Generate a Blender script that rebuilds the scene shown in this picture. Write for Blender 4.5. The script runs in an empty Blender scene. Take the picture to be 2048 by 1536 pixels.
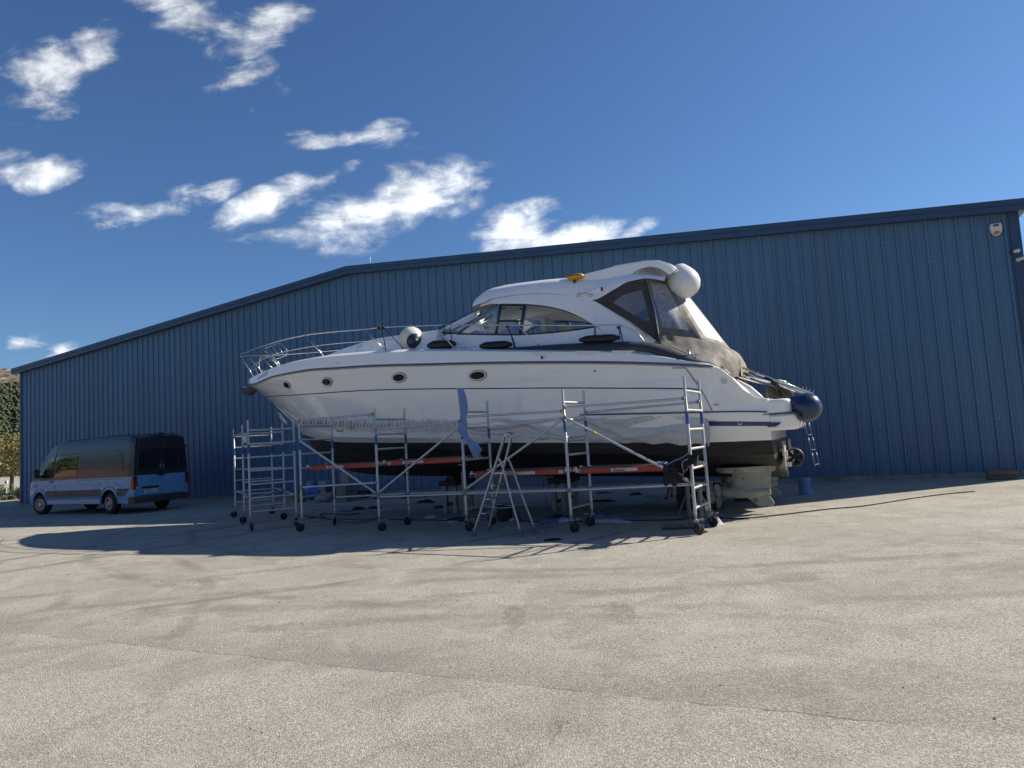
import bpy, math, random
import numpy as np
from mathutils import Matrix, Vector
random.seed(7)
sc = bpy.context.scene
COL = sc.collection

# ------------------------------------------------------------------ camera
F_PX, PITCH, ROLL, CAM_H = 1366.66, 0.0853, 0.0623, 1.5488
PW, PH = 2048, 1536
_cp, _sp, _cr, _sr = math.cos(PITCH), math.sin(PITCH), math.cos(ROLL), math.sin(ROLL)
FWD = np.array([0, _cp, _sp]); _u0 = np.array([0, -_sp, _cp]); _r0 = np.array([1.0, 0, 0])
RIGHT = _cr*_r0 - _sr*_u0
UP = _sr*_r0 + _cr*_u0
cam = bpy.data.cameras.new('camera'); cam_o = bpy.data.objects.new('camera', cam); COL.objects.link(cam_o)
cam.sensor_width = 36; cam.lens = F_PX/PW*36; cam.clip_end = 12000; cam.clip_start = 0.05
M = Matrix.Identity(4)
for i in range(3):
    M[i][0] = RIGHT[i]; M[i][1] = UP[i]; M[i][2] = -FWD[i]
M[2][3] = CAM_H
cam_o.matrix_world = M
sc.camera = cam_o

# ------------------------------------------------------------------ light
SHV = np.array([-1.334, -0.455])                 # shadow of a 1 m post
SUN_EL = math.atan2(1, float(np.hypot(*SHV)))
SUN_AZ = math.atan2(-SHV[0], -SHV[1])            # clockwise from +Y
SKY_STRENGTH = 0.050
sun = bpy.data.lights.new('sun', 'SUN'); sun.energy = 5.0; sun.angle = math.radians(0.53); sun.color = (1.0, 0.91, 0.77)
sun_o = bpy.data.objects.new('sun', sun); COL.objects.link(sun_o)
sdir = Vector((math.sin(SUN_AZ)*math.cos(SUN_EL), math.cos(SUN_AZ)*math.cos(SUN_EL), math.sin(SUN_EL)))
sun_o.rotation_euler = sdir.to_track_quat('Z', 'Y').to_euler()
sun_o.location = (20, 10, 30)
sc.view_settings.view_transform = 'Standard'; sc.view_settings.look = 'None'
sc.view_settings.gamma = 1; sc.view_settings.use_curve_mapping = False
sc.view_settings.exposure = 0.62

world = bpy.data.worlds.new('World'); sc.world = world; world.use_nodes = True
NT = world.node_tree; NT.nodes.clear()

class G:
    """small helper for wiring shader nodes"""
    def __init__(s, nt): s.nt = nt
    def n(s, typ, **kw):
        nd = s.nt.nodes.new(typ)
        for k, v in kw.items():
            if k == 'i':
                for kk, vv in v.items():
                    if isinstance(vv, bpy.types.NodeSocket): s.nt.links.new(vv, nd.inputs[kk])
                    else: nd.inputs[kk].default_value = vv
            else: setattr(nd, k, v)
        return nd
    def m(s, op, a, b=None, c=None, clamp=False):
        nd = s.nt.nodes.new('ShaderNodeMath'); nd.operation = op; nd.use_clamp = clamp
        for k, v in enumerate((a, b, c)):
            if v is None: continue
            if isinstance(v, bpy.types.NodeSocket): s.nt.links.new(v, nd.inputs[k])
            else: nd.inputs[k].default_value = v
        return nd.outputs[0]
    def ramp(s, fac, stops, interp='LINEAR'):
        nd = s.nt.nodes.new('ShaderNodeValToRGB'); nd.color_ramp.interpolation = interp
        el = nd.color_ramp.elements
        while len(el) < len(stops): el.new(0.5)
        for e, (p, c) in zip(el, stops):
            e.position = p; e.color = c if len(c) == 4 else (*c, 1)
        s.nt.links.new(fac, nd.inputs[0]); return nd.outputs[0]
    def mix(s, fac, a, b, typ='MIX'):
        nd = s.nt.nodes.new('ShaderNodeMix'); nd.data_type = 'RGBA'; nd.blend_type = typ
        for k, v in ((0, fac), (6, a), (7, b)):
            if isinstance(v, bpy.types.NodeSocket): s.nt.links.new(v, nd.inputs[k])
            else: nd.inputs[k].default_value = v if k == 0 else ((*v, 1) if len(v) == 3 else v)
        return nd.outputs[2]
    def noise(s, vec, scale, detail=4, rough=0.55, dist=0.0, dim='3D'):
        nd = s.nt.nodes.new('ShaderNodeTexNoise'); nd.noise_dimensions = dim
        if vec is not None: s.nt.links.new(vec, nd.inputs['Vector'])
        nd.inputs['Scale'].default_value = scale; nd.inputs['Detail'].default_value = detail
        nd.inputs['Roughness'].default_value = rough; nd.inputs['Distortion'].default_value = dist
        return nd.outputs[0]
    def smooth(s, v, a, b, lo=0.0, hi=1.0):
        nd = s.nt.nodes.new('ShaderNodeMapRange'); nd.interpolation_type = 'SMOOTHSTEP'
        s.nt.links.new(v, nd.inputs[0])
        for k, x in ((1, a), (2, b), (3, lo), (4, hi)): nd.inputs[k].default_value = x
        return nd.outputs[0]

def build_world():
    g = G(NT)
    sky = g.n('ShaderNodeTexSky', sky_type='NISHITA', sun_disc=False)
    sky.sun_elevation = SUN_EL; sky.sun_rotation = SUN_AZ
    sky.altitude = 200; sky.air_density = 1.15; sky.dust_density = 0.35; sky.ozone_density = 2.6
    skyc = g.mix(1.0, sky.outputs[0], (.70, .97, 1.33), 'MULTIPLY')
    tc = g.n('ShaderNodeTexCoord')
    d = tc.outputs['Generated']
    sep = g.n('ShaderNodeSeparateXYZ', i={0: d})
    x, y, z = sep.outputs
    ysafe = g.m('MAXIMUM', y, 0.02)
    px = g.m('DIVIDE', x, ysafe); pz = g.m('DIVIDE', z, ysafe)
    pv = g.n('ShaderNodeCombineXYZ', i={0: px, 1: pz}).outputs[0]
    # each cloud: centre, half sizes, tilt, weight (directions as x/y, z/y)
    blobs = [(-.672,.618,.062,.032,-.10,1.0),(-.605,.640,.042,.034,.9,1.0),(-.69,.555,.06,.028,0,.62),
             (-.50,.715,.07,.030,-.4,.8),(-.44,.682,.10,.030,-.38,.9),(-.35,.668,.07,.026,.2,.6),(-.39,.625,.05,.02,.0,.45),(-.43,.74,.09,.03,-.1,.6),
             (-.680,.448,.046,.022,.25,.85),(-.75,.468,.05,.03,-.2,.55),
             (-.50,.388,.085,.020,.25,.85),(-.60,.385,.05,.014,.1,.5),
             (-.335,.388,.078,.022,.33,1.0),(-.255,.415,.045,.013,.35,.75),(-.165,.366,.112,.042,.22,1.15),(-.105,.400,.055,.024,.35,.85),(-.235,.352,.055,.018,.3,.85),
             (.030,.318,.058,.032,.15,1.05),(.090,.302,.075,.020,.12,1.0),(.21,.310,.035,.010,.45,.8),
             (-.165,.478,.040,.020,.0,.72),(-.25,.475,.06,.013,.05,.60),(-.13,.455,.02,.01,.0,.5),(-.39,.58,.045,.022,.3,.62),(-.32,.555,.02,.03,.0,.42),(-.345,.60,.03,.02,.4,.38),(-.30,.49,.03,.008,0,.40),(-.37,.53,.012,.008,0,.42),
             (-.72,.19,.03,.014,.1,.9),(-.66,.165,.035,.018,.2,.8),(-.30,.33,.10,.014,.0,.45)]
    acc = None
    for (cx, cz, a, b, t, w) in blobs:
        dx = g.m('SUBTRACT', px, cx); dz = g.m('SUBTRACT', pz, cz)
        ct, st = math.cos(t), math.sin(t)
        u = g.m('DIVIDE', g.m('ADD', g.m('MULTIPLY', dx, ct), g.m('MULTIPLY', dz, st)), a)
        v = g.m('DIVIDE', g.m('SUBTRACT', g.m('MULTIPLY', dz, ct), g.m('MULTIPLY', dx, st)), b)
        r2 = g.m('ADD', g.m('MULTIPLY', u, u), g.m('MULTIPLY', v, v))
        e = g.m('MULTIPLY', g.m('EXPONENT', g.m('MULTIPLY', r2, -0.75)), w)
        acc = e if acc is None else g.m('MAXIMUM', acc, e)
    front = g.smooth(y, 0.05, 0.30)
    acc = g.m('MULTIPLY', acc, front)
    # rest of the sky: a few scattered clouds of the same kind
    zc = g.m('MAXIMUM', z, 0.06)
    qv = g.n('ShaderNodeCombineXYZ', i={0: g.m('DIVIDE', x, zc), 1: g.m('DIVIDE', y, zc)}).outputs[0]
    big = g.noise(qv, 0.9, 2)
    rest = g.m('MULTIPLY', g.smooth(big, 0.56, 0.72, 0, 0.9), g.smooth(y, -0.05, 0.12, 1, 0))
    rest = g.m('MULTIPLY', rest, g.smooth(z, 0.02, 0.12))
    acc = g.m('MAXIMUM', acc, rest)
    # ragged texture, streaked along the wind
    mp = g.n('ShaderNodeMapping', i={'Vector': pv, 'Rotation': (0, 0, -0.42), 'Scale': (7.5, 19, 1)}).outputs[0]
    n1 = g.noise(mp, 1.0, 7, 0.58, 0.45)
    n2 = g.noise(pv, 24.0, 6, 0.60, 0.3)
    nn = g.m('ADD', g.m('MULTIPLY', n1, 0.74), g.m('MULTIPLY', n2, 0.26))
    dens = g.m('ADD', g.m('MULTIPLY', acc, 0.66), g.m('MULTIPLY', g.m('SUBTRACT', nn, 0.5), 2.3))
    dens = g.m('MULTIPLY', dens, g.smooth(acc, 0.03, 0.30))
    alpha = g.smooth(dens, 0.12, 0.72, 0, 0.97)
    lum = g.smooth(g.m('ADD', dens, g.m('MULTIPLY', g.m('SUBTRACT', n2, .5), 1.2)), 0.20, 1.0, 0.64, 1.0)
    S = 1.0/SKY_STRENGTH
    # whiter and brighter towards the horizon on the sunny side, greyer high up
    hi = g.smooth(pz, 0.30, 0.62, 1.0, 0.70)
    lum = g.m('MULTIPLY', lum, hi)
    cc = g.n('ShaderNodeCombineXYZ', i={0: g.m('MULTIPLY', lum, 0.84*S), 1: g.m('MULTIPLY', lum, 0.89*S), 2: g.m('MULTIPLY', lum, 0.95*S)}).outputs[0]
    col = g.mix(alpha, skyc, cc)
    bg = g.n('ShaderNodeBackground', i={'Color': col, 'Strength': SKY_STRENGTH})
    out = g.n('ShaderNodeOutputWorld'); NT.links.new(bg.outputs[0], out.inputs[0])
build_world()
world.cycles.sampling_method = 'MANUAL'; world.cycles.sample_map_resolution = 512

# ------------------------------------------------------------------ places
def ray_plane(u, v, n, d):
    D = FWD + (u-PW/2)/F_PX*RIGHT - (v-PH/2)/F_PX*UP
    o = np.array([0, 0, CAM_H]); n = np.asarray(n, float)
    return o + D*((d - n@o)/(D@n))
def gnd(u, v, z=0.0): return ray_plane(u, v, (0, 0, 1), z)
TH = 0.4292; WX, WY = 11.8071, 16.8744; WC, WS = math.cos(TH), math.sin(TH)     # long wall of the hall
BA = np.array([.910, -.4145, 0]); BA /= np.linalg.norm(BA); BC = np.array([-BA[1], BA[0], 0])   # boat axes
CPL = float(BC@np.array([-7.15, 18.74, 0])); A0 = float(BA@np.array([-7.15, 18.74, 0]))
B_ANG = math.atan2(BA[1], BA[0])
def bt(u, v, b=0.0):
    P = ray_plane(u, v, BC, CPL - b); return np.array([P@BA - A0, b, P[2]])
def bw(x, b, z): return (x + A0)*BA + (CPL - b)*BC + np.array([0, 0, z])

# ------------------------------------------------------------------ mesh helpers
class MB:
    def __init__(s): s.v = []; s.f = []; s.mi = []; s.cur = 0
    def add(s, vs, fs):
        o = len(s.v); s.v += [tuple(map(float, p)) for p in vs]
        for f in fs: s.f.append(tuple(i+o for i in f)); s.mi.append(s.cur)
        return s
    def box(s, c, sz, rot=None):
        hx, hy, hz = sz[0]/2, sz[1]/2, sz[2]/2
        P = [Vector((x, y, z)) for x in (-hx, hx) for y in (-hy, hy) for z in (-hz, hz)]
        if rot is not None: P = [rot @ p for p in P]
        P = [(p.x+c[0], p.y+c[1], p.z+c[2]) for p in P]
        return s.add(P, [(0,1,3,2),(4,6,7,5),(0,4,5,1),(2,3,7,6),(0,2,6,4),(1,5,7,3)])
    def bar(s, p0, p1, w, h, up=(0, 0, 1)):
        p0, p1 = Vector(p0), Vector(p1); d = (p1-p0); L = d.length; d.normalize()
        a = d.cross(Vector(up)); 
        if a.length < 1e-4: a = d.cross(Vector((1, 0, 0)))
        a.normalize(); b = a.cross(d)
        R = Matrix((d, a, b)).transposed()
        return s.box((p0+p1)/2, (L, w, h), R)
    def tube(s, pts, r, seg=8, cap=True, closed=False):
        pts = [Vector(p) for p in pts]; n = len(pts)
        rr = r if hasattr(r, '__len__') else [r]*n
        t0 = (pts[1]-pts[0]).normalized(); ref = Vector((0, 0, 1)) if abs(t0.z) < .9 else Vector((1, 0, 0))
        a = t0.cross(ref).normalized(); vs = []
        for i, p in enumerate(pts):
            if closed: t = pts[(i+1) % n]-pts[i-1]
            else: t = (pts[min(i+1, n-1)]-pts[max(i-1, 0)])
            t.normalize(); a = (a - t*a.dot(t))
            if a.length < 1e-6: a = t.cross(ref)
            a.normalize(); b = t.cross(a)
            for k in range(seg):
                q = 2*math.pi*k/seg; vs.append(p + (a*math.cos(q)+b*math.sin(q))*rr[i])
        fs = []
        for i in range(n if closed else n-1):
            j = (i+1) % n
            for k in range(seg):
                k2 = (k+1) % seg; fs.append((i*seg+k, i*seg+k2, j*seg+k2, j*seg+k))
        if cap and not closed: fs += [tuple(range(seg))[::-1], tuple((n-1)*seg+k for k in range(seg))]
        return s.add(vs, fs)
    def lathe(s, p0, axis, prof, seg=24):
        """prof: list of (distance along axis, radius)"""
        p0 = Vector(p0); d = Vector(axis).normalized()
        ref = Vector((0, 0, 1)) if abs(d.z) < .9 else Vector((1, 0, 0)); a = d.cross(ref).normalized(); b = d.cross(a)
        vs = []
        for (t, r) in prof:
            for k in range(seg):
                q = 2*math.pi*k/seg; vs.append(p0+d*t+(a*math.cos(q)+b*math.sin(q))*max(r, 1e-4))
        fs = []
        for i in range(len(prof)-1):
            for k in range(seg):
                k2 = (k+1) % seg; fs.append((i*seg+k, i*seg+k2, (i+1)*seg+k2, (i+1)*seg+k))
        fs += [tuple(range(seg))[::-1], tuple((len(prof)-1)*seg+k for k in range(seg))]
        return s.add(vs, fs)
    def grid(s, rows, closed=False, flip=False):
        nr, nc = len(rows), len(rows[0]); vs = [p for r in rows for p in r]; fs = []
        for i in range(nr-1):
            for j in range(nc if closed else nc-1):
                k = (j+1) % nc
                f = (i*nc+j, i*nc+k, (i+1)*nc+k, (i+1)*nc+j)
                fs.append(f[::-1] if flip else f)
        return s.add(vs, fs)
    def prism(s, poly, off):
        n = len(poly); off = Vector(off); P = [Vector(p) for p in poly]
        fs = [tuple(range(n)), tuple(range(2*n-1, n-1, -1))] + [(i, i+n, (i+1) % n+n, (i+1) % n) for i in range(n)]
        return s.add(P+[p+off for p in P], fs)
    def build(s, name, mats, parent=None, smooth=False, bevel=0, seg=2, solid=0, loc=None, rotz=None, autosmooth=None, subd=0):
        me = bpy.data.meshes.new(name); me.from_pydata(s.v, [], s.f); me.validate()
        mats = mats if isinstance(mats, (list, tuple)) else [mats]
        for m in mats: me.materials.append(m)
        if len(mats) > 1 and len(me.polygons) == len(s.mi):
            for p, i in zip(me.polygons, s.mi): p.material_index = i
        o = bpy.data.objects.new(name, me); COL.objects.link(o)
        if parent is not None: o.parent = parent
        if loc is not None: o.location = loc
        if rotz is not None: o.rotation_euler[2] = rotz
        import bmesh
        bm = bmesh.new(); bm.from_mesh(me); bmesh.ops.recalc_face_normals(bm, faces=bm.faces); bm.to_mesh(me); bm.free()
        if smooth:
            for p in me.polygons: p.use_smooth = True
            if autosmooth:
                me.set_sharp_from_angle(angle=math.radians(autosmooth))
        if solid:
            md = o.modifiers.new('solid', 'SOLIDIFY'); md.thickness = solid; md.offset = 0
        if bevel:
            md = o.modifiers.new('bevel', 'BEVEL'); md.width = bevel; md.segments = seg; md.limit_method = 'ANGLE'; md.angle_limit = math.radians(40)
        if subd:
            md = o.modifiers.new('sub', 'SUBSURF'); md.levels = subd; md.render_levels = subd
        return o

def thing(name, label, cat, loc=(0, 0, 0), rotz=0, group=None):
    o = bpy.data.objects.new(name, None); COL.objects.link(o); o.empty_display_size = .2
    o.location = tuple(map(float, loc)); o.rotation_euler[2] = rotz
    o['label'] = label; o['category'] = cat
    if group: o['group'] = group
    return o
def tag(o, label, cat, group=None):
    o['label'] = label; o['category'] = cat
    if group: o['group'] = group
    return o
def kids(o): return [c for c in bpy.data.objects if c.parent is o]
def copy_tree(o, parent=None, _map=None):
    if _map is None:
        _map = {}
        for c in bpy.data.objects:
            if c.parent: _map.setdefault(c.parent.name, []).append(c)
    c = o.copy(); COL.objects.link(c)
    if parent is not None: c.parent = parent
    for ch in _map.get(o.name, []): copy_tree(ch, c, _map)
    return c

def pchip(xs, ys):
    xs = np.array(xs, float); ys = np.array(ys, float); h = np.diff(xs); dl = np.diff(ys)/h; n = len(xs); m = np.zeros(n)
    m[0], m[-1] = dl[0], dl[-1]
    for i in range(1, n-1):
        if dl[i-1]*dl[i] > 0:
            w1, w2 = 2*h[i]+h[i-1], h[i]+2*h[i-1]; m[i] = (w1+w2)/(w1/dl[i-1]+w2/dl[i])
    def f(x):
        x = min(max(x, xs[0]), xs[-1]); i = min(max(int(np.searchsorted(xs, x))-1, 0), n-2)
        t = (x-xs[i])/h[i]; t2, t3 = t*t, t*t*t
        return float((2*t3-3*t2+1)*ys[i]+(t3-2*t2+t)*h[i]*m[i]+(-2*t3+3*t2)*ys[i+1]+(t3-t2)*h[i]*m[i+1])
    return f

# ------------------------------------------------------------------ materials
def mat(name, col, rough=.5, metal=0, var=.06, vscale=6, bump=0, bscale=40, coat=0, spec=None, dirt=None, stretch=None, alpha=None, objvar=0):
    m = bpy.data.materials.new(name); m.use_nodes = True; nt = m.node_tree; g = G(nt)
    b = nt.nodes['Principled BSDF']
    tc = g.n('ShaderNodeTexCoord').outputs['Object']
    if stretch: tc = g.n('ShaderNodeMapping', i={'Vector': tc, 'Scale': stretch}).outputs[0]
    n = g.noise(tc, vscale, 5, .6)
    lo = tuple(c*(1-var) for c in col); hi = tuple(min(1, c*(1+var)) for c in col)
    c = g.ramp(n, [(.3, lo), (.7, hi)])
    if dirt:
        dcol, dsc, th, amt = dirt
        dn = g.noise(tc, dsc, 7, .65, .4)
        c = g.mix(g.m('MULTIPLY', g.smooth(dn, th, th+.14), amt), c, dcol)
    nt.links.new(c, b.inputs['Base Color'])
    rn = g.noise(tc, vscale*2.3, 4, .6)
    nt.links.new(g.smooth(rn, .25, .75, max(.02, rough*.8), min(1, rough*1.2)), b.inputs['Roughness'])
    b.inputs['Metallic'].default_value = metal
    if coat: b.inputs['Coat Weight'].default_value = coat; b.inputs['Coat Roughness'].default_value = .05
    if objvar:
        oi = g.n('ShaderNodeObjectInfo').outputs['Random']; cc = g.n('ShaderNodeHueSaturation', i={'Color': c, 'Value': g.smooth(oi, 0, 1, 1-objvar, 1+objvar)}); nt.links.new(cc.outputs[0], b.inputs['Base Color'])
    if spec is not None: b.inputs['Specular IOR Level'].default_value = spec
    if bump:
        bn = g.noise(tc, bscale, 5, .6)
        bp = g.n('ShaderNodeBump', i={'Height': bn, 'Strength': bump, 'Distance': .02}); nt.links.new(bp.outputs[0], b.inputs['Normal'])
    return m

def glass_mat(name, tint, trans=.6, rough=.03):
    m = bpy.data.materials.new(name); m.use_nodes = True; nt = m.node_tree; nt.nodes.clear(); g = G(nt)
    gl = g.n('ShaderNodeBsdfGlossy', i={'Color': (1, 1, 1, 1), 'Roughness': rough})
    tr = g.n('ShaderNodeBsdfTransparent', i={'Color': (*tint, 1)})
    fr = g.n('ShaderNodeFresnel', i={'IOR': 1.5})
    fac = g.m('ADD', g.m('MULTIPLY', fr.outputs[0], 1.0), 1-trans if trans < 1 else 0, clamp=True)
    fac = g.m('MULTIPLY', fac, .9)
    mx = g.n('ShaderNodeMixShader', i={0: fac, 1: tr.outputs[0], 2: gl.outputs[0]})
    out = g.n('ShaderNodeOutputMaterial'); nt.links.new(mx.outputs[0], out.inputs[0])
    return m
# ================================================================== SETTING
def ground_material():
    m = bpy.data.materials.new('asphalt'); m.use_nodes = True; nt = m.node_tree; g = G(nt); b = nt.nodes['Principled BSDF']
    P = g.n('ShaderNodeTexCoord').outputs['Object']
    sep = g.n('ShaderNodeSeparateXYZ', i={0: P}); X, Y, _ = sep.outputs
    vor = g.n('ShaderNodeTexVoronoi', feature='F1', i={'Vector': P, 'Scale': 105.0})
    chip = g.n('ShaderNodeSeparateColor', i={0: vor.outputs['Color']})
    stone = g.ramp(chip.outputs[0], [(0, (.19, .172, .140)), (.3, (.375, .350, .292)), (.7, (.53, .500, .425)), (1, (.82, .79, .70))])
    gaps = g.smooth(vor.outputs['Distance'], .35, .75)
    c = g.mix(g.m('MULTIPLY', gaps, .6), stone, (.19, .175, .145))
    fine = g.noise(P, 210, 3, .7)
    c = g.mix(.42, c, g.ramp(fine, [(.32, (.18, .168, .138)), (.68, (.76, .73, .65))]))
    # far away the chips average out; keep mid-scale mottling
    mid = g.noise(P, 9, 6, .68)
    c = g.mix(g.smooth(mid, .35, .70, 0, .34), c, (.28, .262, .222))
    med2 = g.noise(P, 40, 3, .75)
    c = g.mix(g.smooth(med2, .50, .61, 0, .48), c, (.80, .77, .68))
    sp = g.noise(P, 52, 3, .75)
    c = g.mix(g.smooth(sp, .55, .64, 0, .62), c, (.105, .098, .083))
    sp2 = g.noise(P, 17, 3, .8)
    c = g.mix(g.smooth(sp2, .58, .68, 0, .35), c, (.20, .188, .160))
    big = g.noise(P, .33, 5, .62, .6)
    c = g.mix(g.smooth(big, .42, .66, 0, .30), c, (.26, .247, .215))
    pink = g.noise(P, .7, 4, .6)
    c = g.mix(g.smooth(pink, .52, .70, 0, .26), c, (.44, .375, .31))
    mot = g.noise(P, 1.15, 4, .62, .7)
    c = g.mix(g.smooth(mot, .46, .62, 0, .26), c, (.185, .172, .158))
    mot2 = g.noise(P, 2.3, 3, .6, .4)
    c = g.mix(g.smooth(mot2, .52, .66, 0, .22), c, (.62, .60, .54))
    # tyre marks: thin arcs
    tw = g.n('ShaderNodeVectorMath', operation='ADD', i={0: P, 1: (0, 0, 0)})
    wob = g.m('MULTIPLY', g.m('SUBTRACT', g.noise(P, .5, 2), .5), .35)
    breakup = g.smooth(g.noise(P, .8, 4, .7), .38, .60)
    grain = g.smooth(g.noise(P, 45, 3, .7), .3, .6)
    tot = None
    for (cx, cy, R, w, s) in [(-9, 22, 15.2, .10, .5), (-9, 22, 13.5, .10, .45), (4, 20, 12.2, .13, .40), (4, 20, 14.0, .12, .4), (-2, -6, 14.2, .12, .35), (-2, -6, 12.4, .12, .35),
                           (10, -4, 12.0, .13, .35), (10, -4, 13.7, .12, .3), (-14, 4, 9.5, .10, .35), (-14, 4, 11.1, .10, .35), (1, 40, 33, .15, .35), (1, 40, 34.7, .14, .35), (-30, 30, 27, .16, .5), (-30, 30, 28.8, .16, .5)]:
        dx = g.m('SUBTRACT', X, cx); dy = g.m('SUBTRACT', Y, cy)
        d = g.m('SQRT', g.m('ADD', g.m('MULTIPLY', dx, dx), g.m('MULTIPLY', dy, dy)))
        e = g.m('ABSOLUTE', g.m('ADD', g.m('SUBTRACT', d, R), wob))
        k = g.m('MULTIPLY', g.smooth(e, w*.3, w*1.5, 1, 0), s*1.5)
        tot = k if tot is None else g.m('MAXIMUM', tot, k)
    tot = g.m('MULTIPLY', g.m('MULTIPLY', tot, breakup), g.m('ADD', g.m('MULTIPLY', grain, .5), .4))
    c = g.mix(g.m('MULTIPLY', tot, g.smooth(Y, 4.5, 7.0)), c, (.15, .138, .118))
    # stains
    st = g.smooth(g.noise(P, 1.9, 6, .6, .8), .66, .76)
    c = g.mix(g.m('MULTIPLY', st, .35), c, (.12, .105, .095))
    # repaired patches scrubbed darker, in a few places
    ds = None
    for (u, v, sx, sy, w) in [(1028, 1232, .10, .42, .5), (1240, 1225, .14, .40, .45), (910, 1190, .5, .10, .4), (800, 1235, .5, .09, .3), (640, 1250, .8, .16, .35), (1600, 1360, 1.2, .25, .25), (420, 1160, .4, .15, .5)]:
        q = gnd(u, v)
        dx = g.m('DIVIDE', g.m('SUBTRACT', X, float(q[0])), sx); dy = g.m('DIVIDE', g.m('SUBTRACT', Y, float(q[1])), sy)
        r2 = g.m('ADD', g.m('MULTIPLY', dx, dx), g.m('MULTIPLY', dy, dy))
        k = g.m('MULTIPLY', g.smooth(r2, .6, 1.5, 1, 0), w)
        ds = k if ds is None else g.m('MAXIMUM', ds, k)
    c = g.mix(g.m('MULTIPLY', ds, g.smooth(g.noise(P, 14, 4), .35, .6)), c, (.18, .162, .145))
    # paving joint and hairline cracks
    A = gnd(0, 1262); B = gnd(1340, 1400)
    nx, ny = float(-(B-A)[1]), float((B-A)[0]); L = math.hypot(nx, ny); nx, ny = nx/L, ny/L
    wv = g.m('MULTIPLY', g.m('SUBTRACT', g.noise(P, 2.2, 5, .7), .5), .16)
    e = g.m('ABSOLUTE', g.m('ADD', g.m('ADD', g.m('MULTIPLY', g.m('SUBTRACT', X, float(A[0])), nx), g.m('MULTIPLY', g.m('SUBTRACT', Y, float(A[1])), ny)), wv))
    se = g.m('ADD', g.m('ADD', g.m('MULTIPLY', g.m('SUBTRACT', X, float(A[0])), nx), g.m('MULTIPLY', g.m('SUBTRACT', Y, float(A[1])), ny)), wv)
    far_side = g.m('MULTIPLY', g.smooth(se, -.01, .02), g.smooth(se, .05, .75, 1, 0)) if ny > 0 else g.m('MULTIPLY', g.smooth(se, -.02, .01, 1, 0), g.smooth(se, -.75, -.05))
    c = g.mix(g.m('MULTIPLY', far_side, .22), c, (.14, .13, .112))
    crack = g.m('MULTIPLY', g.smooth(e, .002, .012, 1, 0), g.smooth(g.noise(P, 1.1, 4), .42, .56, .08, .6))
    vc = g.n('ShaderNodeTexVoronoi', feature='DISTANCE_TO_EDGE', i={'Vector': g.n('ShaderNodeVectorMath', operation='ADD', i={0: P, 1: g.n('ShaderNodeVectorMath', operation='SCALE', i={0: g.n('ShaderNodeTexNoise', i={'Vector': P, 'Scale': 1.6, 'Detail': 5.0}).outputs['Color'], 'Scale': .9}).outputs[0]}).outputs[0], 'Scale': .16})
    hair = g.m('MULTIPLY', g.smooth(vc.outputs['Distance'], .0006, .0024, 1, 0), g.smooth(g.noise(P, .5, 3), .48, .62, 0, .5))
    c = g.mix(g.m('MAXIMUM', crack, hair), c, (.07, .062, .055))
    c = g.mix(1.0, c, (.86, .858, .85), 'MULTIPLY')
    nt.links.new(c, b.inputs['Base Color'])
    b.inputs['Roughness'].default_value = .88; b.inputs['Specular IOR Level'].default_value = .25
    hn = g.m('ADD', g.m('MULTIPLY', vor.outputs['Distance'], -.6), g.m('MULTIPLY', g.noise(P, 150, 4, .7), .8))
    bp = g.n('ShaderNodeBump', i={'Height': hn, 'Strength': .9, 'Distance': .008}); nt.links.new(bp.outputs[0], b.inputs['Normal'])
    return m
gm = ground_material()
g0 = MB(); R = 2500
g0.add([(-R, -R, 0), (R, -R, 0), (R, R, 0), (-R, R, 0)], [(0, 1, 2, 3)])
go = g0.build('ground', gm); go['kind'] = 'structure'; go['label'] = 'pale worn asphalt yard with chips, tyre marks and hairline cracks'

# ---------------------------------------------------------------- hall
hall = thing('warehouse', 'long blue corrugated steel industrial hall with low pitched roof behind the motor yacht', 'warehouse', (WX, WY, 0), -TH)
SL, SR, HE, HR = -39.418, 0.915, 6.41, 8.107
SM = (SL+SR)/2
def rake(s): return HE + (HR-HE)*(1-abs(s-SM)/((SR-SL)/2))
M_clad = mat('blue_cladding', (.078, .160, .265), .40, 0, .05, 1.5, dirt=((.075, .135, .20), .8, .52, .5), stretch=(1, 1, .12), spec=.45, objvar=.035)
M_trim = mat('dark_blue_trim', (.028, .062, .125), .40, 0, .06, 2)
M_seal = mat('shadow_seam', (.03, .06, .11), .6)
M_conc = mat('plinth_concrete', (.26, .25, .235), .9, 0, .18, 3, bump=.3, dirt=((.10, .095, .085), 2.5, .5, .6))
PB = .10   # bottom of the sheets
def panel(s0, s1, ribs):
    """one 1 m wide corrugated sheet, standing from s0 to s1 along the wall, its top cut to the rake"""
    prof = [(s0, 0.0)]
    for r in ribs:
        prof += [(r-.044, 0.0), (r-.024, -.046), (r+.024, -.046), (r+.044, 0.0)]
        for q in (.115, .215):
            if r+q+.012 < s1-.005: prof += [(r+q-.012, 0.0), (r+q-.006, -.005), (r+q+.006, -.005), (r+q+.012, 0.0)]
    prof.append((s1, 0.0))
    prof = [p for p in prof if s0-1e-6 <= p[0] <= s1+1e-6]
    pr = []
    for i, p in enumerate(prof):                     # break at the ridge so that the top edge follows it
        if i and prof[i-1][0] < SM < p[0]: pr.append((SM, (prof[i-1][1]+p[1])/2))
        pr.append(p)
    mb = MB(); off = 0.0
    mb.grid([[(x, y+off, PB) for x, y in pr], [(x, y+off, rake(x)+.04) for x, y in pr]])
    return mb
k = 0; s0 = SL
edges = [SL] + [float(q)-.050 for q in range(-39, 1)] + [SR-.16]
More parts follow.
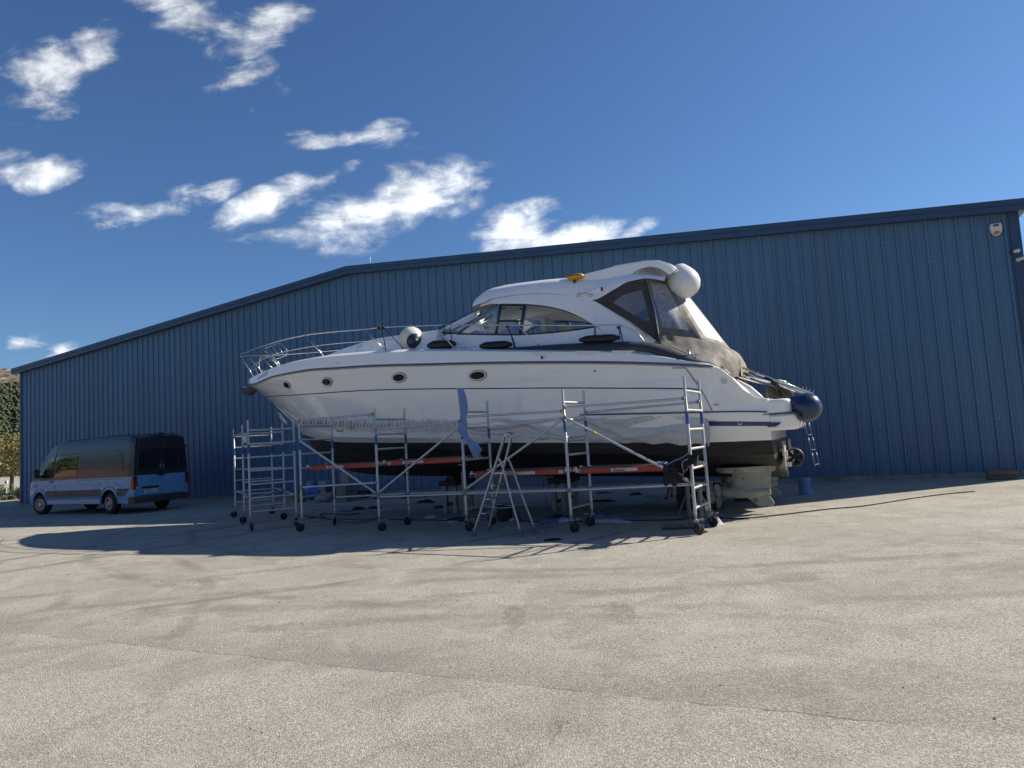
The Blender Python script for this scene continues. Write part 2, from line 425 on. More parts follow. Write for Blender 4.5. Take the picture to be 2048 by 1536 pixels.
for a, b_ in zip(edges[:-1], edges[1:]):
    st = math.floor(a+.050+1e-6); ribs = [r for r in (st, st+1/3, st+2/3) if a-.001 <= r-.045 and r+.045 <= b_+.001]
    panel(a, b_, ribs).build('wall_panel', M_clad, hall)
# body of the hall: side and back walls, roof
DEP = 34
mb = MB(); mb.add([(SR, .06, 0), (SR, DEP, 0), (SR, DEP, HE), (SR, .06, HE)], [(0, 1, 2, 3)]); mb.add([(SL, .06, 0), (SL, DEP, 0), (SL, DEP, HE), (SL, .06, HE)], [(0, 1, 2, 3)])
mb.add([(SL, DEP, 0), (SR, DEP, 0), (SR, DEP, HE), (SM, DEP, HR), (SL, DEP, HE)], [(0, 1, 2, 3, 4)])
mb.build('side_wall', M_clad, hall)
mb = MB(); mb.box(((SL+SR)/2, .10, (HE)/2+.1), (SR-SL-.1, .04, HE)); mb.build('wall_core', M_seal, hall)
M_roof = mat('roof_sheet', (.20, .23, .27), .45, .3, .1, 2)
OH, OV, OS = .30, .05, .32        # front overhang, and past the side walls
def roofz(s): return HE + .27 + (HR-HE)*(1-abs(s-SM)/((SR-SL)/2))
for sa, sb in ((SL-OS, SM), (SM, SR+OS)):
    mb = MB()
    mb.prism([(sa, -OH+.03, roofz(sa)-.03), (sb, -OH+.03, roofz(sb)-.03), (sb, DEP+.3, roofz(sb)-.03), (sa, DEP+.3, roofz(sa)-.03)], (0, 0, -.10))
    mb.build('roof', M_roof, hall)
    # fascia: upper cap and lower board, the lower set back
    mb = MB(); mb.prism([(sa, -OH, roofz(sa)), (sb, -OH, roofz(sb)), (sb, -OH, roofz(sb)-.135), (sa, -OH, roofz(sa)-.135)], (0, .05, 0))
    mb.prism([(sa, -OH+.003, roofz(sa)+.004), (sb, -OH+.003, roofz(sb)+.004), (sb, .3, roofz(sb)+.004), (sa, .3, roofz(sa)+.004)], (0, 0, -.02))
    f = mb.build('fascia', M_trim, hall)
    mb = MB(); mb.prism([(sa, -OH+.028, roofz(sa)-.136), (sb, -OH+.028, roofz(sb)-.136), (sb, -OH+.028, roofz(sb)-.285), (sa, -OH+.028, roofz(sa)-.285)], (0, .04, 0))
    mb.prism([(sa, -OH+.07, roofz(sa)-.24), (sb, -OH+.07, roofz(sb)-.24), (sb, .02, roofz(sb)-.24), (sa, .02, roofz(sa)-.24)], (0, 0, -.02))
    mb.build('soffit_board', M_trim, hall)
mb = MB(); mb.box((SR-.078, -.035, HE/2+.03), (.17, .05, HE)); mb.box((SR+.0295, .06, HE/2+.03), (.05, .24, HE)); mb.build('corner_trim', M_trim, hall)
mb = MB(); mb.box((SL+.05, -.035, HE/2+.03), (.14, .05, HE)); mb.build('corner_trim', M_trim, hall)
mb = MB(); mb.box(((SL+SR)/2, -.02, .05), (SR-SL+.04, .12, .10)); mb.box(((SL+SR)/2, -.058, .108), (SR-SL, .05, .012)); mb.build('plinth', M_conc, hall, bevel=.008)
# screws
M_screw = mat('screw_head', (.55, .58, .62), .35, .6)
mb = MB()
for z in (.75, 1.41, 2.64, 3.90, 5.50, 6.17, 7.0):
    for q in range(-39, 1):
        for dx, dy in ((0, -.047), (.075, 0), (.5, 0), (.83, 0)):
            x = q+dx; zz = z+random.uniform(-.01, .01)
            if x > SR-.2 or zz > rake(x)-.15 or x < SL+.1: continue
            mb.lathe((x, dy+.001, zz), (0, -1, 0), [(0, .010), (.008, .008)], 5)
so = mb.build('screw', M_screw, hall); so['kind'] = 'stuff'

# added, unseen shaft on the side wall, just beyond the right edge of the picture (it widens the shade at the wall base)
blocker = thing('shade_blocker', 'unseen narrow blue clad shade shaft on the side wall beyond the right hall corner', 'blocker', (WX+1.76*WC+.85*WS, WY-1.76*WS+.85*WC, 0), -TH)
mb = MB(); mb.box((0, 0, 3.5), (.62, .6, 7.0)); mb.build('cladding', M_clad, blocker)
mb = MB(); mb.box((0, 0, 7.05), (.66, .64, .1)); mb.build('cap', M_trim, blocker)
# ---------------------------------------------------------------- siren and cameras on the wall
def wl(u, v, off=0.0):
    n = np.array([WS, WC, 0]); P = ray_plane(u, v, n, WS*WX+WC*WY-off); d = P[:2]-np.array([WX, WY]); return d@np.array([WC, -WS]), P[2]
def wworld(s, y, z): return (WX+s*WC+y*WS, WY-s*WS+y*WC, z)
M_wht = mat('white_plastic', (.62, .62, .58), .35, 0, .04)
M_blk = mat('black_plastic', (.015, .016, .018), .4)
M_org = mat('orange_lens', (.55, .14, .05), .25)
s_, z_ = wl(1992, 457, .1)
sir = thing('alarm_siren', 'white alarm siren box with orange lens high on the blue wall', 'alarm siren', wworld(s_, -.04, z_-.17), -TH)
pr = [(-.11, .30), (.11, .30), (.135, .22), (.12, .10), (.07, .01), (0, -.02), (-.07, .01), (-.12, .10), (-.135, .22)]
mb = MB(); mb.prism([(x, 0, z) for x, z in pr], (0, -.09, 0)); mb.build('housing', M_wht, sir, bevel=.02, seg=3, smooth=True, autosmooth=40)
mb = MB(); mb.box((0, -.094, .245), (.11, .01, .045)); mb.build('grille', M_blk, sir)
mb = MB(); mb.add([(.07*math.cos(t), -.096, .055+.042*math.sin(t)) for t in np.linspace(0, 2*math.pi, 20)[:-1]]+[(0, -.112, .055)], [(i, (i+1) % 19, 19) for i in range(19)]); mb.build('lens', M_org, sir, smooth=True)
for (u, v, dirx, lab) in ((2036, 501, -1, 'upper white security camera on the hall corner, lens pointing left'), (2037, 519, 1, 'lower white security camera on the hall corner, lens pointing right')):
    s_, z_ = wl(u, v, .1)
    s_ = min(s_, SR-.05)
    c = thing('security_camera', lab, 'security camera', wworld(s_, -.065, z_), -TH, 'security cameras on the hall corner')
    mb = MB(); mb.lathe((0, 0, 0), (0, -1, 0), [(0, .05), (.03, .05), (.045, .035)], 16); mb.build('mount', M_wht, c, smooth=True, autosmooth=40)
    mb = MB(); mb.tube([(0, -.03, 0), (dirx*.03, -.07, -.01)], .018, 8); mb.build('arm', M_wht, c, smooth=True)
    mb = MB(); mb.lathe((dirx*.0, -.09, -.005), (dirx*.97, -.12, -.16*(1 if dirx < 0 else -1)), [(0, .02), (.005, .036), (.12, .036), (.125, .03)], 16); mb.build('housing', M_wht, c, smooth=True, autosmooth=40)
    mb = MB(); mb.lathe((dirx*.118, -.105, -.005-.02*(1 if dirx < 0 else -1)), (dirx*.97, -.12, -.16*(1 if dirx < 0 else -1)), [(0, .037), (.06, .037), (.061, .02)], 16); mb.build('lens_hood', M_blk, c, smooth=True, autosmooth=40)

# wooden box by the wall, right
s_, z_ = wl(2011, 949, .3)
P = gnd(2011, 959)
bx = thing('wooden_crate', 'low brown wooden crate against the hall base at the right edge', 'crate', (P[0], P[1]+.12, 0), -TH)
M_wood = mat('crate_wood', (.15, .112, .085), .8, 0, .25, 5, bump=.2, stretch=(1, 6, 6))
for i in range(2):
    mb = MB(); mb.box((0, -.11, .055+i*.098), (.56, .022, .088)); mb.build('plank', M_wood, bx, bevel=.003)
    mb = MB(); mb.box((0, .11, .055+i*.098), (.56, .022, .088)); mb.build('plank', M_wood, bx, bevel=.003)
for sx_ in (-.269, .269):
    mb = MB(); mb.box((sx_, 0, .1), (.02, .2, .18)); mb.build('end_board', M_wood, bx)
mb = MB(); mb.box((0, 0, .205), (.58, .26, .014)); mb.build('lid', M_wood, bx)

# ---------------------------------------------------------------- left background
def terrain():
    m = bpy.data.materials.new('hillside'); m.use_nodes = True; nt = m.node_tree; g = G(nt); b = nt.nodes['Principled BSDF']
    P = g.n('ShaderNodeTexCoord').outputs['Object']; Z = g.n('ShaderNodeSeparateXYZ', i={0: P}).outputs[2]
    n = g.noise(P, .05, 8, .65); vo = g.n('ShaderNodeTexVoronoi', i={'Vector': P, 'Scale': .11})
    green = g.ramp(vo.outputs['Distance'], [(.1, (.085, .105, .045)), (.8, (.03, .045, .02))])
    green = g.mix(g.smooth(n, .4, .7), green, (.105, .095, .045))
    brown = g.ramp(g.noise(P, .09, 6, .7), [(.3, (.10, .085, .06)), (.6, (.16, .135, .10)), (.75, (.30, .28, .25))])
    zz = g.m('ADD', Z, g.m('MULTIPLY', g.m('SUBTRACT', n, .5), 60))
    c = g.mix(g.smooth(zz, 92, 104), green, brown)
    rock = g.m('MULTIPLY', g.smooth(g.noise(P, .055, 9, .72, .5), .55, .60), g.smooth(zz, 72, 88))
    c = g.mix(g.m('MULTIPLY', rock, .8), c, (.36, .34, .31))
    nt.links.new(c, b.inputs['Base Color']); b.inputs['Roughness'].default_value = .95; b.inputs['Specular IOR Level'].default_value = .1
    bp = g.n('ShaderNodeBump', i={'Height': g.m('ADD', vo.outputs['Distance'], n), 'Strength': .9, 'Distance': 5.0}); nt.links.new(bp.outputs[0], b.inputs['Normal'])
    from mathutils import noise as mn
    xs = np.linspace(-1500, 900, 150); ys = np.linspace(330, 1500, 70)
    def h(x, y):
        t = min(max((y-340)/420, 0), 1); t = t*t*(3-2*t)
        side = 1/(1+math.exp((x+430)/130))                       # the hill falls away to the right, behind the hall
        base = 152*t*(.18+.82*side) + 24*mn.noise(Vector((x/210, y/210, .3)))*t + 8*mn.noise(Vector((x/60, y/60, 1.3)))*t + 3*mn.noise(Vector((x/18, y/18, 4)))*t
        return base - .5
    mb = MB(); mb.grid([[(x, y, h(x, y)) for x in xs] for y in ys])
    o = mb.build('hill', m, smooth=True); o['kind'] = 'structure'; o['label'] = 'scrub and forest covered hill with pale rock outcrops near its brown top'
    return h
hill_h = terrain()

def leaf_mat(name, cols, rough=.6):
    m = bpy.data.materials.new(name); m.use_nodes = True; nt = m.node_tree; g = G(nt); b = nt.nodes['Principled BSDF']
    P = g.n('ShaderNodeTexCoord').outputs['Object']
    n = g.noise(P, 3.1, 5, .7); n2 = g.noise(P, .6, 2)
    c = g.ramp(g.m('ADD', g.m('MULTIPLY', n, .6), g.m('MULTIPLY', n2, .4)), [(.38, cols[0]), (.5, cols[1]), (.62, cols[2])])
    nt.links.new(c, b.inputs['Base Color']); b.inputs['Roughness'].default_value = rough
    b.inputs['Transmission Weight'].default_value = 0.0
    return m
def leaf_cloud(mb, centre, rad, n, size, rnd):
    cx, cy, cz = centre
    clumps = []
    for _ in range(max(5, n//60)):
        while True:
            p = np.array([rnd.uniform(-1, 1) for _ in range(3)])
            if np.linalg.norm(p) < 1: break
        clumps.append((p*np.array(rad)*.85, rnd.uniform(.22, .42)))
    for _ in range(n):
        c, r = rnd.choice(clumps)
        d = np.array([rnd.gauss(0, 1) for _ in range(3)]); d /= np.linalg.norm(d)+1e-9
        p = c + d*r*min(rad)*rnd.uniform(.55, 1.1)
        a = np.array([rnd.gauss(0, 1) for _ in range(3)]); a /= np.linalg.norm(a)+1e-9
        b = np.cross(a, d+np.array([.01, .02, .03])); b /= np.linalg.norm(b)+1e-9
        s = size*rnd.uniform(.6, 1.3); q = np.array([cx, cy, cz])+p
        mb.add([q-a*s, q+b*s*.55, q+a*s, q-b*s*.55], [(0, 1, 2, 3)])
M_bark = mat('bark', (.09, .07, .05), .9, 0, .3, 8, bump=.5)
def tree(loc, h, rad, n, m, label, rnd, name='broadleaf_tree', group=None, size=.13):
    t = thing(name, label, 'tree', loc, 0, group)
    mb = MB(); ph = rnd.uniform(0, 6)
    mb.tube([(0, 0, -.1), (.06, .02, h*.25), (.0, .1, h*.5), (.1, .05, h*.85)], [.17, .13, .09, .03], 8)
    for k in range(7):
        a = ph+k*2.4; z0 = h*(.28+.07*k); L = rad[0]*rnd.uniform(.6, .9)
        mb.tube([(.03, .05, z0), (L*.5*math.cos(a), L*.5*math.sin(a), z0+h*.10), (L*math.cos(a), L*math.sin(a), z0+h*.17)], [.06, .04, .012], 5)
    mb.build('trunk', M_bark, t, smooth=True)
    mb = MB(); leaf_cloud(mb, (0, 0, h*.62), rad, n, size, rnd); mb.build('crown', m, t)
    return t
rnd = random.Random(11)
M_leafY = leaf_mat('autumn_leaves', [(.10, .10, .030), (.20, .17, .045), (.34, .26, .05)])
M_leafG = leaf_mat('green_leaves', [(.03, .055, .018), (.06, .09, .03), (.11, .13, .045)])
M_leafS = leaf_mat('shrub_leaves', [(.05, .08, .03), (.10, .14, .05), (.22, .27, .12)])
def atd(u, v, Y):       # point at depth Y on the ray
    P = ray_plane(u, v, (0, 1, 0), Y); return P
# trees beyond the concrete wall
for (u, Y, h, rad, m, lab) in [(22, 52, 4.6, (2.3, 2.0, 1.9), M_leafY, 'yellow green autumn tree behind the concrete wall, beside the hall corner'),
                          (-62, 54, 5.0, (2.6, 2.2, 2.1), M_leafG, 'dark green tree behind the concrete wall, just left of the yellow one'),
                          (-160, 56, 5.6, (3, 2.6, 2.4), M_leafY, 'second yellow green tree behind the concrete wall, further left')]:
    P = atd(u, 960, Y); tree((P[0], P[1], 0), h, rad, 4200, m, lab, rnd, group='trees beyond the concrete wall', size=.085)
# forest on the lower slope: too far and dense to count
mb = MB(); rf = random.Random(3)
for i in range(9500):
    y = rf.uniform(345, 700); x = -.66*y - rf.uniform(-30, 250)*(y/500)
    z = hill_h(x, y)
    if z > 100 and rf.random() < .85: continue
    if z < 0.5: continue
    r = rf.uniform(1.2, 2.7)
    vs = []; 
    for (a, e) in [(0, -.4), (2.1, -.4), (4.2, -.4), (1.05, .35), (3.15, .35), (5.25, .35), (0, 1.3)]:
        rr = r*rf.uniform(.75, 1.25); vs.append((x+rr*math.cos(a)*math.cos(e), y+rr*math.sin(a)*math.cos(e), z+r*.6+rr*math.sin(e)))
    mb.add(vs, [(0, 1, 3), (1, 4, 3), (1, 2, 4), (2, 5, 4), (2, 0, 5), (0, 3, 5), (3, 4, 6), (4, 5, 6), (5, 3, 6)])
fo = mb.build('forest', leaf_mat('forest_leaves', [(.022, .032, .014), (.036, .048, .020), (.062, .068, .028)], .9)); fo['kind'] = 'stuff'; fo['label'] = 'dense oak scrub covering the lower hillside'

# concrete boundary wall in cast panels
cw = thing('concrete_wall', 'pale precast concrete boundary wall standing left of the blue hall', 'wall', (-46, 45, 0), 0)
M_cw = mat('cast_concrete', (.52, .49, .42), .9, 0, .14, .8, bump=.2, bscale=12, dirt=((.20, .17, .13), .9, .56, .6), stretch=(1, 1, .3))
for i in range(14):
    mb = MB(); x0 = -18+i*1.98
    mb.box((x0+.975, 0, 1.08), (1.96, .16, 2.16)); mb.build('wall_panel', M_cw, cw, bevel=.015, loc=(0, rnd.uniform(-.012, .012), 0))
# shrubs at the foot of that wall
for j, (u, Y, r, lab) in enumerate([(38, 41.5, .85, 'low green shrub at the hall corner in front of the concrete wall'), (8, 42, .95, 'low green shrub in front of the concrete wall, behind the small trailer'), (-40, 42, 1.0, 'low green shrub in front of the concrete wall, outermost left')]):
    P = atd(u, 985, Y); s = thing('shrub', lab, 'shrub', (P[0], P[1], 0), 0, 'shrubs along the concrete wall')
    mb = MB(); leaf_cloud(mb, (0, 0, r*.55), (r*1.25, r*.8, r*.62), 900, .06, rnd); mb.build('foliage', M_leafS, s)
    mb = MB()
    for k in range(7):
        a = k*.9; mb.tube([(0, 0, 0), (.2*math.cos(a), .2*math.sin(a), .3), (.6*math.cos(a), .5*math.sin(a), .75)], [.02, .014, .006], 5)
    mb.build('stem', M_bark, s)
# small green trailer frame with wheels
P = gnd(12, 1003)
tr = thing('boat_trailer', 'small green painted trailer frame with black tyres beside the hall corner', 'trailer', (P[0], P[1], 0), .1)
M_grn = mat('green_paint', (.16, .24, .13), .5, 0, .1); M_tyre = mat('tyre_rubber', (.013, .013, .014), .75, 0, .2, 20); M_rim = mat('steel_rim', (.30, .31, .32), .35, .8)
mb = MB(); mb.bar((-2.2, 0, .5), (2.0, 0, .42), .1, .1); mb.bar((-1.2, -.7, .48), (-1.2, .7, .48), .08, .08); mb.bar((.9, -.7, .42), (.9, .7, .42), .08, .08); mb.bar((-1.2, .7, .48), (.9, .7, .42), .07, .07); mb.bar((-1.2, -.7, .48), (.9, -.7, .42), .07, .07)
mb.build('frame', M_grn, tr, bevel=.01)
for x, h in ((.2, 1.1), (-.5, .9), (1.2, .8)):
    mb = MB(); mb.tube([(x, -.3, .45), (x, -.3, h)], .03, 8); mb.box((x, -.3, h), (.12, .12, .16)); mb.build('upright', M_wht if x == .2 else M_grn, tr)
for x, y in ((1.75, -.75), (-1.6, -.75), (1.75, .75), (-1.6, .75)):
    mb = MB(); mb.lathe((x, y-.09, .33), (0, 1, 0), [(0, .2), (0, .31), (.03, .33), (.15, .33), (.18, .31), (.18, .2)], 24)
    w = mb.build('wheel', M_tyre, tr, smooth=True, autosmooth=50)
    mb = MB(); mb.lathe((x, y-.075, .33), (0, 1, 0), [(0, .05), (0, .2), (.15, .2), (.15, .05)], 16); mb.build('rim', M_rim, w, smooth=True, autosmooth=40)
# light grass at the foot of the hill wall
mb = MB(); rg = random.Random(5)
for i in range(5000):
    x = rg.uniform(-62, -30); y = rg.uniform(41, 44.6); h = rg.uniform(.08, .35)*(1 if rg.random() < .8 else 1.8); a = rg.uniform(0, 6.28)
    mb.add([(x, y, 0), (x+.03*math.cos(a), y+.03*math.sin(a), 0), (x+rg.uniform(-.08, .08), y+rg.uniform(-.08, .08), h)], [(0, 1, 2)])
gr = mb.build('grass', leaf_mat('grass_blades', [(.09, .12, .04), (.16, .18, .07), (.30, .28, .14)])); gr['kind'] = 'stuff'
# contrails high up
M_trail = mat('ice_trail', (.9, .9, .9), 1); M_trail.node_tree.nodes['Principled BSDF'].inputs['Subsurface Weight'].default_value = 1; M_trail.node_tree.nodes['Principled BSDF'].inputs['Subsurface Radius'].default_value = (30, 30, 30)
def trail(u0, v0, u1, v1, Y, r0, r1, label):
    a = atd(u0, v0, Y); b = atd(u1, v1, Y)
    mb = MB(); mb.tube([a, (a+b)/2, b], [r0, (r0+r1)/2*.7, r1], 6)
    o = mb.build('contrail', M_trail, smooth=True); tag(o, label, 'contrail', 'short contrails in the blue sky')
trail(198, 442, 236, 456, 6000, 5.5, 1.5, 'thin slanting white contrail at the left below the clouds')
trail(740.5, 514, 740.5, 529, 6000, 2.0, 5.0, 'tiny upright white contrail just above the hall ridge')
# ================================================================== MOTOR YACHT
M_gel = mat('white_gelcoat', (.90, .88, .835), .10, 0, .03, 1.2, coat=.5, spec=.5, dirt=((.66, .63, .56), 1.3, .58, .35), stretch=(.35, 1, 1.6))
M_gel2 = mat('white_deck_gelcoat', (.86, .86, .85), .25, 0, .03, 1.5, coat=.2, dirt=((.45, .43, .40), 2.2, .66, .25))
M_anti = mat('black_antifouling', (.016, .015, .014), .65, 0, .3, 3, bump=.15, bscale=14, dirt=((.055, .045, .036), 1.4, .52, .55), stretch=(.35, 1, 2.2))
M_navy = mat('navy_stripe', (.015, .035, .11), .25, 0, .1, 2, coat=.3)
M_pin = mat('black_pinstripe', (.018, .018, .02), .4)
M_rubr = mat('steel_blue_rubrail', (.07, .10, .17), .35, 0, .1, 3)
M_ss = mat('stainless_steel', (.62, .62, .61), .18, 1.0, .05, 8)
M_alu = mat('aluminium_frame', (.50, .51, .53), .32, .9, .08, 6)
M_dkfab = mat('dark_toerail_cover', (.035, .042, .055), .55, 0, .12, 3, bump=.2, bscale=9)
M_canv = mat('grey_canvas', (.135, .125, .112), .85, 0, .15, 2.0, bump=.35, bscale=7)
M_canvL = mat('light_grey_canvas', (.20, .188, .168), .85, 0, .15, 2.0, bump=.35, bscale=7)
M_cream = mat('cream_lining', (.80, .74, .63), .6, 0, .05)
M_black = mat('black_cover', (.008, .008, .009), .55, 0, .2, 6)
M_navyp = mat('navy_vinyl', (.018, .026, .055), .35, 0, .1, 4)
M_bluef = mat('blue_fender_vinyl', (.012, .030, .085), .26, 0, .12, 3, coat=.3)
M_whitef = mat('white_fender_vinyl', (.66, .65, .60), .32, 0, .06, 3, dirt=((.36, .32, .25), 3.0, .56, .5))
M_rope = mat('black_rope', (.012, .012, .013), .8)
M_glassP = mat('dark_port_glass', (.010, .006, .005), .12, 0, .1, 2, spec=.2)
M_glass = glass_mat('cabin_glass', (.93, .96, .95), .94, .02)
M_pring = mat('porthole_ring', (.88, .86, .80), .25, 0, .02)
M_foul = mat('fouled_bronze', (.33, .325, .285), .7, 0, .2, 5, bump=.5, bscale=30, dirt=((.07, .062, .052), 7, .56, .7))

boat = thing('motor_yacht', 'large white motor yacht with black bottom, propped up ashore before the blue hall', 'yacht', bw(0, 0, 0), B_ANG)
def L3(x, b, z): return (x, -b, z)                      # boat frame: x aft, -y towards the viewer

XE = 13.40
b_rub = pchip([0, .12, .4, .8, 1.4, 2.2, 3.2, 4.5, 6, 8, 10, 12, 13.9], [.03, .26, .56, .86, 1.15, 1.44, 1.70, 1.88, 1.99, 2.05, 2.05, 2.0, 1.92])
b_deck = lambda x: max(.01, b_rub(x) - .20*min(1, .25+x/1.6))
b_sho = lambda x: max(.02, b_rub(x) - .045*min(1, x/1.0))
XK, XCH, XB = .50, 1.50, 1.74
b_knu = pchip([XK, .7, 1.1, 1.7, 2.5, 3.5, 5, 7, 9, 12, 13.9], [.01, .22, .52, .88, 1.22, 1.50, 1.76, 1.92, 1.97, 1.95, 1.90])
b_chi = pchip([XCH, 1.75, 2.2, 3.0, 4.0, 5.2, 7, 9, 12, 13.9], [.01, .18, .45, .85, 1.20, 1.47, 1.72, 1.82, 1.83, 1.80])
b_boot = pchip([XB, 2.0, 2.5, 3.3, 4.3, 5.5, 7, 9, 12, 13.9], [.01, .15, .40, .76, 1.08, 1.36, 1.62, 1.76, 1.79, 1.76])
def trace(pix, bf):
    out = []
    for (u, v) in pix:
        x = bt(u, v, 1.2)[0]
        for _ in range(26):
            b = bf(x) if callable(bf) else bf
            x = .5*x + .5*bt(u, v, b)[0]
        out.append((x, bt(u, v, bf(x) if callable(bf) else bf)[2]))
    return sorted(out)
def zcurve(pix, bf, pre=(), post=()):
    T = list(pre)+trace(pix, bf)+list(post)
    K = [T[0]]
    for p in T[1:]:
        if p[0]-K[-1][0] > .04: K.append(p)
    return pchip([p[0] for p in K], [p[1] for p in K])
stem_px = [(506, 768), (518.6, 783.6), (536, 797), (557.7, 818.8), (575, 836), (588.4, 847), (600, 860), (615.8, 882), (623.6, 891.8), (639, 909), (658.8, 925), (694, 940.6), (733, 947.5), (772, 950.5), (819, 951.5), (956, 952.5), (1132, 952.5), (1412, 953), (1560, 954)]
z_keel = zcurve(stem_px, 0.0)
z_deckf = zcurve([(526, 744.5), (557.7, 731.8), (589, 722), (647.5, 711.3), (712, 704.5), (772.5, 700.2), (858, 697.6), (986.5, 698.5), (1110, 700), (1238, 702), (1318, 710), (1377, 722), (1424, 728), (1462, 752.7), (1511, 794)], b_deck, pre=[(0, z_keel(0)+.02)], post=[(13.9, 1.97)])
z_rub = zcurve([(507, 769), (551.8, 752.3), (610, 741.6), (674.8, 736.7), (733.4, 732.8), (858.4, 729.3), (1035, 725.6), (1238, 726), (1373, 730.5), (1424, 733.4)], b_rub, pre=[(0, z_keel(0))])
z_knu = zcurve([(596.7, 789.5), (733.4, 780.7), (858, 777.7), (980, 777), (1100, 776), (1240, 776.4), (1359.8, 777.3), (1398, 779), (1425, 822), (1515, 824), (1580, 829)], b_knu, pre=[(XK, z_keel(XK))])
z_boot = zcurve([(670, 883.6), (756, 885.4), (900, 885.4), (1122, 885.5), (1300, 885), (1417, 884.6), (1544, 880)], b_boot, pre=[(XB, z_keel(XB))])
z_chi = lambda x: z_boot(x)+.10+.10*max(0, 1-(x-XCH)/3) if x > XB else z_keel(x)+(.2)*0+ (z_boot(XB)+.2-z_keel(XCH))*(x-XCH)/(XB-XCH)*0
_zc0 = z_keel(XCH)
z_chi = pchip([XCH, 1.9, 2.6, 3.6, 5, 7, 9, 11, 13.5], [_zc0, _zc0-.09, z_boot(2.6)+.19, z_boot(3.6)+.14, z_boot(5)+.12, z_boot(7)+.10, z_boot(9)+.09, z_boot(11)+.08, z_boot(13)+.07])
# height of the aft quarter line: from the gunwale down to the bathing platform
z_q = pchip([11.0, 12.0, 12.15, 12.5, 12.9, 13.5], [9, 9, 2.72, 2.42, 2.06, 2.0])
def rub_z(x): return min(z_rub(x), z_deckf(x)-.015) if x > 12.35 else z_rub(x)
ROWS = [  # (start x, half breadth, height)
    (0.0, b_deck, z_deckf), (0.0, b_sho, lambda x: max(rub_z(x)+.001, rub_z(x)+.80*(z_deckf(x)-rub_z(x)))), (0.0, lambda x: b_rub(x)-.012, lambda x: rub_z(x)+.03*min(1, (z_deckf(x)-rub_z(x))/.1)),
    (0.01, lambda x: b_rub(x)-.02, lambda x: rub_z(x)-.005), (XK, b_knu, z_knu), (XCH, b_chi, z_chi), (XB, b_boot, z_boot), (XB+.005, lambda x: b_low(x), lambda x: z_low(x)), (XB+.01, lambda x: 0.0, z_keel)]
def b_low(x): return b_boot(x)*(.86+.10*min(1, max(0, (x-2)/5)))
def z_low(x):
    f = min(1, max(0, (x-3.0)/9.5)); return z_boot(x)-(z_boot(x)-z_keel(x))*(.12+.22*f)
def row_pt(r, t):
    x0, bf, zf = ROWS[r]; s = t**1.5*.45+t*.55
    x = x0+(XE-x0)*s
    if r == 3: x = max(x, .01)
    return x, bf(x), zf(x)
def profile(t, sub=5):
    """points of one cross section, gunwale to keel, with some flare between the hard lines"""
    P = [row_pt(r, t) for r in range(len(ROWS))]
    out = []
    for i, (a, c) in enumerate(zip(P[:-1], P[1:])):
        n = {0: 2, 1: 3, 2: 1, 3: 5, 4: 7, 5: 1, 6: 2, 7: 4}[i]
        x_m = (a[0]+c[0])/2
        bul = {0: .02, 1: .0, 3: -.018, 4: -.10*max(0, 1-x_m/6.5)+.02, 6: .01, 7: .02}.get(i, 0)
        for k in range(n):
            s = k/n; w = 4*s*(1-s)
            out.append((a[0]+(c[0]-a[0])*s, max(0, a[1]+(c[1]-a[1])*s + bul*w), a[2]+(c[2]-a[2])*s, i))
    out.append((*P[-1], 7))
    return out
NS = 90
profs = [profile(i/NS) for i in range(NS+1)]
def seg_of(i): return profs[0][i][3]
hull_mb = MB(); keel_mb = MB()
npf = len(profs[0])
ib = max(i for i in range(npf) if seg_of(i) == 5)+1     # index of the boot line
for side in (1, -1):
    hull_mb.grid([[L3(p[0], side*p[1], p[2]) for p in pr[:ib+1]] for pr in profs])
    keel_mb.grid([[L3(p[0], side*p[1], p[2]) for p in pr[ib:]] for pr in profs])
# transom: top to keel at the last station
pe = profs[-1]
iz = [i for i in range(npf) if pe[i][2] < 2.2]
def cap(mb, a, bnd):
    L = pe[a:bnd+1]; poly = [L3(p[0], p[1], p[2]) for p in L]+[L3(p[0], -p[1], p[2]) for p in L[::-1]]
    n = len(L); mid = [(p[0]+.12*(1-(abs(p[1])/2)**2), 0, p[2]) for p in L]
    mb.grid([[L3(p[0], p[1], p[2]) for p in L], [(p[0]+.09, -p[1]*.5, p[2]) for p in L], [(m[0], 0, m[2]) for m in mid], [(p[0]+.09, p[1]*.5, p[2]) for p in L], [L3(p[0], -p[1], p[2]) for p in L]])
cap(hull_mb, 0, ib); cap(keel_mb, ib, npf-1)
hull = hull_mb.build('hull', M_gel, boat, smooth=True, autosmooth=28)
keel = keel_mb.build('bottom', M_anti, boat, smooth=True, autosmooth=40)
keel['label'] = 'black antifouled hull bottom'
def hull_b(x, z):
    P = [(r[1](x), r[2](x)) for r in ROWS[1:8] if x > r[0]+.01]
    P = sorted(P, key=lambda p: p[1])
    if z <= P[0][1]: return P[0][0]
    for a, c in zip(P[:-1], P[1:]):
        if a[1] <= z <= c[1]: return a[0]+(c[0]-a[0])*(z-a[1])/max(1e-6, c[1]-a[1])
    return P[-1][0]
def on_hull(u, v, off=0.0):
    b = 1.8
    for _ in range(13):
        q = bt(u, v, b); b = .4*b+.6*(hull_b(q[0], q[2])+off)
    return bt(u, v, b)
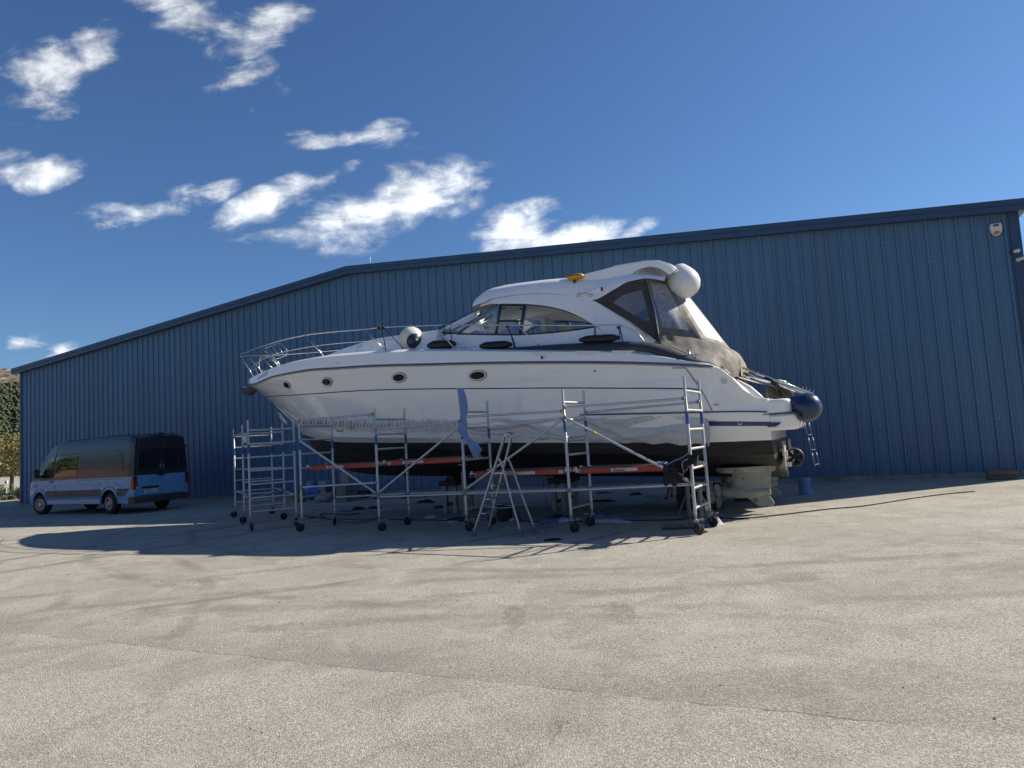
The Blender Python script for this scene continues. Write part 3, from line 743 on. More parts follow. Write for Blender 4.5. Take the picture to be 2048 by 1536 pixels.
# rub rail, pinstripe, lines
def line_tube(name, rf, x0, x1, r, m, n=70, dz=0, off=.004, parent=None, flat=None):
    for side in (1, -1):
        mb = MB(); pts = []
        for i in range(n+1):
            x = x0+(x1-x0)*i/n; b, z = rf(x); pts.append(L3(x, side*(b+off), z+dz))
        if flat:
            rows = [[(p[0], p[1], p[2]-flat/2) for p in pts], [(p[0], p[1]-side*.004*0, p[2]+flat/2) for p in pts]]
            mb.grid(rows)
            mb.build(name, m, parent or boat, solid=.004)
        else:
            mb.tube(pts, r, 8); mb.build(name, m, parent or boat, smooth=True)
z_low_rail = zcurve([(1160, 830), (1300, 827), (1409, 824.4), (1515, 823), (1545, 825)], 1.93)
line_tube('rub_rail', lambda x: (b_rub(x)-.012, rub_z(x)+.012), .02, 12.58, .019, M_rubr)
line_tube('rub_rail_strip', lambda x: (b_rub(x)-.02, rub_z(x)-.022), .04, 12.55, .010, M_ss)
line_tube('pinstripe', lambda x: (b_knu(x), z_knu(x)), XK+.02, 12.32, .012, M_pin, off=-.003)
line_tube('lower_rub_rail', lambda x: (b_knu(x)-.01+.0*x, z_low_rail(x)), trace([(1160, 830)], 1.95)[0][0], 13.38, .014, M_rubr, off=.01)
# deck cap
mb = MB(); rows = []
for i in range(NS+1):
    x, b, z = row_pt(0, i/NS)
    if x > 12.45: break
    cam_ = .05*min(1, x/2)
    rows.append([(x, -b, z), (x, -b*.93, z-.015), (x, -b*.5, z+cam_*.6), (x, 0, z+cam_), (x, b*.5, z+cam_*.6), (x, b*.93, z-.015), (x, b, z)])
mb.grid(rows); mb.build('deck', M_gel2, boat, smooth=True, autosmooth=50)

# ---- aft body: bathing platform, side wings, cockpit back
def rounded_plan(x0, x1, b, r, n=6):
    pts = [(x0, b)]
    for k in range(n+1):
        q = math.pi/2*k/n; pts.append((x1-r+r*math.sin(q), b-r+r*math.cos(q)))
    for k in range(n+1):
        q = math.pi/2*k/n; pts.append((x1-r+r*math.cos(q), -b+r-r*math.sin(q)))
    pts.append((x0, -b)); return pts
def plan_block(name, x0, x1, b, r, z0, z1, m, taper=.0, bev=.03, rise=0):
    pts = rounded_plan(x0, x1, b, r); mb = MB(); n = len(pts)
    lo = [L3(x-taper*(x > x0+.01), y*(1-taper*.3), z0+rise*(x-x0)) for x, y in pts]; hi = [L3(x, y, z1) for x, y in pts]
    mb.add(lo+hi, [tuple(range(n)), tuple(range(2*n-1, n-1, -1))]+[(i, i+n, (i+1) % n+n, (i+1) % n) for i in range(n)])
    return mb.build(name, m, boat, bevel=bev, seg=3, smooth=True, autosmooth=40)
plat = plan_block('bathing_platform', 13.34, 13.90, 1.885, .36, 1.475, 1.745, M_gel, taper=.05, bev=.045, rise=.0)
plan_block('platform_moulding', 13.34, 13.76, 1.905, .20, 1.74, 2.0, M_gel, bev=.05)
plan_block('platform_edge_rail', 13.30, 13.92, 1.915, .37, 1.742, 1.768, M_rubr, bev=.008)
# inner wings of the stern, sloping from the gunwale to the platform
for side in (1, -1):
    mb = MB(); pr = [(12.0, 2.72), (12.52, 2.66), (12.85, 2.44), (13.05, 2.22), (13.21, 2.03), (13.21, 1.72), (12.0, 1.72)]
    mb.prism([L3(x, side*1.84, z) for x, z in pr], (0, side*.42, 0)); mb.build('stern_wing', M_gel2, boat, bevel=.06, seg=3, smooth=True, autosmooth=35)
mb = MB(); mb.prism([L3(12.1, -1.5, 2.55), L3(12.6, -1.5, 2.5), L3(12.8, -1.5, 2.0), L3(12.8, -1.5, 1.7), L3(12.1, -1.5, 1.7)], (0, -3.0, 0)); mb.build('cockpit_back', M_gel2, boat, bevel=.03)
# name of the boat on the bow: small dark letters; navy band with skin fitting at the stern
def band(name, px_top, px_bot, m, off=.022, n=24):
    mb = MB(); r0 = []; r1 = []
    for i in range(n+1):
        t = i/n
        a = on_hull(px_top[0][0]+(px_top[1][0]-px_top[0][0])*t, px_top[0][1]+(px_top[1][1]-px_top[0][1])*t, off); r0.append(L3(*a))
        a = on_hull(px_bot[0][0]+(px_bot[1][0]-px_bot[0][0])*t, px_bot[0][1]+(px_bot[1][1]-px_bot[0][1])*t, off); r1.append(L3(*a))
    mb.grid([r0, r1]); return mb.build(name, m, boat)
band('navy_stripe', ((1411, 842.5), (1541, 843.5)), ((1411, 852), (1541, 852)), M_navy)
mb = MB(); mb.prism([L3(13.36, 1.8895, 1.615), L3(13.58, 1.8895, 1.61), L3(13.545, 1.8895, 1.57), L3(13.49, 1.8895, 1.540), L3(13.36, 1.8895, 1.540)], (0, -.004, 0)); mb.build('navy_stripe', M_navy, boat)
band('orange_decal', ((1427, 808), (1438, 808)), ((1427, 810), (1438, 810)), M_org, n=3)
def ring(u, v, ro, ri, m1, m2, name='skin_fitting', depth=.02):
    q = on_hull(u, v, .004); c = L3(*q)
    mb = MB(); mb.lathe(c, (0, -1, 0), [(-.01, ro), (depth, ro*.95), (depth, ri), (depth*.3, ri)], 16); o = mb.build(name, m1, boat, smooth=True, autosmooth=40)
    mb = MB(); mb.lathe((c[0], c[1]-depth*.5, c[2]), (0, -1, 0), [(0, ri), (.003, ri)], 16); mb.build('bore', m2, o)
ring(1479.5, 846.5, .034, .018, M_wht, M_blk)
for u in (674.5, 680, 685): ring(u, 862, .016, .010, M_blk, M_blk)
ring(1084.5, 715.2, .042, .03, M_ss, M_pin); ring(1092.5, 715.2, .013, .008, M_ss, M_blk); ring(1189.5, 742, .014, .009, M_blk, M_blk); ring(676, 726.3, .016, .011, M_ss, M_blk)
ring(1448, 762, .05, .038, M_ss, M_alu)
# aft deck joint lines
for (a, c) in (((1371.5, 736), (1402, 779)), ((1402, 779), (1424.5, 821)), ((1345, 736), (1371.5, 736))):
    mb = MB(); mb.tube([L3(*on_hull(a[0]+(c[0]-a[0])*t, a[1]+(c[1]-a[1])*t, -.001)) for t in np.linspace(0, 1, 8)], .007, 5); mb.build('moulding_joint', M_rubr, boat)

for k, (u, v) in enumerate(((516, 757), (519.5, 755), (523, 752.5), (527, 750.5), (530.5, 748.5), (534, 746.8))):
    c_ = np.array(L3(*on_hull(u, v, .006))); mb = MB(); h_ = .035+.018*(k > 2); mb.tube([c_+np.array([-.02, 0, -h_]), c_+np.array([.02, 0, h_])], .006, 4)
    if k in (1, 3, 4): mb.tube([c_+np.array([.02, 0, h_]), c_+np.array([.045, 0, h_*.6])], .006, 4)
    mb.build('bow_lettering', M_pin, boat)
# ---- portholes
for (u, v, w, h) in ((573.3, 770.3, 22, 16), (653.6, 763.8, 28, 17), (797.7, 755.2, 33, 18.5), (954.8, 751, 39, 19.5)):
    c = on_hull(u, v, 0); sc_ = F_PX/(c_dist := float(np.linalg.norm(bw(*c)-np.array([0, 0, CAM_H]))))
    a, e = w/sc_/2, h/sc_/2*1.0
    dx = .05; tang = np.array([2*dx, -(hull_b(c[0]+dx, c[2])-hull_b(c[0]-dx, c[2])), 0]); tang /= np.linalg.norm(tang)
    upv = np.array([0, -(hull_b(c[0], c[2]+.08)-hull_b(c[0], c[2]-.08)), .16]); upv /= np.linalg.norm(upv); nrm = np.cross(tang, upv); nrm *= np.sign(-nrm[1])
    a /= max(.5, float(tang[0]))
    C = np.array(L3(*c))
    def ell(fa, fe, off, n=28): return [C+tang*a*fa*math.copysign(abs(math.cos(q))**.9, math.cos(q))+upv*e*fe*math.copysign(abs(math.sin(q))**1.15, math.sin(q))+nrm*off for q in np.linspace(0, 2*math.pi, n, endpoint=False)]
    for sd in (1, -1):
        f = lambda P: [(p[0], p[1]*sd, p[2]) for p in P]
        mb = MB(); mb.grid([f(ell(1.04, 1.04, -.01)), f(ell(1.02, 1.02, .014)), f(ell(.96, .92, .022)), f(ell(.88, .76, .014)), f(ell(.86, .74, -.02))], closed=True)
        o = mb.build('porthole', M_pring, boat, smooth=True, autosmooth=60)
        mb = MB(); mb.tube(f(ell(1.06, 1.07, .003)), .005, 5, closed=True); mb.build('seal', M_pin, o)
        P = f(ell(.88, .76, .006)); mb = MB(); mb.add(P, [tuple(range(len(P)))]); mb.build('pane', M_glassP, o)

# ---- coachroof: low foredeck wedge
def loft(name, secs, m, smooth=True, autosmooth=30, solid=0, closed_ends=True, bev=0):
    """secs: list of (x, [(b, z) from the edge to the centre])"""
    mb = MB(); rows = []
    for x, P in secs:
        rows.append([L3(*( (x, b, z) if not isinstance(x, tuple) else (x[0], b, z))) for b, z in P] + [L3(x, -b, z) for b, z in P[::-1][(1 if abs(P[-1][0]) < 1e-6 else 0):]])
    mb.grid(rows)
    if closed_ends:
        n = len(rows[0]); mb.add(rows[0], [tuple(range(n))]); mb.add(rows[-1], [tuple(range(n))])
    return mb.build(name, m, boat, smooth=smooth, autosmooth=autosmooth, solid=solid, bevel=bev)
def bb(u, v, b): q = bt(u, v, b); return float(q[0]), float(q[2])
zc_fore = zcurve([(620, 716), (655, 710.5), (712, 697), (760, 688), (792, 681.5), (830, 674.5), (858, 670.5), (884, 666)], 0.35)
secs = []
xs0 = trace([(620, 716)], .35)[0][0]; xs1 = 6.75
for x in np.linspace(xs0, xs1, 16):
    zt = zc_fore(x); zd = z_deckf(x)+.0; w = min(1.45, .35+1.05*min(1, (x-xs0)/2.6)); zt = max(zt, zd+.05)
    secs.append((x, [(w+.07, zd-.06), (w, zd+(zt-zd)*.45), (w-.10, zd+(zt-zd)*.82), (w*.6, zt-.012), (0, zt+.01)]))
loft('coachroof', secs, M_gel2)

# ---- cabin sides, hardtop
z_wb = zcurve([(886, 667.5), (928, 668), (986.5, 669.3), (1043, 669), (1113, 664), (1160, 658.5), (1191.6, 653)], 1.42)
z_wt = zcurve([(1003, 608.5), (1051, 609), (1082, 611.5), (1113, 617), (1137, 624), (1156, 632.5), (1175, 643), (1191.6, 652.5)], 1.28)
z_crs = zcurve([(951, 607), (985, 598), (1025, 591), (1074, 587.5), (1133, 590.5), (1191.6, 603), (1236.7, 627), (1275.8, 652), (1300, 671), (1319, 686)], 1.26)
z_top = zcurve([(951, 604.5), (970, 592), (1010, 579), (1040, 573.5), (1070, 569), (1127, 562), (1180, 558.5), (1230, 556.5), (1262, 555), (1300, 554.5), (1330, 560)], .55)
xw0 = trace([(1003, 608.5)], 1.28)[0][0]; xw1 = trace([(1191.6, 652.5)], 1.28)[0][0]; xbrow = trace([(950, 610)], .9)[0][0]
xA0 = trace([(914, 667)], 1.42)[0][0]        # foot of the near windscreen pillar
xAt = trace([(998, 609.5)], 1.25)[0][0]      # its top
bA0, bAt = 1.42, 1.25
zA0, zAt = trace([(914, 667)], 1.42)[0][1], trace([(998, 609.5)], 1.25)[0][1]
# lower cabin side: from the side deck up to the window sill
secs = []
XC1 = 11.1
def sill(x): return z_wb(x) if x < xw1 else z_crs(max(x, xw1))*.0+z_wb(xw1)+(x-xw1)*0.0
for side in (1, -1):
    mb = MB(); rows = []
    for x in np.linspace(xA0-.75, xw1, 30):
        w = 1.42 if x > xA0 else 1.42-.55*((xA0-x)/.75)**1.6
        zs = z_wb(max(x, xA0-.4)); zd = z_deckf(x)-.08
        rows.append([L3(x, side*(w+.13), zd), L3(x, side*(w+.05), zd+.6*(zs-zd)), L3(x, side*w, zs)])
    mb.grid(rows)
    mb.build('cabin_side', M_gel2, boat, smooth=True, autosmooth=50)
    # quarter behind the window: between the window arch and the crease
    mb = MB(); rows = []
    for x in np.linspace(xw0-.05, trace([(1319, 686)], 1.26)[0][0]+.02, 46):
        zc = z_crs(x)
        if x < xw1: zb = z_wt(x); bb_ = 1.29
        else: zb = z_deckf(x)-.08+(z_wb(xw1)-z_deckf(xw1)+.08)*max(0, 1-(x-xw1)/.001) if False else z_deckf(x)-.08; bb_ = 1.52
        zb = min(zb, zc-.01)
        if x >= xw1:
            rows.append([L3(x, side*1.55, zb), L3(x, side*1.47, zb+.3*(zc-zb)), L3(x, side*1.36, zb+.7*(zc-zb)), L3(x, side*1.25, zc)])
        else:
            rows.append([L3(x, side*1.30, zb), L3(x, side*1.295, zb+.3*(zc-zb)), L3(x, side*1.28, zb+.7*(zc-zb)), L3(x, side*1.25, zc)])
    mb.grid(rows)
    mb.build('cabin_quarter', M_gel2, boat, smooth=True, autosmooth=50)
# hardtop shell: crease to crown
secs = []
xr1 = trace([(1330, 562.5)], 1.22)[0][0]
z_edge = zcurve([(951, 607), (985, 598), (1025, 591), (1074, 587.5), (1133, 590.5), (1187, 601), (1230, 579), (1262, 562.5), (1290, 557.5), (1330, 562.5)], 1.22)
xr0 = trace([(949, 610.5)], .6)[0][0]
mb = MB(); rows = []
xtip = trace([(951, 607)], 1.22)[0][0]
for x in list(np.linspace(xr0, xtip+.6, 9))+list(np.linspace(xtip+.72, xr1, 34)):
    f = min(1, max(0, (x-xr0)/(xtip+.3-xr0))); w = .70+.55*math.sqrt(f) if f < 1 else 1.25
    ze = z_edge(x); zt = max(z_top(x), ze+.012)
    if f < 1: ze = min(ze, z_edge(xtip))-.0; zt = max(zt, ze+.02)
    P = [(w, ze), (w-.02, ze+.22*(zt-ze)), (w-.09, ze+.60*(zt-ze)), (w-.24, ze+.90*(zt-ze)), (w*.45, zt), (0, zt+.02)]
    rows.append([L3(x, b, z) for b, z in P]+[L3(x, -b, z) for b, z in P[::-1][1:]])
mb.grid(rows); n = len(rows[0])
mb.build('hardtop', M_gel2, boat, smooth=True, autosmooth=45)
# the lining below it
mb = MB(); rows2 = []
for r in rows[:-1]:
    x = r[0][0]; w = -r[0][1]-.03; z = min(r[0][2]-.015, z_wt(max(x, xw0))+.06 if x < xw1 else 99)
    z = r[0][2]-.02
    rows2.append([L3(x, w, z), L3(x, w*.7, z+.05), L3(x, 0, z+.07), L3(x, -w*.7, z+.05), L3(x, -w, z)])
mb.grid(rows2); mb.build('headlining', M_cream, boat, smooth=True)
# brow below the crease in front of the windows
for side in (1, -1):
    mb = MB(); rows3 = []
    for x in np.linspace(xtip, xw0+.02, 14):
        zc = z_crs(x); f = (x-xtip)/(xw0-xtip)
        rows3.append([L3(x, side*(1.0+.295*min(1, f*1.5)), (zc-.03)*(1-f)+f*z_wt(xw0)), L3(x, side*(1.05+.20*min(1, f*1.5)), zc)])
    mb.grid(rows3); mb.build('hardtop_brow', M_gel2, boat, smooth=True)

# window panes and frames
M_dkfr = mat('dark_window_frame', (.025, .030, .038), .35, .2)
M_grfr = mat('grey_window_frame', (.20, .23, .27), .3, .7)
xm1 = trace([(990, 668)], 1.42)[0][0]; xm1t = trace([(1000, 609)], 1.28)[0][0]
xm2 = trace([(1043, 669)], 1.42)[0][0]; xm2t = trace([(1053, 609)], 1.28)[0][0]
for side in (1, -1):
    def S(x, t): # point on the side glass, t 0 sill .. 1 top
        zb, zt = z_wb(x), z_wt(max(x, xw0)); return L3(x, side*(1.42-.13*t), zb+(zt-zb)*t)
    def Sb(xb, xt, t):
        return tuple(np.array(L3(xb, side*1.42, z_wb(xb)))*(1-t)+np.array(L3(xt, side*1.29, z_wt(max(xt, xw0))))*t)
    A0p, Atp = np.array(L3(xA0, side*bA0, zA0)), np.array(L3(xAt, side*bAt, zAt))
    # triangular front side pane
    mb = MB(); N = 10
    mb.grid([[tuple(A0p+(Atp-A0p)*i/N) for i in range(N+1)], [Sb(xm1, xm1t, i/N) for i in range(N+1)]])
    g_ = mb.build('side_window', M_glass, boat)
    # opening pane
    mb = MB(); mb.grid([[Sb(xm1, xm1t, i/N) for i in range(N+1)], [Sb(xm2, xm2t, i/N) for i in range(N+1)]]); g2 = mb.build('side_window', M_glass, boat)
    # long rear pane
    mb = MB(); rr = []
    for i in range(25):
        s = i/24; xb = xm2+(xw1-xm2)*s; xt = xm2t+(xw1-xm2t)*s; rr.append([Sb(xb, xt, j/6) for j in range(7)])
    mb.grid(rr); g3 = mb.build('side_window', M_glass, boat, smooth=True)
    # windscreen front panes, swept round to the middle
    Fc = np.array(L3(trace([(884, 666)], .35)[0][0]-.28, 0, trace([(884, 666)], .35)[0][1])); Ft = np.array(L3(xr0+.03, 0, z_edge(xtip)+.0))
    Fe0 = np.array(L3(trace([(884, 666)], .35)[0][0]-.05, side*.75, trace([(884, 666)], .35)[0][1]-.0)); Fe1 = np.array(L3(xr0+.10, side*.72, z_edge(xtip)-.01))
    rows_ = []
    for t in np.linspace(0, 1, 7):
        a = Fc+(Ft-Fc)*t; b_ = Fe0+(Fe1-Fe0)*t; c = A0p+(Atp-A0p)*t
        rows_.append([tuple(a), tuple(a*.5+b_*.5+np.array([-.02, 0, 0])), tuple(b_), tuple(b_*.5+c*.5+np.array([-.05, 0, 0])), tuple(c)])
    mb = MB(); mb.grid(rows_); ws = mb.build('windscreen', M_glass, boat, smooth=True)
    mb = MB(); mb.tube([A0p, (A0p+Atp)/2, Atp], .035, 8); mb.build('windscreen_pillar', M_grfr, boat, smooth=True)
    if side > 0:
        mb = MB(); mb.tube([r[0] for r in rows_], .028, 8); mb.build('windscreen_centre_post', M_grfr, boat, smooth=True)
    mb = MB(); mb.tube([tuple(p) for p in rows_[0]], .022, 6); mb.build('windscreen_base', M_dkfr, boat, smooth=True)
    mb = MB(); mb.tube([Sb(xm1, xm1t, 0), Sb(xm1, xm1t, 1)], .025, 8); mb.tube([Sb(xm2, xm2t, 0), Sb(xm2, xm2t, 1)], .02, 8); mb.build('window_post', M_grfr, boat, smooth=True)
    o_ = np.array([0, -side*.012, 0])
    mb = MB()
    ins = .035
    q = [np.array(Sb(xm1+ins, xm1t+ins, t))+o_ for t in (.0, .97)]; q2 = [np.array(Sb(xm2-ins, xm2t-ins, t))+o_ for t in (.0, .97)]
    for a, c in ((q[0], q[1]), (q2[0], q2[1]), (q[1], q2[1]), (q[0]+(q[1]-q[0])*.46, q2[0]+(q2[1]-q2[0])*.46)): mb.tube([a, c], .021, 6)
    mb.build('opening_window_frame', M_dkfr, g2, smooth=True)
    mb = MB(); 
    for a in (q[1]+(q2[1]-q[1])*.12, q[1]+(q2[1]-q[1])*.88): mb.box(a+np.array([0, 0, -.07]), (.07, .03, .03))
    mb.build('latch', M_dkfr, g2)
    mb = MB(); mb.tube([S(x, 0) for x in np.linspace(xA0, xw1, 30)], .018, 6); mb.build('window_sill', M_dkfr, boat, smooth=True)
    mb = MB(); mb.tube([S(x, 1) for x in np.linspace(xw0, xw1, 30)], .014, 6); mb.build('window_seal', M_dkfr, boat, smooth=True)
# saloon seen through the glass
xi0 = xA0-.4
mb = MB(); mb.prism([L3(xi0, 1.2, 3.75), L3(xi0+.7, 1.2, 4.0), L3(xi0+1.1, 1.2, 3.9), L3(xi0+1.2, 1.2, 3.2), L3(xi0, 1.2, 3.3)], (0, 2.4, 0)); mb.build('dashboard', mat('dashboard_vinyl', (.55, .56, .55), .5), boat, bevel=.03)
mb = MB(); mb.tube([L3(xi0+1.25+.10*math.cos(q), -.5+.17*math.cos(q)*0+.18*math.sin(q), 4.0+.18*math.cos(q)) for q in np.linspace(0, 2*math.pi, 18)[:-1]], .012, 6, closed=True); mb.build('steering_wheel', M_blk, boat, smooth=True)
for xx, b0, w in ((xi0+1.9, .55, .6), (xi0+1.9, -.55, .6), (xi0+3.2, .8, .9)):
    mb = MB(); mb.box(L3(xx, b0, 3.5), (.5, w, .25)); mb.box(L3(xx+.25, b0, 3.85), (.12, w, .6)); mb.build('saloon_seat', M_cream, boat, bevel=.04)
mb = MB(); mb.box(L3((xi0+11)/2, 0, 3.1), (11-xi0-.4, 2.6, .05)); mb.build('saloon_floor', M_cream, boat)

# ---- roof details
for side in (1, -1):
    mb = MB(); xs = np.linspace(xtip+.35, xtip+1.9, 9)
    P = [L3(x, side*(.93-.02*i), z_edge(x)+(z_top(x)-z_edge(x))*.86+.05) for i, x in enumerate(xs)]
    P[0] = (P[0][0], P[0][1], P[0][2]-.06); P[-1] = (P[-1][0], P[-1][1], P[-1][2]-.06)
    mb.tube(P, .012, 6); mb.build('roof_handrail', M_ss, boat, smooth=True)
    mb = MB(); P = [L3(x, side*.62, z_top(x)+.035) for x in np.linspace(xtip+2.6, 10.6, 12)]; mb.tube(P, .008, 5); mb.build('roof_cable', M_blk, boat)
q = bt(1256.5 - 52, 579, 1.22)
mb = MB(); mb.prism([L3(q[0]-.42, 1.16, q[2]-.035), L3(q[0]+.06, 1.16, q[2]-.05), L3(q[0]+.06, 1.16, q[2]+.06), L3(q[0]-.05, 1.16, q[2]+.055)], (0, -.09, 0)); o = mb.build('side_light', M_gel2, boat, bevel=.02, seg=3, smooth=True, autosmooth=40)
mb = MB(); mb.box(L3(q[0]+.005, 1.255, q[2]), (.05, .012, .075)); mb.build('red_lens', mat('red_lens', (.22, .02, .015), .2), o)
qa, qb_ = bt(1157, 591, 1.25), bt(1182, 591, 1.25)
mb = MB(); mb.tube([L3(qa[0], 1.27, qa[2]), L3(qa[0]+.03, 1.31, qa[2]+.03), L3(qb_[0]-.03, 1.31, qb_[2]+.035), L3(qb_[0], 1.27, qb_[2])], .010, 6); mb.build('grab_handle', M_ss, boat, smooth=True)
for qq in (qa, qb_):
    mb = MB(); mb.lathe(L3(qq[0], 1.23, qq[2]), (0, -1, 0), [(0, .035), (.04, .03), (.05, .015)], 12); mb.build('handle_foot', M_ss, boat, smooth=True)
# arch / spoiler on the roof
def pxz(pts, b): return [bb(u, v, b) for u, v in pts]
outer = [(1105, 563), (1168, 548.5), (1225, 534), (1287, 523.5), (1315, 522.5), (1334, 528), (1350, 541)]
inner = [(1262, 557), (1264, 549), (1271, 542), (1284, 536.5), (1300, 533), (1318, 536), (1338, 549)]
for side in (1, -1):
    b0 = 1.05
    O = pxz(outer, b0); I = pxz(inner, b0)
    zl = pxz([(1105, 566), (1200, 562), (1257, 559)], b0)
    poly = O+I[::-1]+[zl[2], zl[1], zl[0]]
    mb = MB(); n = len(poly)
    mb.prism([L3(x, side*(b0+.02), z) for x, z in poly], (0, side*.07, 0))
    mb.build('arch_side', M_gel2, boat, bevel=.02, seg=2, smooth=True, autosmooth=35)
O = pxz(outer[2:], 1.05)
mb = MB(); rows = []
for x, z in O:
    rows.append([L3(x-.0+.10*(1-abs(t)), t*1.0, z+.02*(1-t*t)) for t in np.linspace(-1, 1, 9)])
mb.grid(rows); mb.build('arch_wing', M_gel2, boat, smooth=True, solid=.07)
# search light / roof antenna stub and horn

# ---- canopy: grey canvas with clear panes
def vinyl():
    m = bpy.data.materials.new('clear_vinyl'); m.use_nodes = True; nt = m.node_tree; nt.nodes.clear(); g = G(nt)
    P = g.n('ShaderNodeTexCoord').outputs['Object']
    n = g.noise(P, 6, 5, .6, .8); n2 = g.noise(P, 35, 4, .7)
    h = g.m('ADD', n, g.m('MULTIPLY', n2, .5))
    bp = g.n('ShaderNodeBump', i={'Height': h, 'Strength': .22, 'Distance': .012})
    d = g.n('ShaderNodeBsdfDiffuse', i={'Color': g.ramp(g.noise(P, 22, 6, .75, .5), [(.38, (.16, .18, .23)), (.52, (.32, .34, .37)), (.66, (.58, .59, .60))]), 'Normal': bp.outputs[0]})
    gl = g.n('ShaderNodeBsdfGlossy', i={'Roughness': .38, 'Color': (.8, .8, .8, 1), 'Normal': bp.outputs[0]})
    tr = g.n('ShaderNodeBsdfTransparent', i={'Color': (.62, .60, .56, 1)})
    a = g.n('ShaderNodeMixShader', i={0: .28, 1: d.outputs[0], 2: gl.outputs[0]})
    b = g.n('ShaderNodeMixShader', i={0: g.smooth(n, .3, .7, .52, .80), 1: tr.outputs[0], 2: a.outputs[0]})
    out = g.n('ShaderNodeOutputMaterial'); nt.links.new(b.outputs[0], out.inputs[0]); return m
M_vin = vinyl()
def C3(u, v, b): q = bt(u, v, b); return np.array(L3(*q))
def patch(tl, tr_, br, bl, nu=14, nv=14, sag=.0, wr=0.0, seed=0, dirn=(0, -1, 0)):
    rr = random.Random(seed); ph = [rr.uniform(0, 6) for _ in range(4)]
    rows = []
    for j in range(nv+1):
        t = j/nv; a = tl+(bl-tl)*t; b = tr_+(br-tr_)*t
        row = []
        for i in range(nu+1):
            s = i/nu; p = a+(b-a)*s
            w = 4*s*(1-s)*4*t*(1-t)
            off = sag*w + wr*(math.sin(9*s+4*t+ph[0])+.6*math.sin(17*s-6*t+ph[1])+.4*math.sin(29*s+11*t+ph[2]))*(.2+t)
            row.append(p+np.array(dirn)*off)
        rows.append(row)
    return rows
for side in (1, -1):
    def mir(rows): return [[(p[0], p[1]*side, p[2]) for p in r] for r in rows]
    # side panel: dark frame with a pane
    T0 = C3(1187, 600.6, 1.25); T1 = C3(1275.8, 559.5, 1.18); T2 = C3(1293, 557.5, 1.15); B1 = C3(1320, 686, 1.36); M1 = C3(1252, 640, 1.30)
    W = [C3(1226, 605, 1.24), C3(1246, 590, 1.22), C3(1283, 579, 1.19), C3(1291, 607, 1.24), C3(1299, 641, 1.30), C3(1289, 642.5, 1.31), C3(1262, 627, 1.285)]
    Oc = [C3(1187, 600.6, 1.25), C3(1230, 577.5, 1.21), C3(1278, 559, 1.17), C3(1295, 557.5, 1.15), C3(1311, 640, 1.30), C3(1319, 686, 1.36), C3(1262, 644, 1.30)]
    # ring between the outline and the pane
    n = 7
    mb = MB(); vs = Oc+W; mb.add([(p[0], p[1]*side, p[2]) for p in vs], [(i, (i+1) % n, (i+1) % n+n, i+n) for i in range(n)])
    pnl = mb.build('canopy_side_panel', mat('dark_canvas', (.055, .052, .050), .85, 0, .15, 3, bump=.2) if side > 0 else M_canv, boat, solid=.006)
    mb = MB(); mb.add([(p[0], p[1]*side, p[2]) for p in W], [tuple(range(7))])
    mb.build('pane', glass_mat('smoked_vinyl', (.50, .46, .42), .80, .12), pnl)
    # aft quarter: canvas border and bright pane
    q = patch(C3(1292, 556, 1.16), C3(1338, 565, .72), C3(1402, 676, 1.10), C3(1319, 668, 1.40), 16, 16, .05, .006, 3)
    cell = lambda i, j: (3 <= i <= 12) and (2 <= j <= 14)
    # split in pane and border by cell
    mbp, mbc = MB(), MB(); 
    R_ = mir(q); nr = len(R_)-1
    for j in range(nr):
        for i in range(16):
            f = [R_[j][i], R_[j][i+1], R_[j+1][i+1], R_[j+1][i]]
            inside = (1.2 <= i <= 12.5) and (1 <= j <= 13)
            (mbp if inside else mbc).add(f, [(0, 1, 2, 3)])
    import bmesh
    o = mbc.build('canopy_quarter_panel', M_canv, boat, smooth=True); o2 = mbp.build('pane', M_vin, o, smooth=True)
    for ob in (o, o2):
        bm = bmesh.new(); bm.from_mesh(ob.data); bmesh.ops.remove_doubles(bm, verts=bm.verts, dist=1e-4); bmesh.ops.recalc_face_normals(bm, faces=bm.faces); bm.to_mesh(ob.data); bm.free()
# straps on the smoked half moon by the arch, then the rear panel across the cockpit
E0 = C3(1338, 565, .72); E1 = C3(1402, 676, 1.10)
E2 = C3(1352, 560, .0); E3 = C3(1462, 697, .0)
for side in (1, -1):
    q = patch(E0, np.array([E2[0], 0, E2[2]]), np.array([E3[0], 0, E3[2]-.02]), E1, 12, 14, .03, .006, 5, (.6, 0, .8))
    R_ = [[(p[0], p[1]*side, p[2]) for p in r] for r in q]; mbp, mbc = MB(), MB()
    for j in range(14):
        for i in range(12):
            f = [R_[j][i], R_[j][i+1], R_[j+1][i+1], R_[j+1][i]]
            (mbp if (2 <= i <= 10 and 1 <= j <= 12) else mbc).add(f, [(0, 1, 2, 3)])
    o = mbc.build('canopy_rear_panel', M_canvL, boat, smooth=True); o2 = mbp.build('pane', M_vin, o, smooth=True)
    for ob in (o, o2):
        bm = bmesh.new(); bm.from_mesh(ob.data); bmesh.ops.remove_doubles(bm, verts=bm.verts, dist=1e-4); bmesh.ops.recalc_face_normals(bm, faces=bm.faces); bm.to_mesh(ob.data); bm.free()
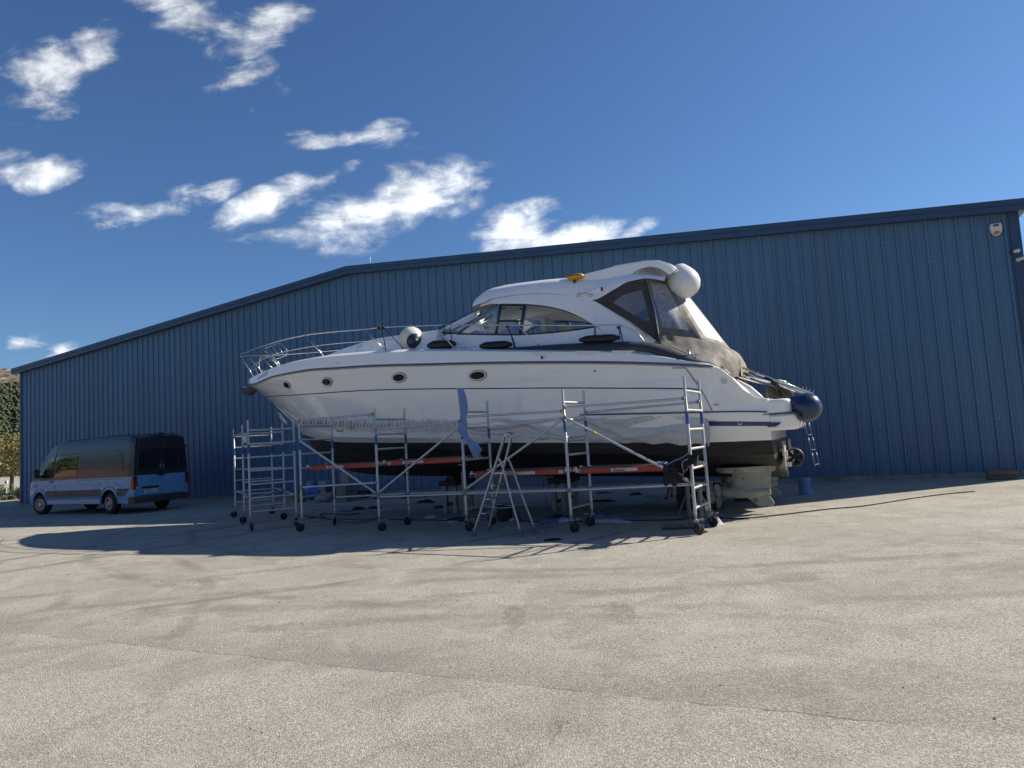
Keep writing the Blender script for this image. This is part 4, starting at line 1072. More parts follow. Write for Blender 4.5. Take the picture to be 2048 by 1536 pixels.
# lower skirt: drapes over the cockpit coaming to the stern
SK = [ # columns from bow to stern: (top, middle, bottom) in pixels and half breadth
    ((1319, 667, 1.40), (1322, 678, 1.48), (1322, 688, 1.60)),
    ((1345, 671, 1.36), (1347, 684, 1.46), (1347, 695, 1.62)),
    ((1375, 674.5, 1.22), (1377, 690, 1.42), (1376, 708, 1.66)),
    ((1402, 677, 1.10), (1404, 700, 1.36), (1402, 720, 1.70)),
    ((1428, 684, .85), (1430, 706, 1.22), (1428, 729, 1.62)),
    ((1450, 692, .55), (1452, 712, 1.05), (1450, 745, 1.35)),
    ((1468, 702, .30), (1468, 720, .90), (1466, 755, 1.15)),
    ((1480, 711, .10), (1482, 724, .55), (1477, 752, .85)),
]
for side in (1, -1):
    rows = []
    for k, col in enumerate(SK):
        P = [C3(*p) for p in col]; r = []
        for t in np.linspace(0, 1, 13):
            p = P[0]*(1-t)*(1-2*t)+P[1]*4*t*(1-t)+P[2]*t*(2*t-1)
            r.append(p)
        rows.append(r)
    # resample along to add folds
    fine = []
    for k in range(len(rows)-1):
        for s in np.linspace(0, 1, 7)[:-1]:
            fine.append([rows[k][j]*(1-s)+rows[k+1][j]*s for j in range(13)])
    fine.append(rows[-1]); rr = random.Random(9)
    for i, r in enumerate(fine):
        for j in range(13):
            w = math.sin(i*1.05+.4*math.sin(j*.5))*.5+math.sin(i*.47+j*.35+1)*.5
            r[j] = r[j]+np.array([0, -1, .4])*w*.016*math.sin(math.pi*min(1, j/9))
    mb = MB(); mb.grid([[(p[0], p[1]*side, p[2]) for p in r] for r in fine]); mb.build('cockpit_cover', M_canv, boat, smooth=True)
mb = MB(); rows = []
for col in SK:
    P = C3(*col[0]); rows.append([(P[0], P[1]*t, P[2]+.02*(1-t*t)) for t in np.linspace(1, -1, 9)])
mb.grid(rows); mb.build('cockpit_cover', M_canvL, boat, smooth=True)
# rear drop of the cover with a dark opening below
P0, P1_ = C3(*SK[-1][0]), C3(*SK[-1][2])
mb = MB(); mb.grid([[(P0[0], y*.12/.1*.1, P0[2]) for y in np.linspace(-1, 1, 7)], [(P0[0]+.04, y*.6, P0[2]-.14) for y in np.linspace(-1, 1, 7)], [(P1_[0]+.05, y*.85, P1_[2]-.0) for y in np.linspace(-1, 1, 7)]])
mb.build('cockpit_cover', M_canvL, boat, smooth=True)
# frame tube of the canopy
for side in (1, -1):
    mb = MB(); mb.tube([tuple(C3(1292, 556, 1.17)*np.array([1, side, 1])), tuple(C3(1311, 625, 1.32)*np.array([1, side, 1])), tuple(C3(1321, 688, 1.42)*np.array([1, side, 1]))], .014, 6); mb.build('canopy_pole', M_ss, boat, smooth=True)

# ---- dark toe rail cover along the aft gunwale
topc = [(986.5, 698.0), (1010, 695), (1074, 689.5), (1158, 684), (1238, 681.5), (1266, 681), (1295, 682), (1315, 685), (1344, 692.5), (1373, 707), (1400, 718), (1421, 726.5)]
botc = [(986.5, 704.5), (1010, 705.5), (1074, 703.5), (1158, 701.5), (1238, 700), (1266, 700), (1295, 702), (1318.8, 710), (1340, 722), (1360, 724.5), (1390, 726.5), (1421, 728.5)]
for side in (1, -1):
    rows = []
    for (a, c) in zip(topc, botc):
        p, q_ = C3(a[0], a[1], 1.72), C3(c[0], c[1], 1.90)
        m1 = (p+q_)/2+np.array([0, -.055, .02]); rows.append([tuple((p+np.array([0, .10, -.03]))*np.array([1, side, 1])), tuple(p*np.array([1, side, 1])), tuple(m1*np.array([1, side, 1])), tuple(q_*np.array([1, side, 1])), tuple((q_+np.array([0, .06, -.01]))*np.array([1, side, 1]))])
    mb = MB(); mb.grid(rows); mb.build('gunwale_cover', M_dkfab, boat, smooth=True, subd=1)
# scoop recesses below that cover
for (u0, u1, v) in ((1060, 1112, 703), (1150, 1205, 701.5), (1222, 1272, 700.5)):
    a = on_hull(u0, v+.5, .003); b_ = on_hull(u1, v+.5, .003); c = on_hull(u0+28, v+9, .003); d_ = on_hull(u0+8, v+9, .003)
    mb = MB(); mb.add([L3(*a), L3(*b_), L3(*c), L3(*d_)], [(0, 1, 2, 3)]); mb.build('scoop', M_cream, boat)

# ---- pulpit and guard rails
def RL(u, v, b): return tuple(C3(u, v, b))
top_px = [(481.5, 709.5, .16), (493, 705, .42), (522.5, 693.8, .85), (563.5, 680.5, 1.2), (612, 670, 1.45), (667, 663.5, 1.62), (729.5, 658.6, 1.74), (764.7, 654.8, 1.80), (858, 651, 1.88), (937.7, 650, 1.92), (1035, 650.4, 1.94), (1191.6, 651, 1.92), (1234.5, 650.3, 1.90), (1256, 656, 1.89), (1276, 668, 1.87), (1288.5, 683.6, 1.84)]
mid_px = [(497, 740, .30), (520, 722, .62), (545, 710, .95), (577, 701.6, 1.2), (620, 693.5, 1.43), (667, 687.5, 1.58), (729, 682.5, 1.70), (796, 678.3, 1.80)]
def spl(P, n=5):
    P = [np.array(p, float) for p in P]; out = []
    for i in range(len(P)-1):
        p0, p1, p2, p3 = P[max(i-1, 0)], P[i], P[i+1], P[min(i+2, len(P)-1)]
        for k in range(n):
            t = k/n; out.append(.5*((2*p1)+(-p0+p2)*t+(2*p0-5*p1+4*p2-p3)*t*t+(-p0+3*p1-3*p2+p3)*t**3))
    out.append(P[-1]); return out
for side in (1, -1):
    sg = np.array([1, side, 1])
    T = [np.array(RL(*p))*sg for p in top_px]
    mb = MB(); mb.tube(spl(T), .0145, 8); tr_ = mb.build('guard_rail', M_ss, boat, smooth=True)
    mb = MB(); mb.tube(spl([np.array(RL(*p))*sg for p in mid_px]), .0095, 6); mb.build('mid_rail', M_ss, boat, smooth=True)
    for (a, c) in (((493, 706, .42), (524.5, 744.5, .46)), ((521, 694.5, .84), (557, 732, .98)), ((525, 693.5, .88), (561, 731, 1.02)), ((610, 671, 1.45), (647.5, 711.5, 1.52)), ((729.5, 659, 1.74), (770, 700.5, 1.72)), ((869, 651, 1.89), (910, 698, 1.82)), ((1035, 651, 1.94), (1079, 692, 1.84)), ((1192, 652, 1.92), (1211, 667.5, 1.90)), ((481.5, 710, .16), (512, 762, .10))):
        mb = MB(); mb.tube([np.array(RL(*a))*sg, np.array(RL(*c))*sg], .0125, 8); mb.build('stanchion', M_ss, boat, smooth=True)
# the loop of the pulpit at the stem and the seat frame inside it
mb = MB(); mb.tube(spl([np.array(RL(481.5, 709.5, .16)), np.array(RL(479.5, 713, 0.0)), np.array(RL(481.5, 709.5, .16))*np.array([1, -1, 1])]), .0145, 8); mb.build('pulpit_loop', M_ss, boat, smooth=True)
mb = MB(); P = [RL(519, 738, .25), RL(518, 722, .25), RL(522, 713.5, .25), RL(536, 712.5, .25), RL(541, 722, .25), RL(572, 711, .25), RL(575.5, 702, .25), RL(560.5, 685.5, .25), RL(529, 697, .25), RL(536, 712.5, .25)]
mb.tube(P, .009, 6)
for k in range(1, 4): a = np.array(P[7])*(1-k/4)+np.array(P[8])*k/4; b_ = np.array(P[6])*(1-k/4)+np.array(P[4])*k/4; mb.tube([a, b_], .007, 5)
mb.tube([P[0], RL(533, 743, .25)], .009, 6); mb.tube([P[2], RL(548, 739, .25)], .009, 6)
mb.build('pulpit_step', M_ss, boat, smooth=True)
mb = MB(); mb.tube(spl([RL(486, 722, .12), RL(494, 733, .1), RL(503, 738.5, .1), RL(514, 737.5, .1)]), .008, 5); mb.build('bow_chain', M_ss, boat)
# cleats
for (u, v, b) in ((937, 696, 1.83), (1385, 712, 1.72)):
    for side in (1, -1):
        c = C3(u, v, b)*np.array([1, side, 1]); mb = MB(); mb.tube([c+np.array([-.16, 0, .02]), c+np.array([.16, 0, .02])], .011, 6); mb.tube([c+np.array([-.06, 0, -.06]), c+np.array([-.06, 0, .02])], .012, 6); mb.tube([c+np.array([.06, 0, -.06]), c+np.array([.06, 0, .02])], .012, 6); mb.build('cleat', M_ss, boat, smooth=True)
# anchor in a grey cover on the stem head
a0 = C3(506, 772, 0)
mb = MB(); rows = []
for i, (x, z, ry, rz) in enumerate([(.16, -.02, .07, .10), (.0, -.06, .11, .15), (-.10, -.12, .12, .13), (-.20, -.12, .13, .10), (-.32, -.10, .13, .10), (-.40, -.08, .08, .07), (-.42, -.07, .02, .02)]):
    rows.append([(a0[0]+x, ry*math.cos(q)*(1+.18*math.sin(3*q+i)), a0[2]+z+rz*math.sin(q)*(1+.15*math.sin(5*q+2*i))) for q in np.linspace(0, 2*math.pi, 18, endpoint=False)])
mb.grid(rows, closed=True); mb.build('anchor_cover', mat('anchor_cloth', (.06, .075, .09), .7, 0, .2, 5, bump=.5, bscale=10), boat, smooth=True)
# vertical protective strip and torn masking at the forefoot
# ---- stern gear
M_plate = mat('trim_plate', (.42, .41, .38), .5, 0, .1, 6, dirt=((.12, .10, .08), 4, .55, .6))
for side in (1, -1):
    mb = MB(); b0 = side*.95
    mb.prism([(13.53, -b0-.28, 1.28), (13.53, -b0-.14, 1.18), (13.53, -b0, 1.15), (13.53, -b0+.14, 1.18), (13.53, -b0+.28, 1.28), (13.53, -b0+.24, .88), (13.53, -b0, .76), (13.53, -b0-.24, .86)], (.02, 0, 0)); mb.build('interceptor_plate', M_plate, boat)
    mb = MB(); mb.box((13.56, -b0, 1.02), (.05, .07, .16)); mb.box((13.59, -b0+.02, .86), (.09, .08, .08)); mb.build('trim_bracket', M_wht, boat, bevel=.01)
thr = MB(); C = C3(1589, 914, .75); rows = []
R0 = .155
for (x, r) in ((-.07, R0-.02), (-.08, R0), (-.03, R0+.012), (.03, R0+.012), (.08, R0), (.07, R0-.02), (.0, R0-.028), (-.07, R0-.02)):
    rows.append([(C[0]+r*math.cos(q), C[1]+x, C[2]+r*math.sin(q)) for q in np.linspace(0, 2*math.pi, 32, endpoint=False)])
thr.grid(rows, closed=True); t_ = thr.build('stern_thruster', M_blk, boat, smooth=True, autosmooth=50)
mb = MB(); mb.lathe((C[0], C[1]-.05, C[2]), (0, 1, 0), [(0, .01), (.02, .035), (.09, .035), (.1, .01)], 12)
for k in range(5):
    q = k*2*math.pi/5; c, s = math.cos(q), math.sin(q)
    mb.add([(C[0]+.03*c-.02*s, C[1]-.02, C[2]+.03*s+.02*c), (C[0]+.125*c-.05*s, C[1]-.03, C[2]+.125*s+.05*c), (C[0]+.125*c+.05*s, C[1]+.02, C[2]+.125*s-.05*c), (C[0]+.03*c+.02*s, C[1]+.02, C[2]+.03*s-.02*c)], [(0, 1, 2, 3)])
mb.build('thruster_propeller', M_blk, t_, smooth=True)
mb = MB(); mb.bar((13.46, C[1]+.06, C[2]), (C[0]-.08, C[1]+.06, C[2]), .1, .07); mb.build('thruster_bracket', M_plate, boat)
# bathing ladder hanging from the platform
la, lb = C3(1608, 842, .9), C3(1631, 936, .9)
for dy in (0, .22):
    for k in range(3):
        p = la+(lb-la)*(k*.33+.02); q = la+(lb-la)*(k*.33+.31)
        mb = MB(); mb.tube([p+np.array([dy*.3, dy*1.0, 0]), q+np.array([dy*.3, dy*1.0, 0])], .011, 8); mb.build('ladder_rail', M_rubr, boat, smooth=True)
for t in (.3, .62, .93):
    p = la+(lb-la)*t; mb = MB(); mb.tube([p, p+np.array([.066, .22, 0])], .008, 6); mb.build('ladder_rung', M_rubr, boat)
# gangway: long folded passerelle with side tubes
g0_, g1_ = C3(1474, 742, .35), C3(1627, 791, .35)
mb = MB()
for dy in (0, .40):
    for dz in (0, .11):
        mb.tube([g0_+np.array([0, dy, dz]), g1_+np.array([0, dy, dz*.25])], .018 if dz else .030, 8)
mb.build('gangway_frame', M_ss, boat, smooth=True)
for k in range(9):
    t = (k+.5)/9; p = g0_+(g1_-g0_)*t; mb = MB(); mb.box(p+np.array([0, .20, .015]), (.10, .38, .012), Matrix.Rotation(math.atan2(-(g1_-g0_)[2], (g1_-g0_)[0]), 3, 'Y')); mb.build('gangway_slat', M_alu if k % 2 else M_wht, boat)
mb = MB()
for k in range(7):
    t = .12+k*.13; p = g0_+(g1_-g0_)*t; h = .11*(1-t*.7); mb.tube([p, p+np.array([.06, 0, h])], .008, 5)
mb.tube([g0_+np.array([-.02, -.02, -.09]), g0_+(g1_-g0_)*.55+np.array([0, 0, -.08])], .02, 8)
mb.build('gangway_strut', M_ss, boat)
mb = MB()
for k in range(4): p = g0_+(g1_-g0_)*(.86+.045*k); mb.tube([p+np.array([0, .02*k, .02]), p+np.array([.02, .02*k, .10])], .010, 5)
mb.build('gangway_fitting', M_ss, boat)
for k in range(3):
    mb = MB(); s0_ = g0_+(g1_-g0_)*.35; mb.tube(spl([s0_+np.array([.0+.03*k, -.03, .04]), s0_+np.array([.18+.03*k, -.05, -.10]), s0_+np.array([.26+.02*k, -.05, -.30]), s0_+np.array([.28+.02*k, -.02, -.50])]), .009, 5); mb.build('hydraulic_hose', M_rope, boat, smooth=True)
# small fittings on the wing rail
p = C3(1381, 722, 1.75); mb = MB(); mb.tube([p, p+np.array([-.02, 0, .20])], .018, 8); mb.tube([p+np.array([-.04, 0, .20]), p+np.array([.05, 0, .24])], .014, 6); mb.build('bollard', M_ss, boat, smooth=True)
mb = MB(); mb.tube([C3(1437, 729, 1.4), C3(1462, 747, 1.4)], .012, 6); mb.tube([C3(1442, 738, 1.4), C3(1441, 731, 1.4)], .010, 6); mb.tube([C3(1456, 748, 1.4), C3(1455, 742, 1.4)], .010, 6); mb.build('stern_rail', M_ss, boat, smooth=True)
mb = MB(); mb.tube(spl([C3(1385, 708, 1.6), C3(1405, 717, 1.6), C3(1421, 727, 1.65)]), .006, 5); mb.build('mooring_line', M_rope, boat)

# ---- pods with forward propellers
def pod(b0, DX=.36):
    q = C3(1450, 936, b0); x0 = 12.03
    zb = 0.80 if b0 > 0 else .80
    mb = MB(); prof = []
    def foil(xa, xb, th, z, n=10):
        P = []
        for k in range(n+1):
            s = k/n; P.append((DX+xa+(xb-xa)*s, -b0-th*math.sin(math.pi*min(1, s**.6)), z))
        for k in range(n, -1, -1):
            s = k/n; P.append((DX+xa+(xb-xa)*s, -b0+th*math.sin(math.pi*min(1, s**.6)), z))
        return P
    # base plate against the bottom
    mb.grid([foil(11.98, 13.0, .26, zb+.05), foil(11.95, 13.0, .27, zb), foil(12.02, 12.98, .22, zb-.05)], closed=True)
    P = foil(12.02, 12.98, .22, zb-.05); mb.add(P, [tuple(range(len(P)))])
    o = mb.build('drive_pod', M_foul, boat, smooth=True, autosmooth=40)
    mb = MB(); rows = [foil(12.22, 12.93, .10, zb-.02), foil(12.24, 12.90, .085, zb-.2), foil(12.20, 12.90, .085, zb-.36)]; mb.grid(rows, closed=True); mb.build('drive_leg', M_foul, o, smooth=True, autosmooth=40)
    zt = zb-.42
    mb = MB(); mb.lathe((DX+12.02, -b0, zt), (1, 0, 0), [(0, .05), (.04, .085), (.12, .098), (.55, .10), (.78, .075), (.86, .05)], 20); mb.build('torpedo', M_foul, o, smooth=True, autosmooth=50)
    mb = MB(); A_ = [(12.40, zt-.05), (12.85, zt-.06), (12.93, zt-.20), (12.90, zt-.255), (12.66, zt-.25)]
    mb.prism([(DX+x, -b0-.02, z) for x, z in A_], (0, .04, 0)); mb.build('drive_fin', M_foul, o, bevel=.012)
    for j, xp in enumerate((DX+11.96, DX+11.82)):
        mb = MB(); mb.lathe((xp-.06, -b0, zt), (1, 0, 0), [(0, .04), (.03, .062), (.12, .066)], 14)
        for k in range(3):
            q_ = k*2*math.pi/3+(.35 if j == 0 else 1.2); rows = []
            for s, (r, w, tw) in enumerate([(.04, .05, .9), (.11, .085, .75), (.18, .095, .6), (.24, .07, .5), (.27, .02, .45)]):
                row = []
                for t in (-1, -.4, .4, 1):
                    ang = q_+t*w/r*.55*.8*math.cos(tw); row.append((xp+t*w*math.sin(tw)*(1 if j else -1), -b0+r*math.cos(ang), zt+r*math.sin(ang)))
                rows.append(row)
            mb.grid(rows)
        mb.build('propeller', M_foul, o, smooth=True, solid=.012)
pod(.92); pod(-.92)
# ================================================================== SCAFFOLDING
M_scf = mat('scaffold_aluminium', (.50, .49, .47), .42, .45, .12, 5, bump=.1, bscale=60, dirt=((.50, .48, .42), 9, .56, .6))
M_tube = mat('scaffold_brace', (.50, .51, .53), .40, .6, .05, 3)
M_bluel = mat('blue_sticker', (.020, .085, .27), .45, 0, .3, 30)
M_red = mat('red_platform_beam', (.36, .045, .026), .5, 0, .15, 4)
M_ply = mat('platform_plywood', (.10, .075, .05), .75, 0, .2, 5, bump=.2)
M_lab = mat('paper_label', (.55, .54, .52), .6, 0, .1, 20)
M_ink = mat('black_ink', (.02, .02, .02), .6)
M_fork = mat('castor_steel', (.26, .26, .27), .45, .4, .2, 12)
M_yell = mat('yellow_sticker', (.55, .45, .03), .5)
RUNGZ = [.40+.295*k for k in range(7)]
PH_ = 2.385
def text_obj(s, size, m, parent, loc, rot, name='lettering', shear=0, ext=.0008, sx=1, bold=0):
    c = bpy.data.curves.new(name, 'FONT'); c.body = s; c.size = size; c.extrude = ext; c.shear = shear; c.offset = bold; c.align_x = 'CENTER'; c.align_y = 'CENTER'
    c.materials.append(m); o = bpy.data.objects.new(name, c); COL.objects.link(o); 
    me = bpy.data.meshes.new_from_object(o.evaluated_get(bpy.context.evaluated_depsgraph_get())); bpy.data.objects.remove(o); me.transform(Matrix.Translation(loc) @ rot.to_4x4() @ Matrix.Diagonal((sx, 1, 1, 1)))
    o = bpy.data.objects.new(name, me); COL.objects.link(o); o.parent = parent; return o
_fr = {}
def frame_proto(width, rungs):
    key = (round(width, 3), tuple(rungs))
    mb = MB()
    for x in (0, width):
        mb.tube([(x, 0, .30), (x, 0, 1.96), (x, 0, 1.965), (x, 0, PH_)], [.0255, .0255, .0215, .0215], 10)
        mb.lathe((x, 0, PH_-.012), (0, 0, 1), [(0, .024), (.016, .024)], 10)
    return mb
def place_frame(root, o, base, tip, rungs=range(7), castor_yaw=(0.3, -.5)):
    base = np.array(base[:2], float); tip = np.array(tip[:2], float); w = float(np.linalg.norm(tip-base)); ang = math.atan2(*(tip-base)[::-1])
    lo = (base[0]-o[0], base[1]-o[1], 0)
    f = frame_proto(w, rungs).build('ladder_frame', M_scf, root, smooth=True, autosmooth=40, loc=lo, rotz=ang)
    for k in rungs:
        mb = MB(); mb.tube([(.0, 0, RUNGZ[k]), (w, 0, RUNGZ[k])], .0205, 8); mb.build('rung', M_scf, f, smooth=True, autosmooth=50)
    for x in (0, w):
        mb = MB(); mb.lathe((x, 0, 1.665), (0, 0, 1), [(0, .0272), (.19, .0272)], 12); mb.build('blue_label', M_bluel, f, smooth=True, autosmooth=40)
    for x, yaw in zip((0, w), castor_yaw):
        mb = MB(); c, s = math.cos(yaw), math.sin(yaw); wx, wy = x+.045*c, .045*s
        mb.cur = 0; mb.tube([(x, 0, .22), (x, 0, .33)], .019, 8); mb.lathe((x, 0, .20), (0, 0, 1), [(0, .045), (.03, .045), (.04, .03)], 12)
        for sg in (-1, 1): mb.bar((x+sg*.033*-s, sg*.033*c, .215), (wx+sg*.033*-s, wy+sg*.033*c, .10), .035, .006, up=(c, s, 0))
        mb.box((wx+.06*c, wy+.06*s, .225), (.07, .05, .02), Matrix.Rotation(yaw, 3, 'Z'))
        mb.cur = 1; mb.lathe((wx+s*.022, wy-c*.022, .086), (-s, c, 0), [(0, .05), (.0, .072), (.008, .086), (.036, .086), (.044, .072), (.044, .05)], 18)
        mb.build('castor', [M_fork, M_tyre], f, smooth=True, autosmooth=40)
    return f
def W3(P, o): return (P[0]-o[0], P[1]-o[1], P[2])
def brace(root, o, a, b, name='brace', r=.0215, yellow=False):
    a, b = np.array(W3(a, o)), np.array(W3(b, o)); d = (b-a)/np.linalg.norm(b-a)
    off = np.array([-.012, -.028, 0])
    mb = MB(); mb.tube([a+off+d*.02, b+off-d*.02], r, 10); t = mb.build(name, M_tube, root, smooth=True, autosmooth=40)
    for p, sg in ((a, 1), (b, -1)):
        mb = MB(); q = p+off+d*sg*.03; mb.lathe(q-d*.025, d, [(0, .022), (.005, .030), (.05, .030), (.055, .022)], 10); mb.lathe(q+np.array([0, -.045, .02]), (0, 1, 0), [(0, .012), (.05, .016)], 8); mb.build('hook', M_fork, t, smooth=True, autosmooth=40)
    if yellow:
        q = a+off+(b-a)*.24; mb = MB(); mb.tube([q, q+d*.09], r+.001, 10); mb.build('yellow_label', M_yell, t, smooth=True)
B = {k: gnd(*v) for k, v in dict(a=(472, 1035), b=(490, 1047), c=(502, 1062), d=(547.5, 1028), e=(571, 1039), f=(594, 1052), g=(605.6, 1063), h=(671, 1050), i=(760, 1063), j=(819.5, 1049.6), k=(935, 1063), l=(988.5, 1049.5), m=(1144.5, 1066), n=(1186, 1052.5), o=(1394, 1071), p=(1422, 1053.5)).items()}
def at(k, z): return np.array([B[k][0], B[k][1], z])
# short tower by the bow
oA = B['c']
sA = thing('scaffold_tower', 'short aluminium rolling scaffold of three ladder frames standing ahead of the yacht bow', 'scaffold', (oA[0], oA[1], 0))
for (x, y, yaw) in (('c', 'f', (-1.4, 1.8)), ('b', 'e', (2.6, 3.6)), ('a', 'd', (3.0, 2.5))): place_frame(sA, oA, B[x], B[y], castor_yaw=yaw)
brace(sA, oA, at('c', .70), at('b', .70), 'horizontal_brace'); brace(sA, oA, at('b', .72), at('a', .72), 'horizontal_brace')
brace(sA, oA, at('f', .70), at('e', .70), 'horizontal_brace'); brace(sA, oA, at('e', .72), at('d', .72), 'horizontal_brace')
brace(sA, oA, at('c', .68), at('e', .73), 'plan_brace')
brace(sA, oA, at('b', 2.18), at('a', 2.18), 'horizontal_brace')
# long run beside the hull
oB = B['g']
sB = thing('scaffold_run', 'long aluminium rolling scaffold of five ladder frames alongside the yacht hull', 'scaffold', (oB[0], oB[1], 0))
for (x, y, r, yaw) in (('g', 'h', (0, 1, 3, 4, 5, 6), (2.4, 3.6)), ('i', 'j', (0, 3, 4, 5, 6), (-.9, 2.9)), ('k', 'l', (0, 3, 4, 5, 6), (-1.2, 1.9)), ('m', 'n', (0, 3, 4, 5, 6), (-.9, 1.7)), ('o', 'p', range(7), (-.7, -1.9))):
    place_frame(sB, oB, B[x], B[y], r, yaw)
for a, za, b, zb, n, yl in (('g', 2.27, 'i', 2.27, 'guard_rail', 0), ('i', 1.97, 'k', 1.99, 'guard_rail', 0), ('k', 2.07, 'm', 2.02, 'guard_rail', 0), ('m', 2.08, 'o', 2.05, 'guard_rail', 0),
                        ('g', 1.88, 'i', .72, 'diagonal_brace', 0), ('i', .72, 'k', 1.92, 'diagonal_brace', 0), ('k', .74, 'm', 1.90, 'diagonal_brace', 0), ('m', 1.92, 'o', .78, 'diagonal_brace', 1),
                        ('g', .90, 'i', .94, 'horizontal_brace', 0), ('h', .60, 'j', .64, 'horizontal_brace', 0), ('j', .64, 'l', .64, 'horizontal_brace', 0), ('l', .64, 'n', .66, 'horizontal_brace', 0), ('n', .66, 'p', .70, 'horizontal_brace', 0),
                        ('i', .66, 'k', .68, 'horizontal_brace', 0), ('k', .68, 'm', .70, 'horizontal_brace', 0), ('m', .70, 'o', .76, 'horizontal_brace', 0), ('n', 2.0, 'p', 2.02, 'guard_rail', 0)):
    brace(sB, oB, at(a, za), at(b, zb), n, yellow=bool(yl))
# inspection tags
for (k, z, root, o) in (('c', 2.0, sA, oA), ('i', 2.18, sB, oB)):
    p = np.array(W3(at(k, z), o)); mb = MB(); mb.box(p+np.array([-.075, -.03, 0]), (.11, .008, .20), Matrix.Rotation(.15, 3, 'Z')); t = mb.build('inspection_tag', mat('tag_plastic', (.20, .42, .40), .4, 0, .2, 20), root)
    mb = MB(); mb.box(p+np.array([-.075, -.0355, -.015]), (.08, .003, .12), Matrix.Rotation(.15, 3, 'Z')); mb.build('tag_paper', M_lab, t)

# red sided platforms, hooked over the rungs
def platform(a, b, z, label, side_in, texts, group='red scaffold platforms'):
    A, Bq = at(a, z), at(b, z); d = Bq-A; d[2] = 0; L = float(np.linalg.norm(d)); ang = math.atan2(d[1], d[0])
    ins = .12; t = thing('scaffold_platform', label, 'scaffold platform', (A[0], A[1], z), ang, group)
    y0 = .10+side_in; Wd = .56
    mb = MB(); mb.box((L/2, y0, -.045), (L-2*ins, .03, .085)); mb.box((L/2, y0-.012, -.006), (L-2*ins, .05, .012)); mb.box((L/2, y0-.012, -.086), (L-2*ins, .05, .01)); mb.build('side_beam', M_red, t, bevel=.003)
    mb = MB(); mb.box((L/2, y0+Wd, -.045), (L-2*ins, .03, .085)); mb.build('side_beam', M_red, t, bevel=.003)
    mb = MB(); mb.box((L/2, y0+Wd/2, .006), (L-2*ins-.02, Wd-.06, .012)); mb.build('deck_board', M_ply, t)
    mb = MB()
    for k in range(5): mb.box((ins+.1+(L-2*ins-.2)*k/4, y0+Wd/2, -.04), (.04, Wd-.04, .05))
    mb.build('cross_member', M_alu, t)
    for x, s in ((ins, -1), (L-ins, 1)):
        for y in (y0, y0+Wd):
            mb = MB(); mb.tube([(x-s*.02, y, -.03), (x+s*.05, y, -.03)], .022, 10); mb.tube([(x+s*.05, y, -.03), (x+s*.085, y, .0), (x+s*.10, y, -.05)], .013, 8); mb.box((x+s*.04, y-.02, -.01), (.05, .03, .06)); mb.build('hook', M_alu, t, smooth=True, autosmooth=40)
    for x, s in ((ins+.045, 1), (L-ins-.045, -1)):
        mb = MB(); mb.tube([(x-s*.012, y0-.0385, -.02), (x+s*.02, y0-.0385, -.045), (x-s*.012, y0-.0385, -.07)], .004, 5); mb.build('white_arrow', M_lab, t)
    for (fx, w) in texts:
        x = fx*L; mb = MB(); mb.box((x, y0-.0165, -.046), (w, .003, .052)); lb = mb.build('white_label', M_lab, t)
        if w > .3: text_obj('Alumexx', .058, M_ink, lb, (x-w*.5+.14, y0-.0195, -.048), Matrix.Rotation(math.pi/2, 3, 'X'), shear=.25, bold=.001)
    return t
platform('g', 'i', 1.325, 'red sided scaffold platform at the bow end, nearest the short tower', .06, ((.40, .44),))
platform('i', 'k', 1.34, 'red sided scaffold platform in the second bay, running up to the hanging blue sheet', .06, ((.10, .06), (.38, .48)))
platform('k', 'm', 1.05, 'red sided scaffold platform in the third bay, behind the step ladder', .06, ((.52, .60), (.90, .08)))
platform('m', 'o', 1.05, 'red sided scaffold platform in the fourth bay, its right end behind the dark jacket', .06, ((.045, .0601), (.45, .46)))

# ---------------------------------------------------------------- cloths
M_bsheet = mat('blue_paper', (.15, .24, .44), .75, 0, .08, 4, bump=.1)
def P3(u, v, base):      # point in the upright plane through a ground point, facing the viewer
    n = np.array([base[0], base[1], 0]); n /= np.linalg.norm(n); return ray_plane(u, v, n, float(n@np.array([base[0], base[1], 0])))
k0 = B['k']-np.array([0, .06, 0]); 
bs = thing('blue_sheet', 'folded blue paper sheet tied over the middle scaffold post', 'sheet', (k0[0], k0[1], 0))
def rel(P, o, dy=0): return (P[0]-o[0], P[1]-o[1]+dy, P[2])
pu = [(915, 777), (927, 776), (933, 795), (936, 812), (935, 828), (933, 840), (925, 841), (922, 828), (918, 805)]
V = [rel(P3(u, v, k0), k0, -.03+.05*((i*37) % 5-2)/5) for i, (u, v) in enumerate(pu)]; ctr = rel(P3(926, 808, k0), k0, -.10)
mb = MB(); mb.add(V+[ctr], [(i, (i+1) % 9, 9) for i in range(9)]); mb.build('upper_flap', M_bsheet, bs, solid=.003)
pl = [(916, 862), (922, 852), (934, 862), (938, 875), (957, 888), (964.5, 899), (960, 908), (948, 916.5), (942, 903), (932, 880), (920, 869)]
V = [rel(P3(u, v, k0), k0, -.05+.08*((i*29) % 5-2)/5) for i, (u, v) in enumerate(pl)]; ctr = rel(P3(945, 892, k0), k0, -.10)
mb = MB(); mb.add(V+[ctr], [(i, (i+1) % 11, 11) for i in range(11)]); mb.build('lower_flap', M_bsheet, bs, solid=.003)
mb = MB(); V = [rel(P3(u, v, k0), k0, -.04) for (u, v) in ((922, 826), (931, 828), (935, 846), (933, 866), (918, 866), (916, 852), (924, 842))]; mb.add(V, [tuple(range(7))]); mb.build('knot', M_bsheet, bs, solid=.03, bevel=.01)
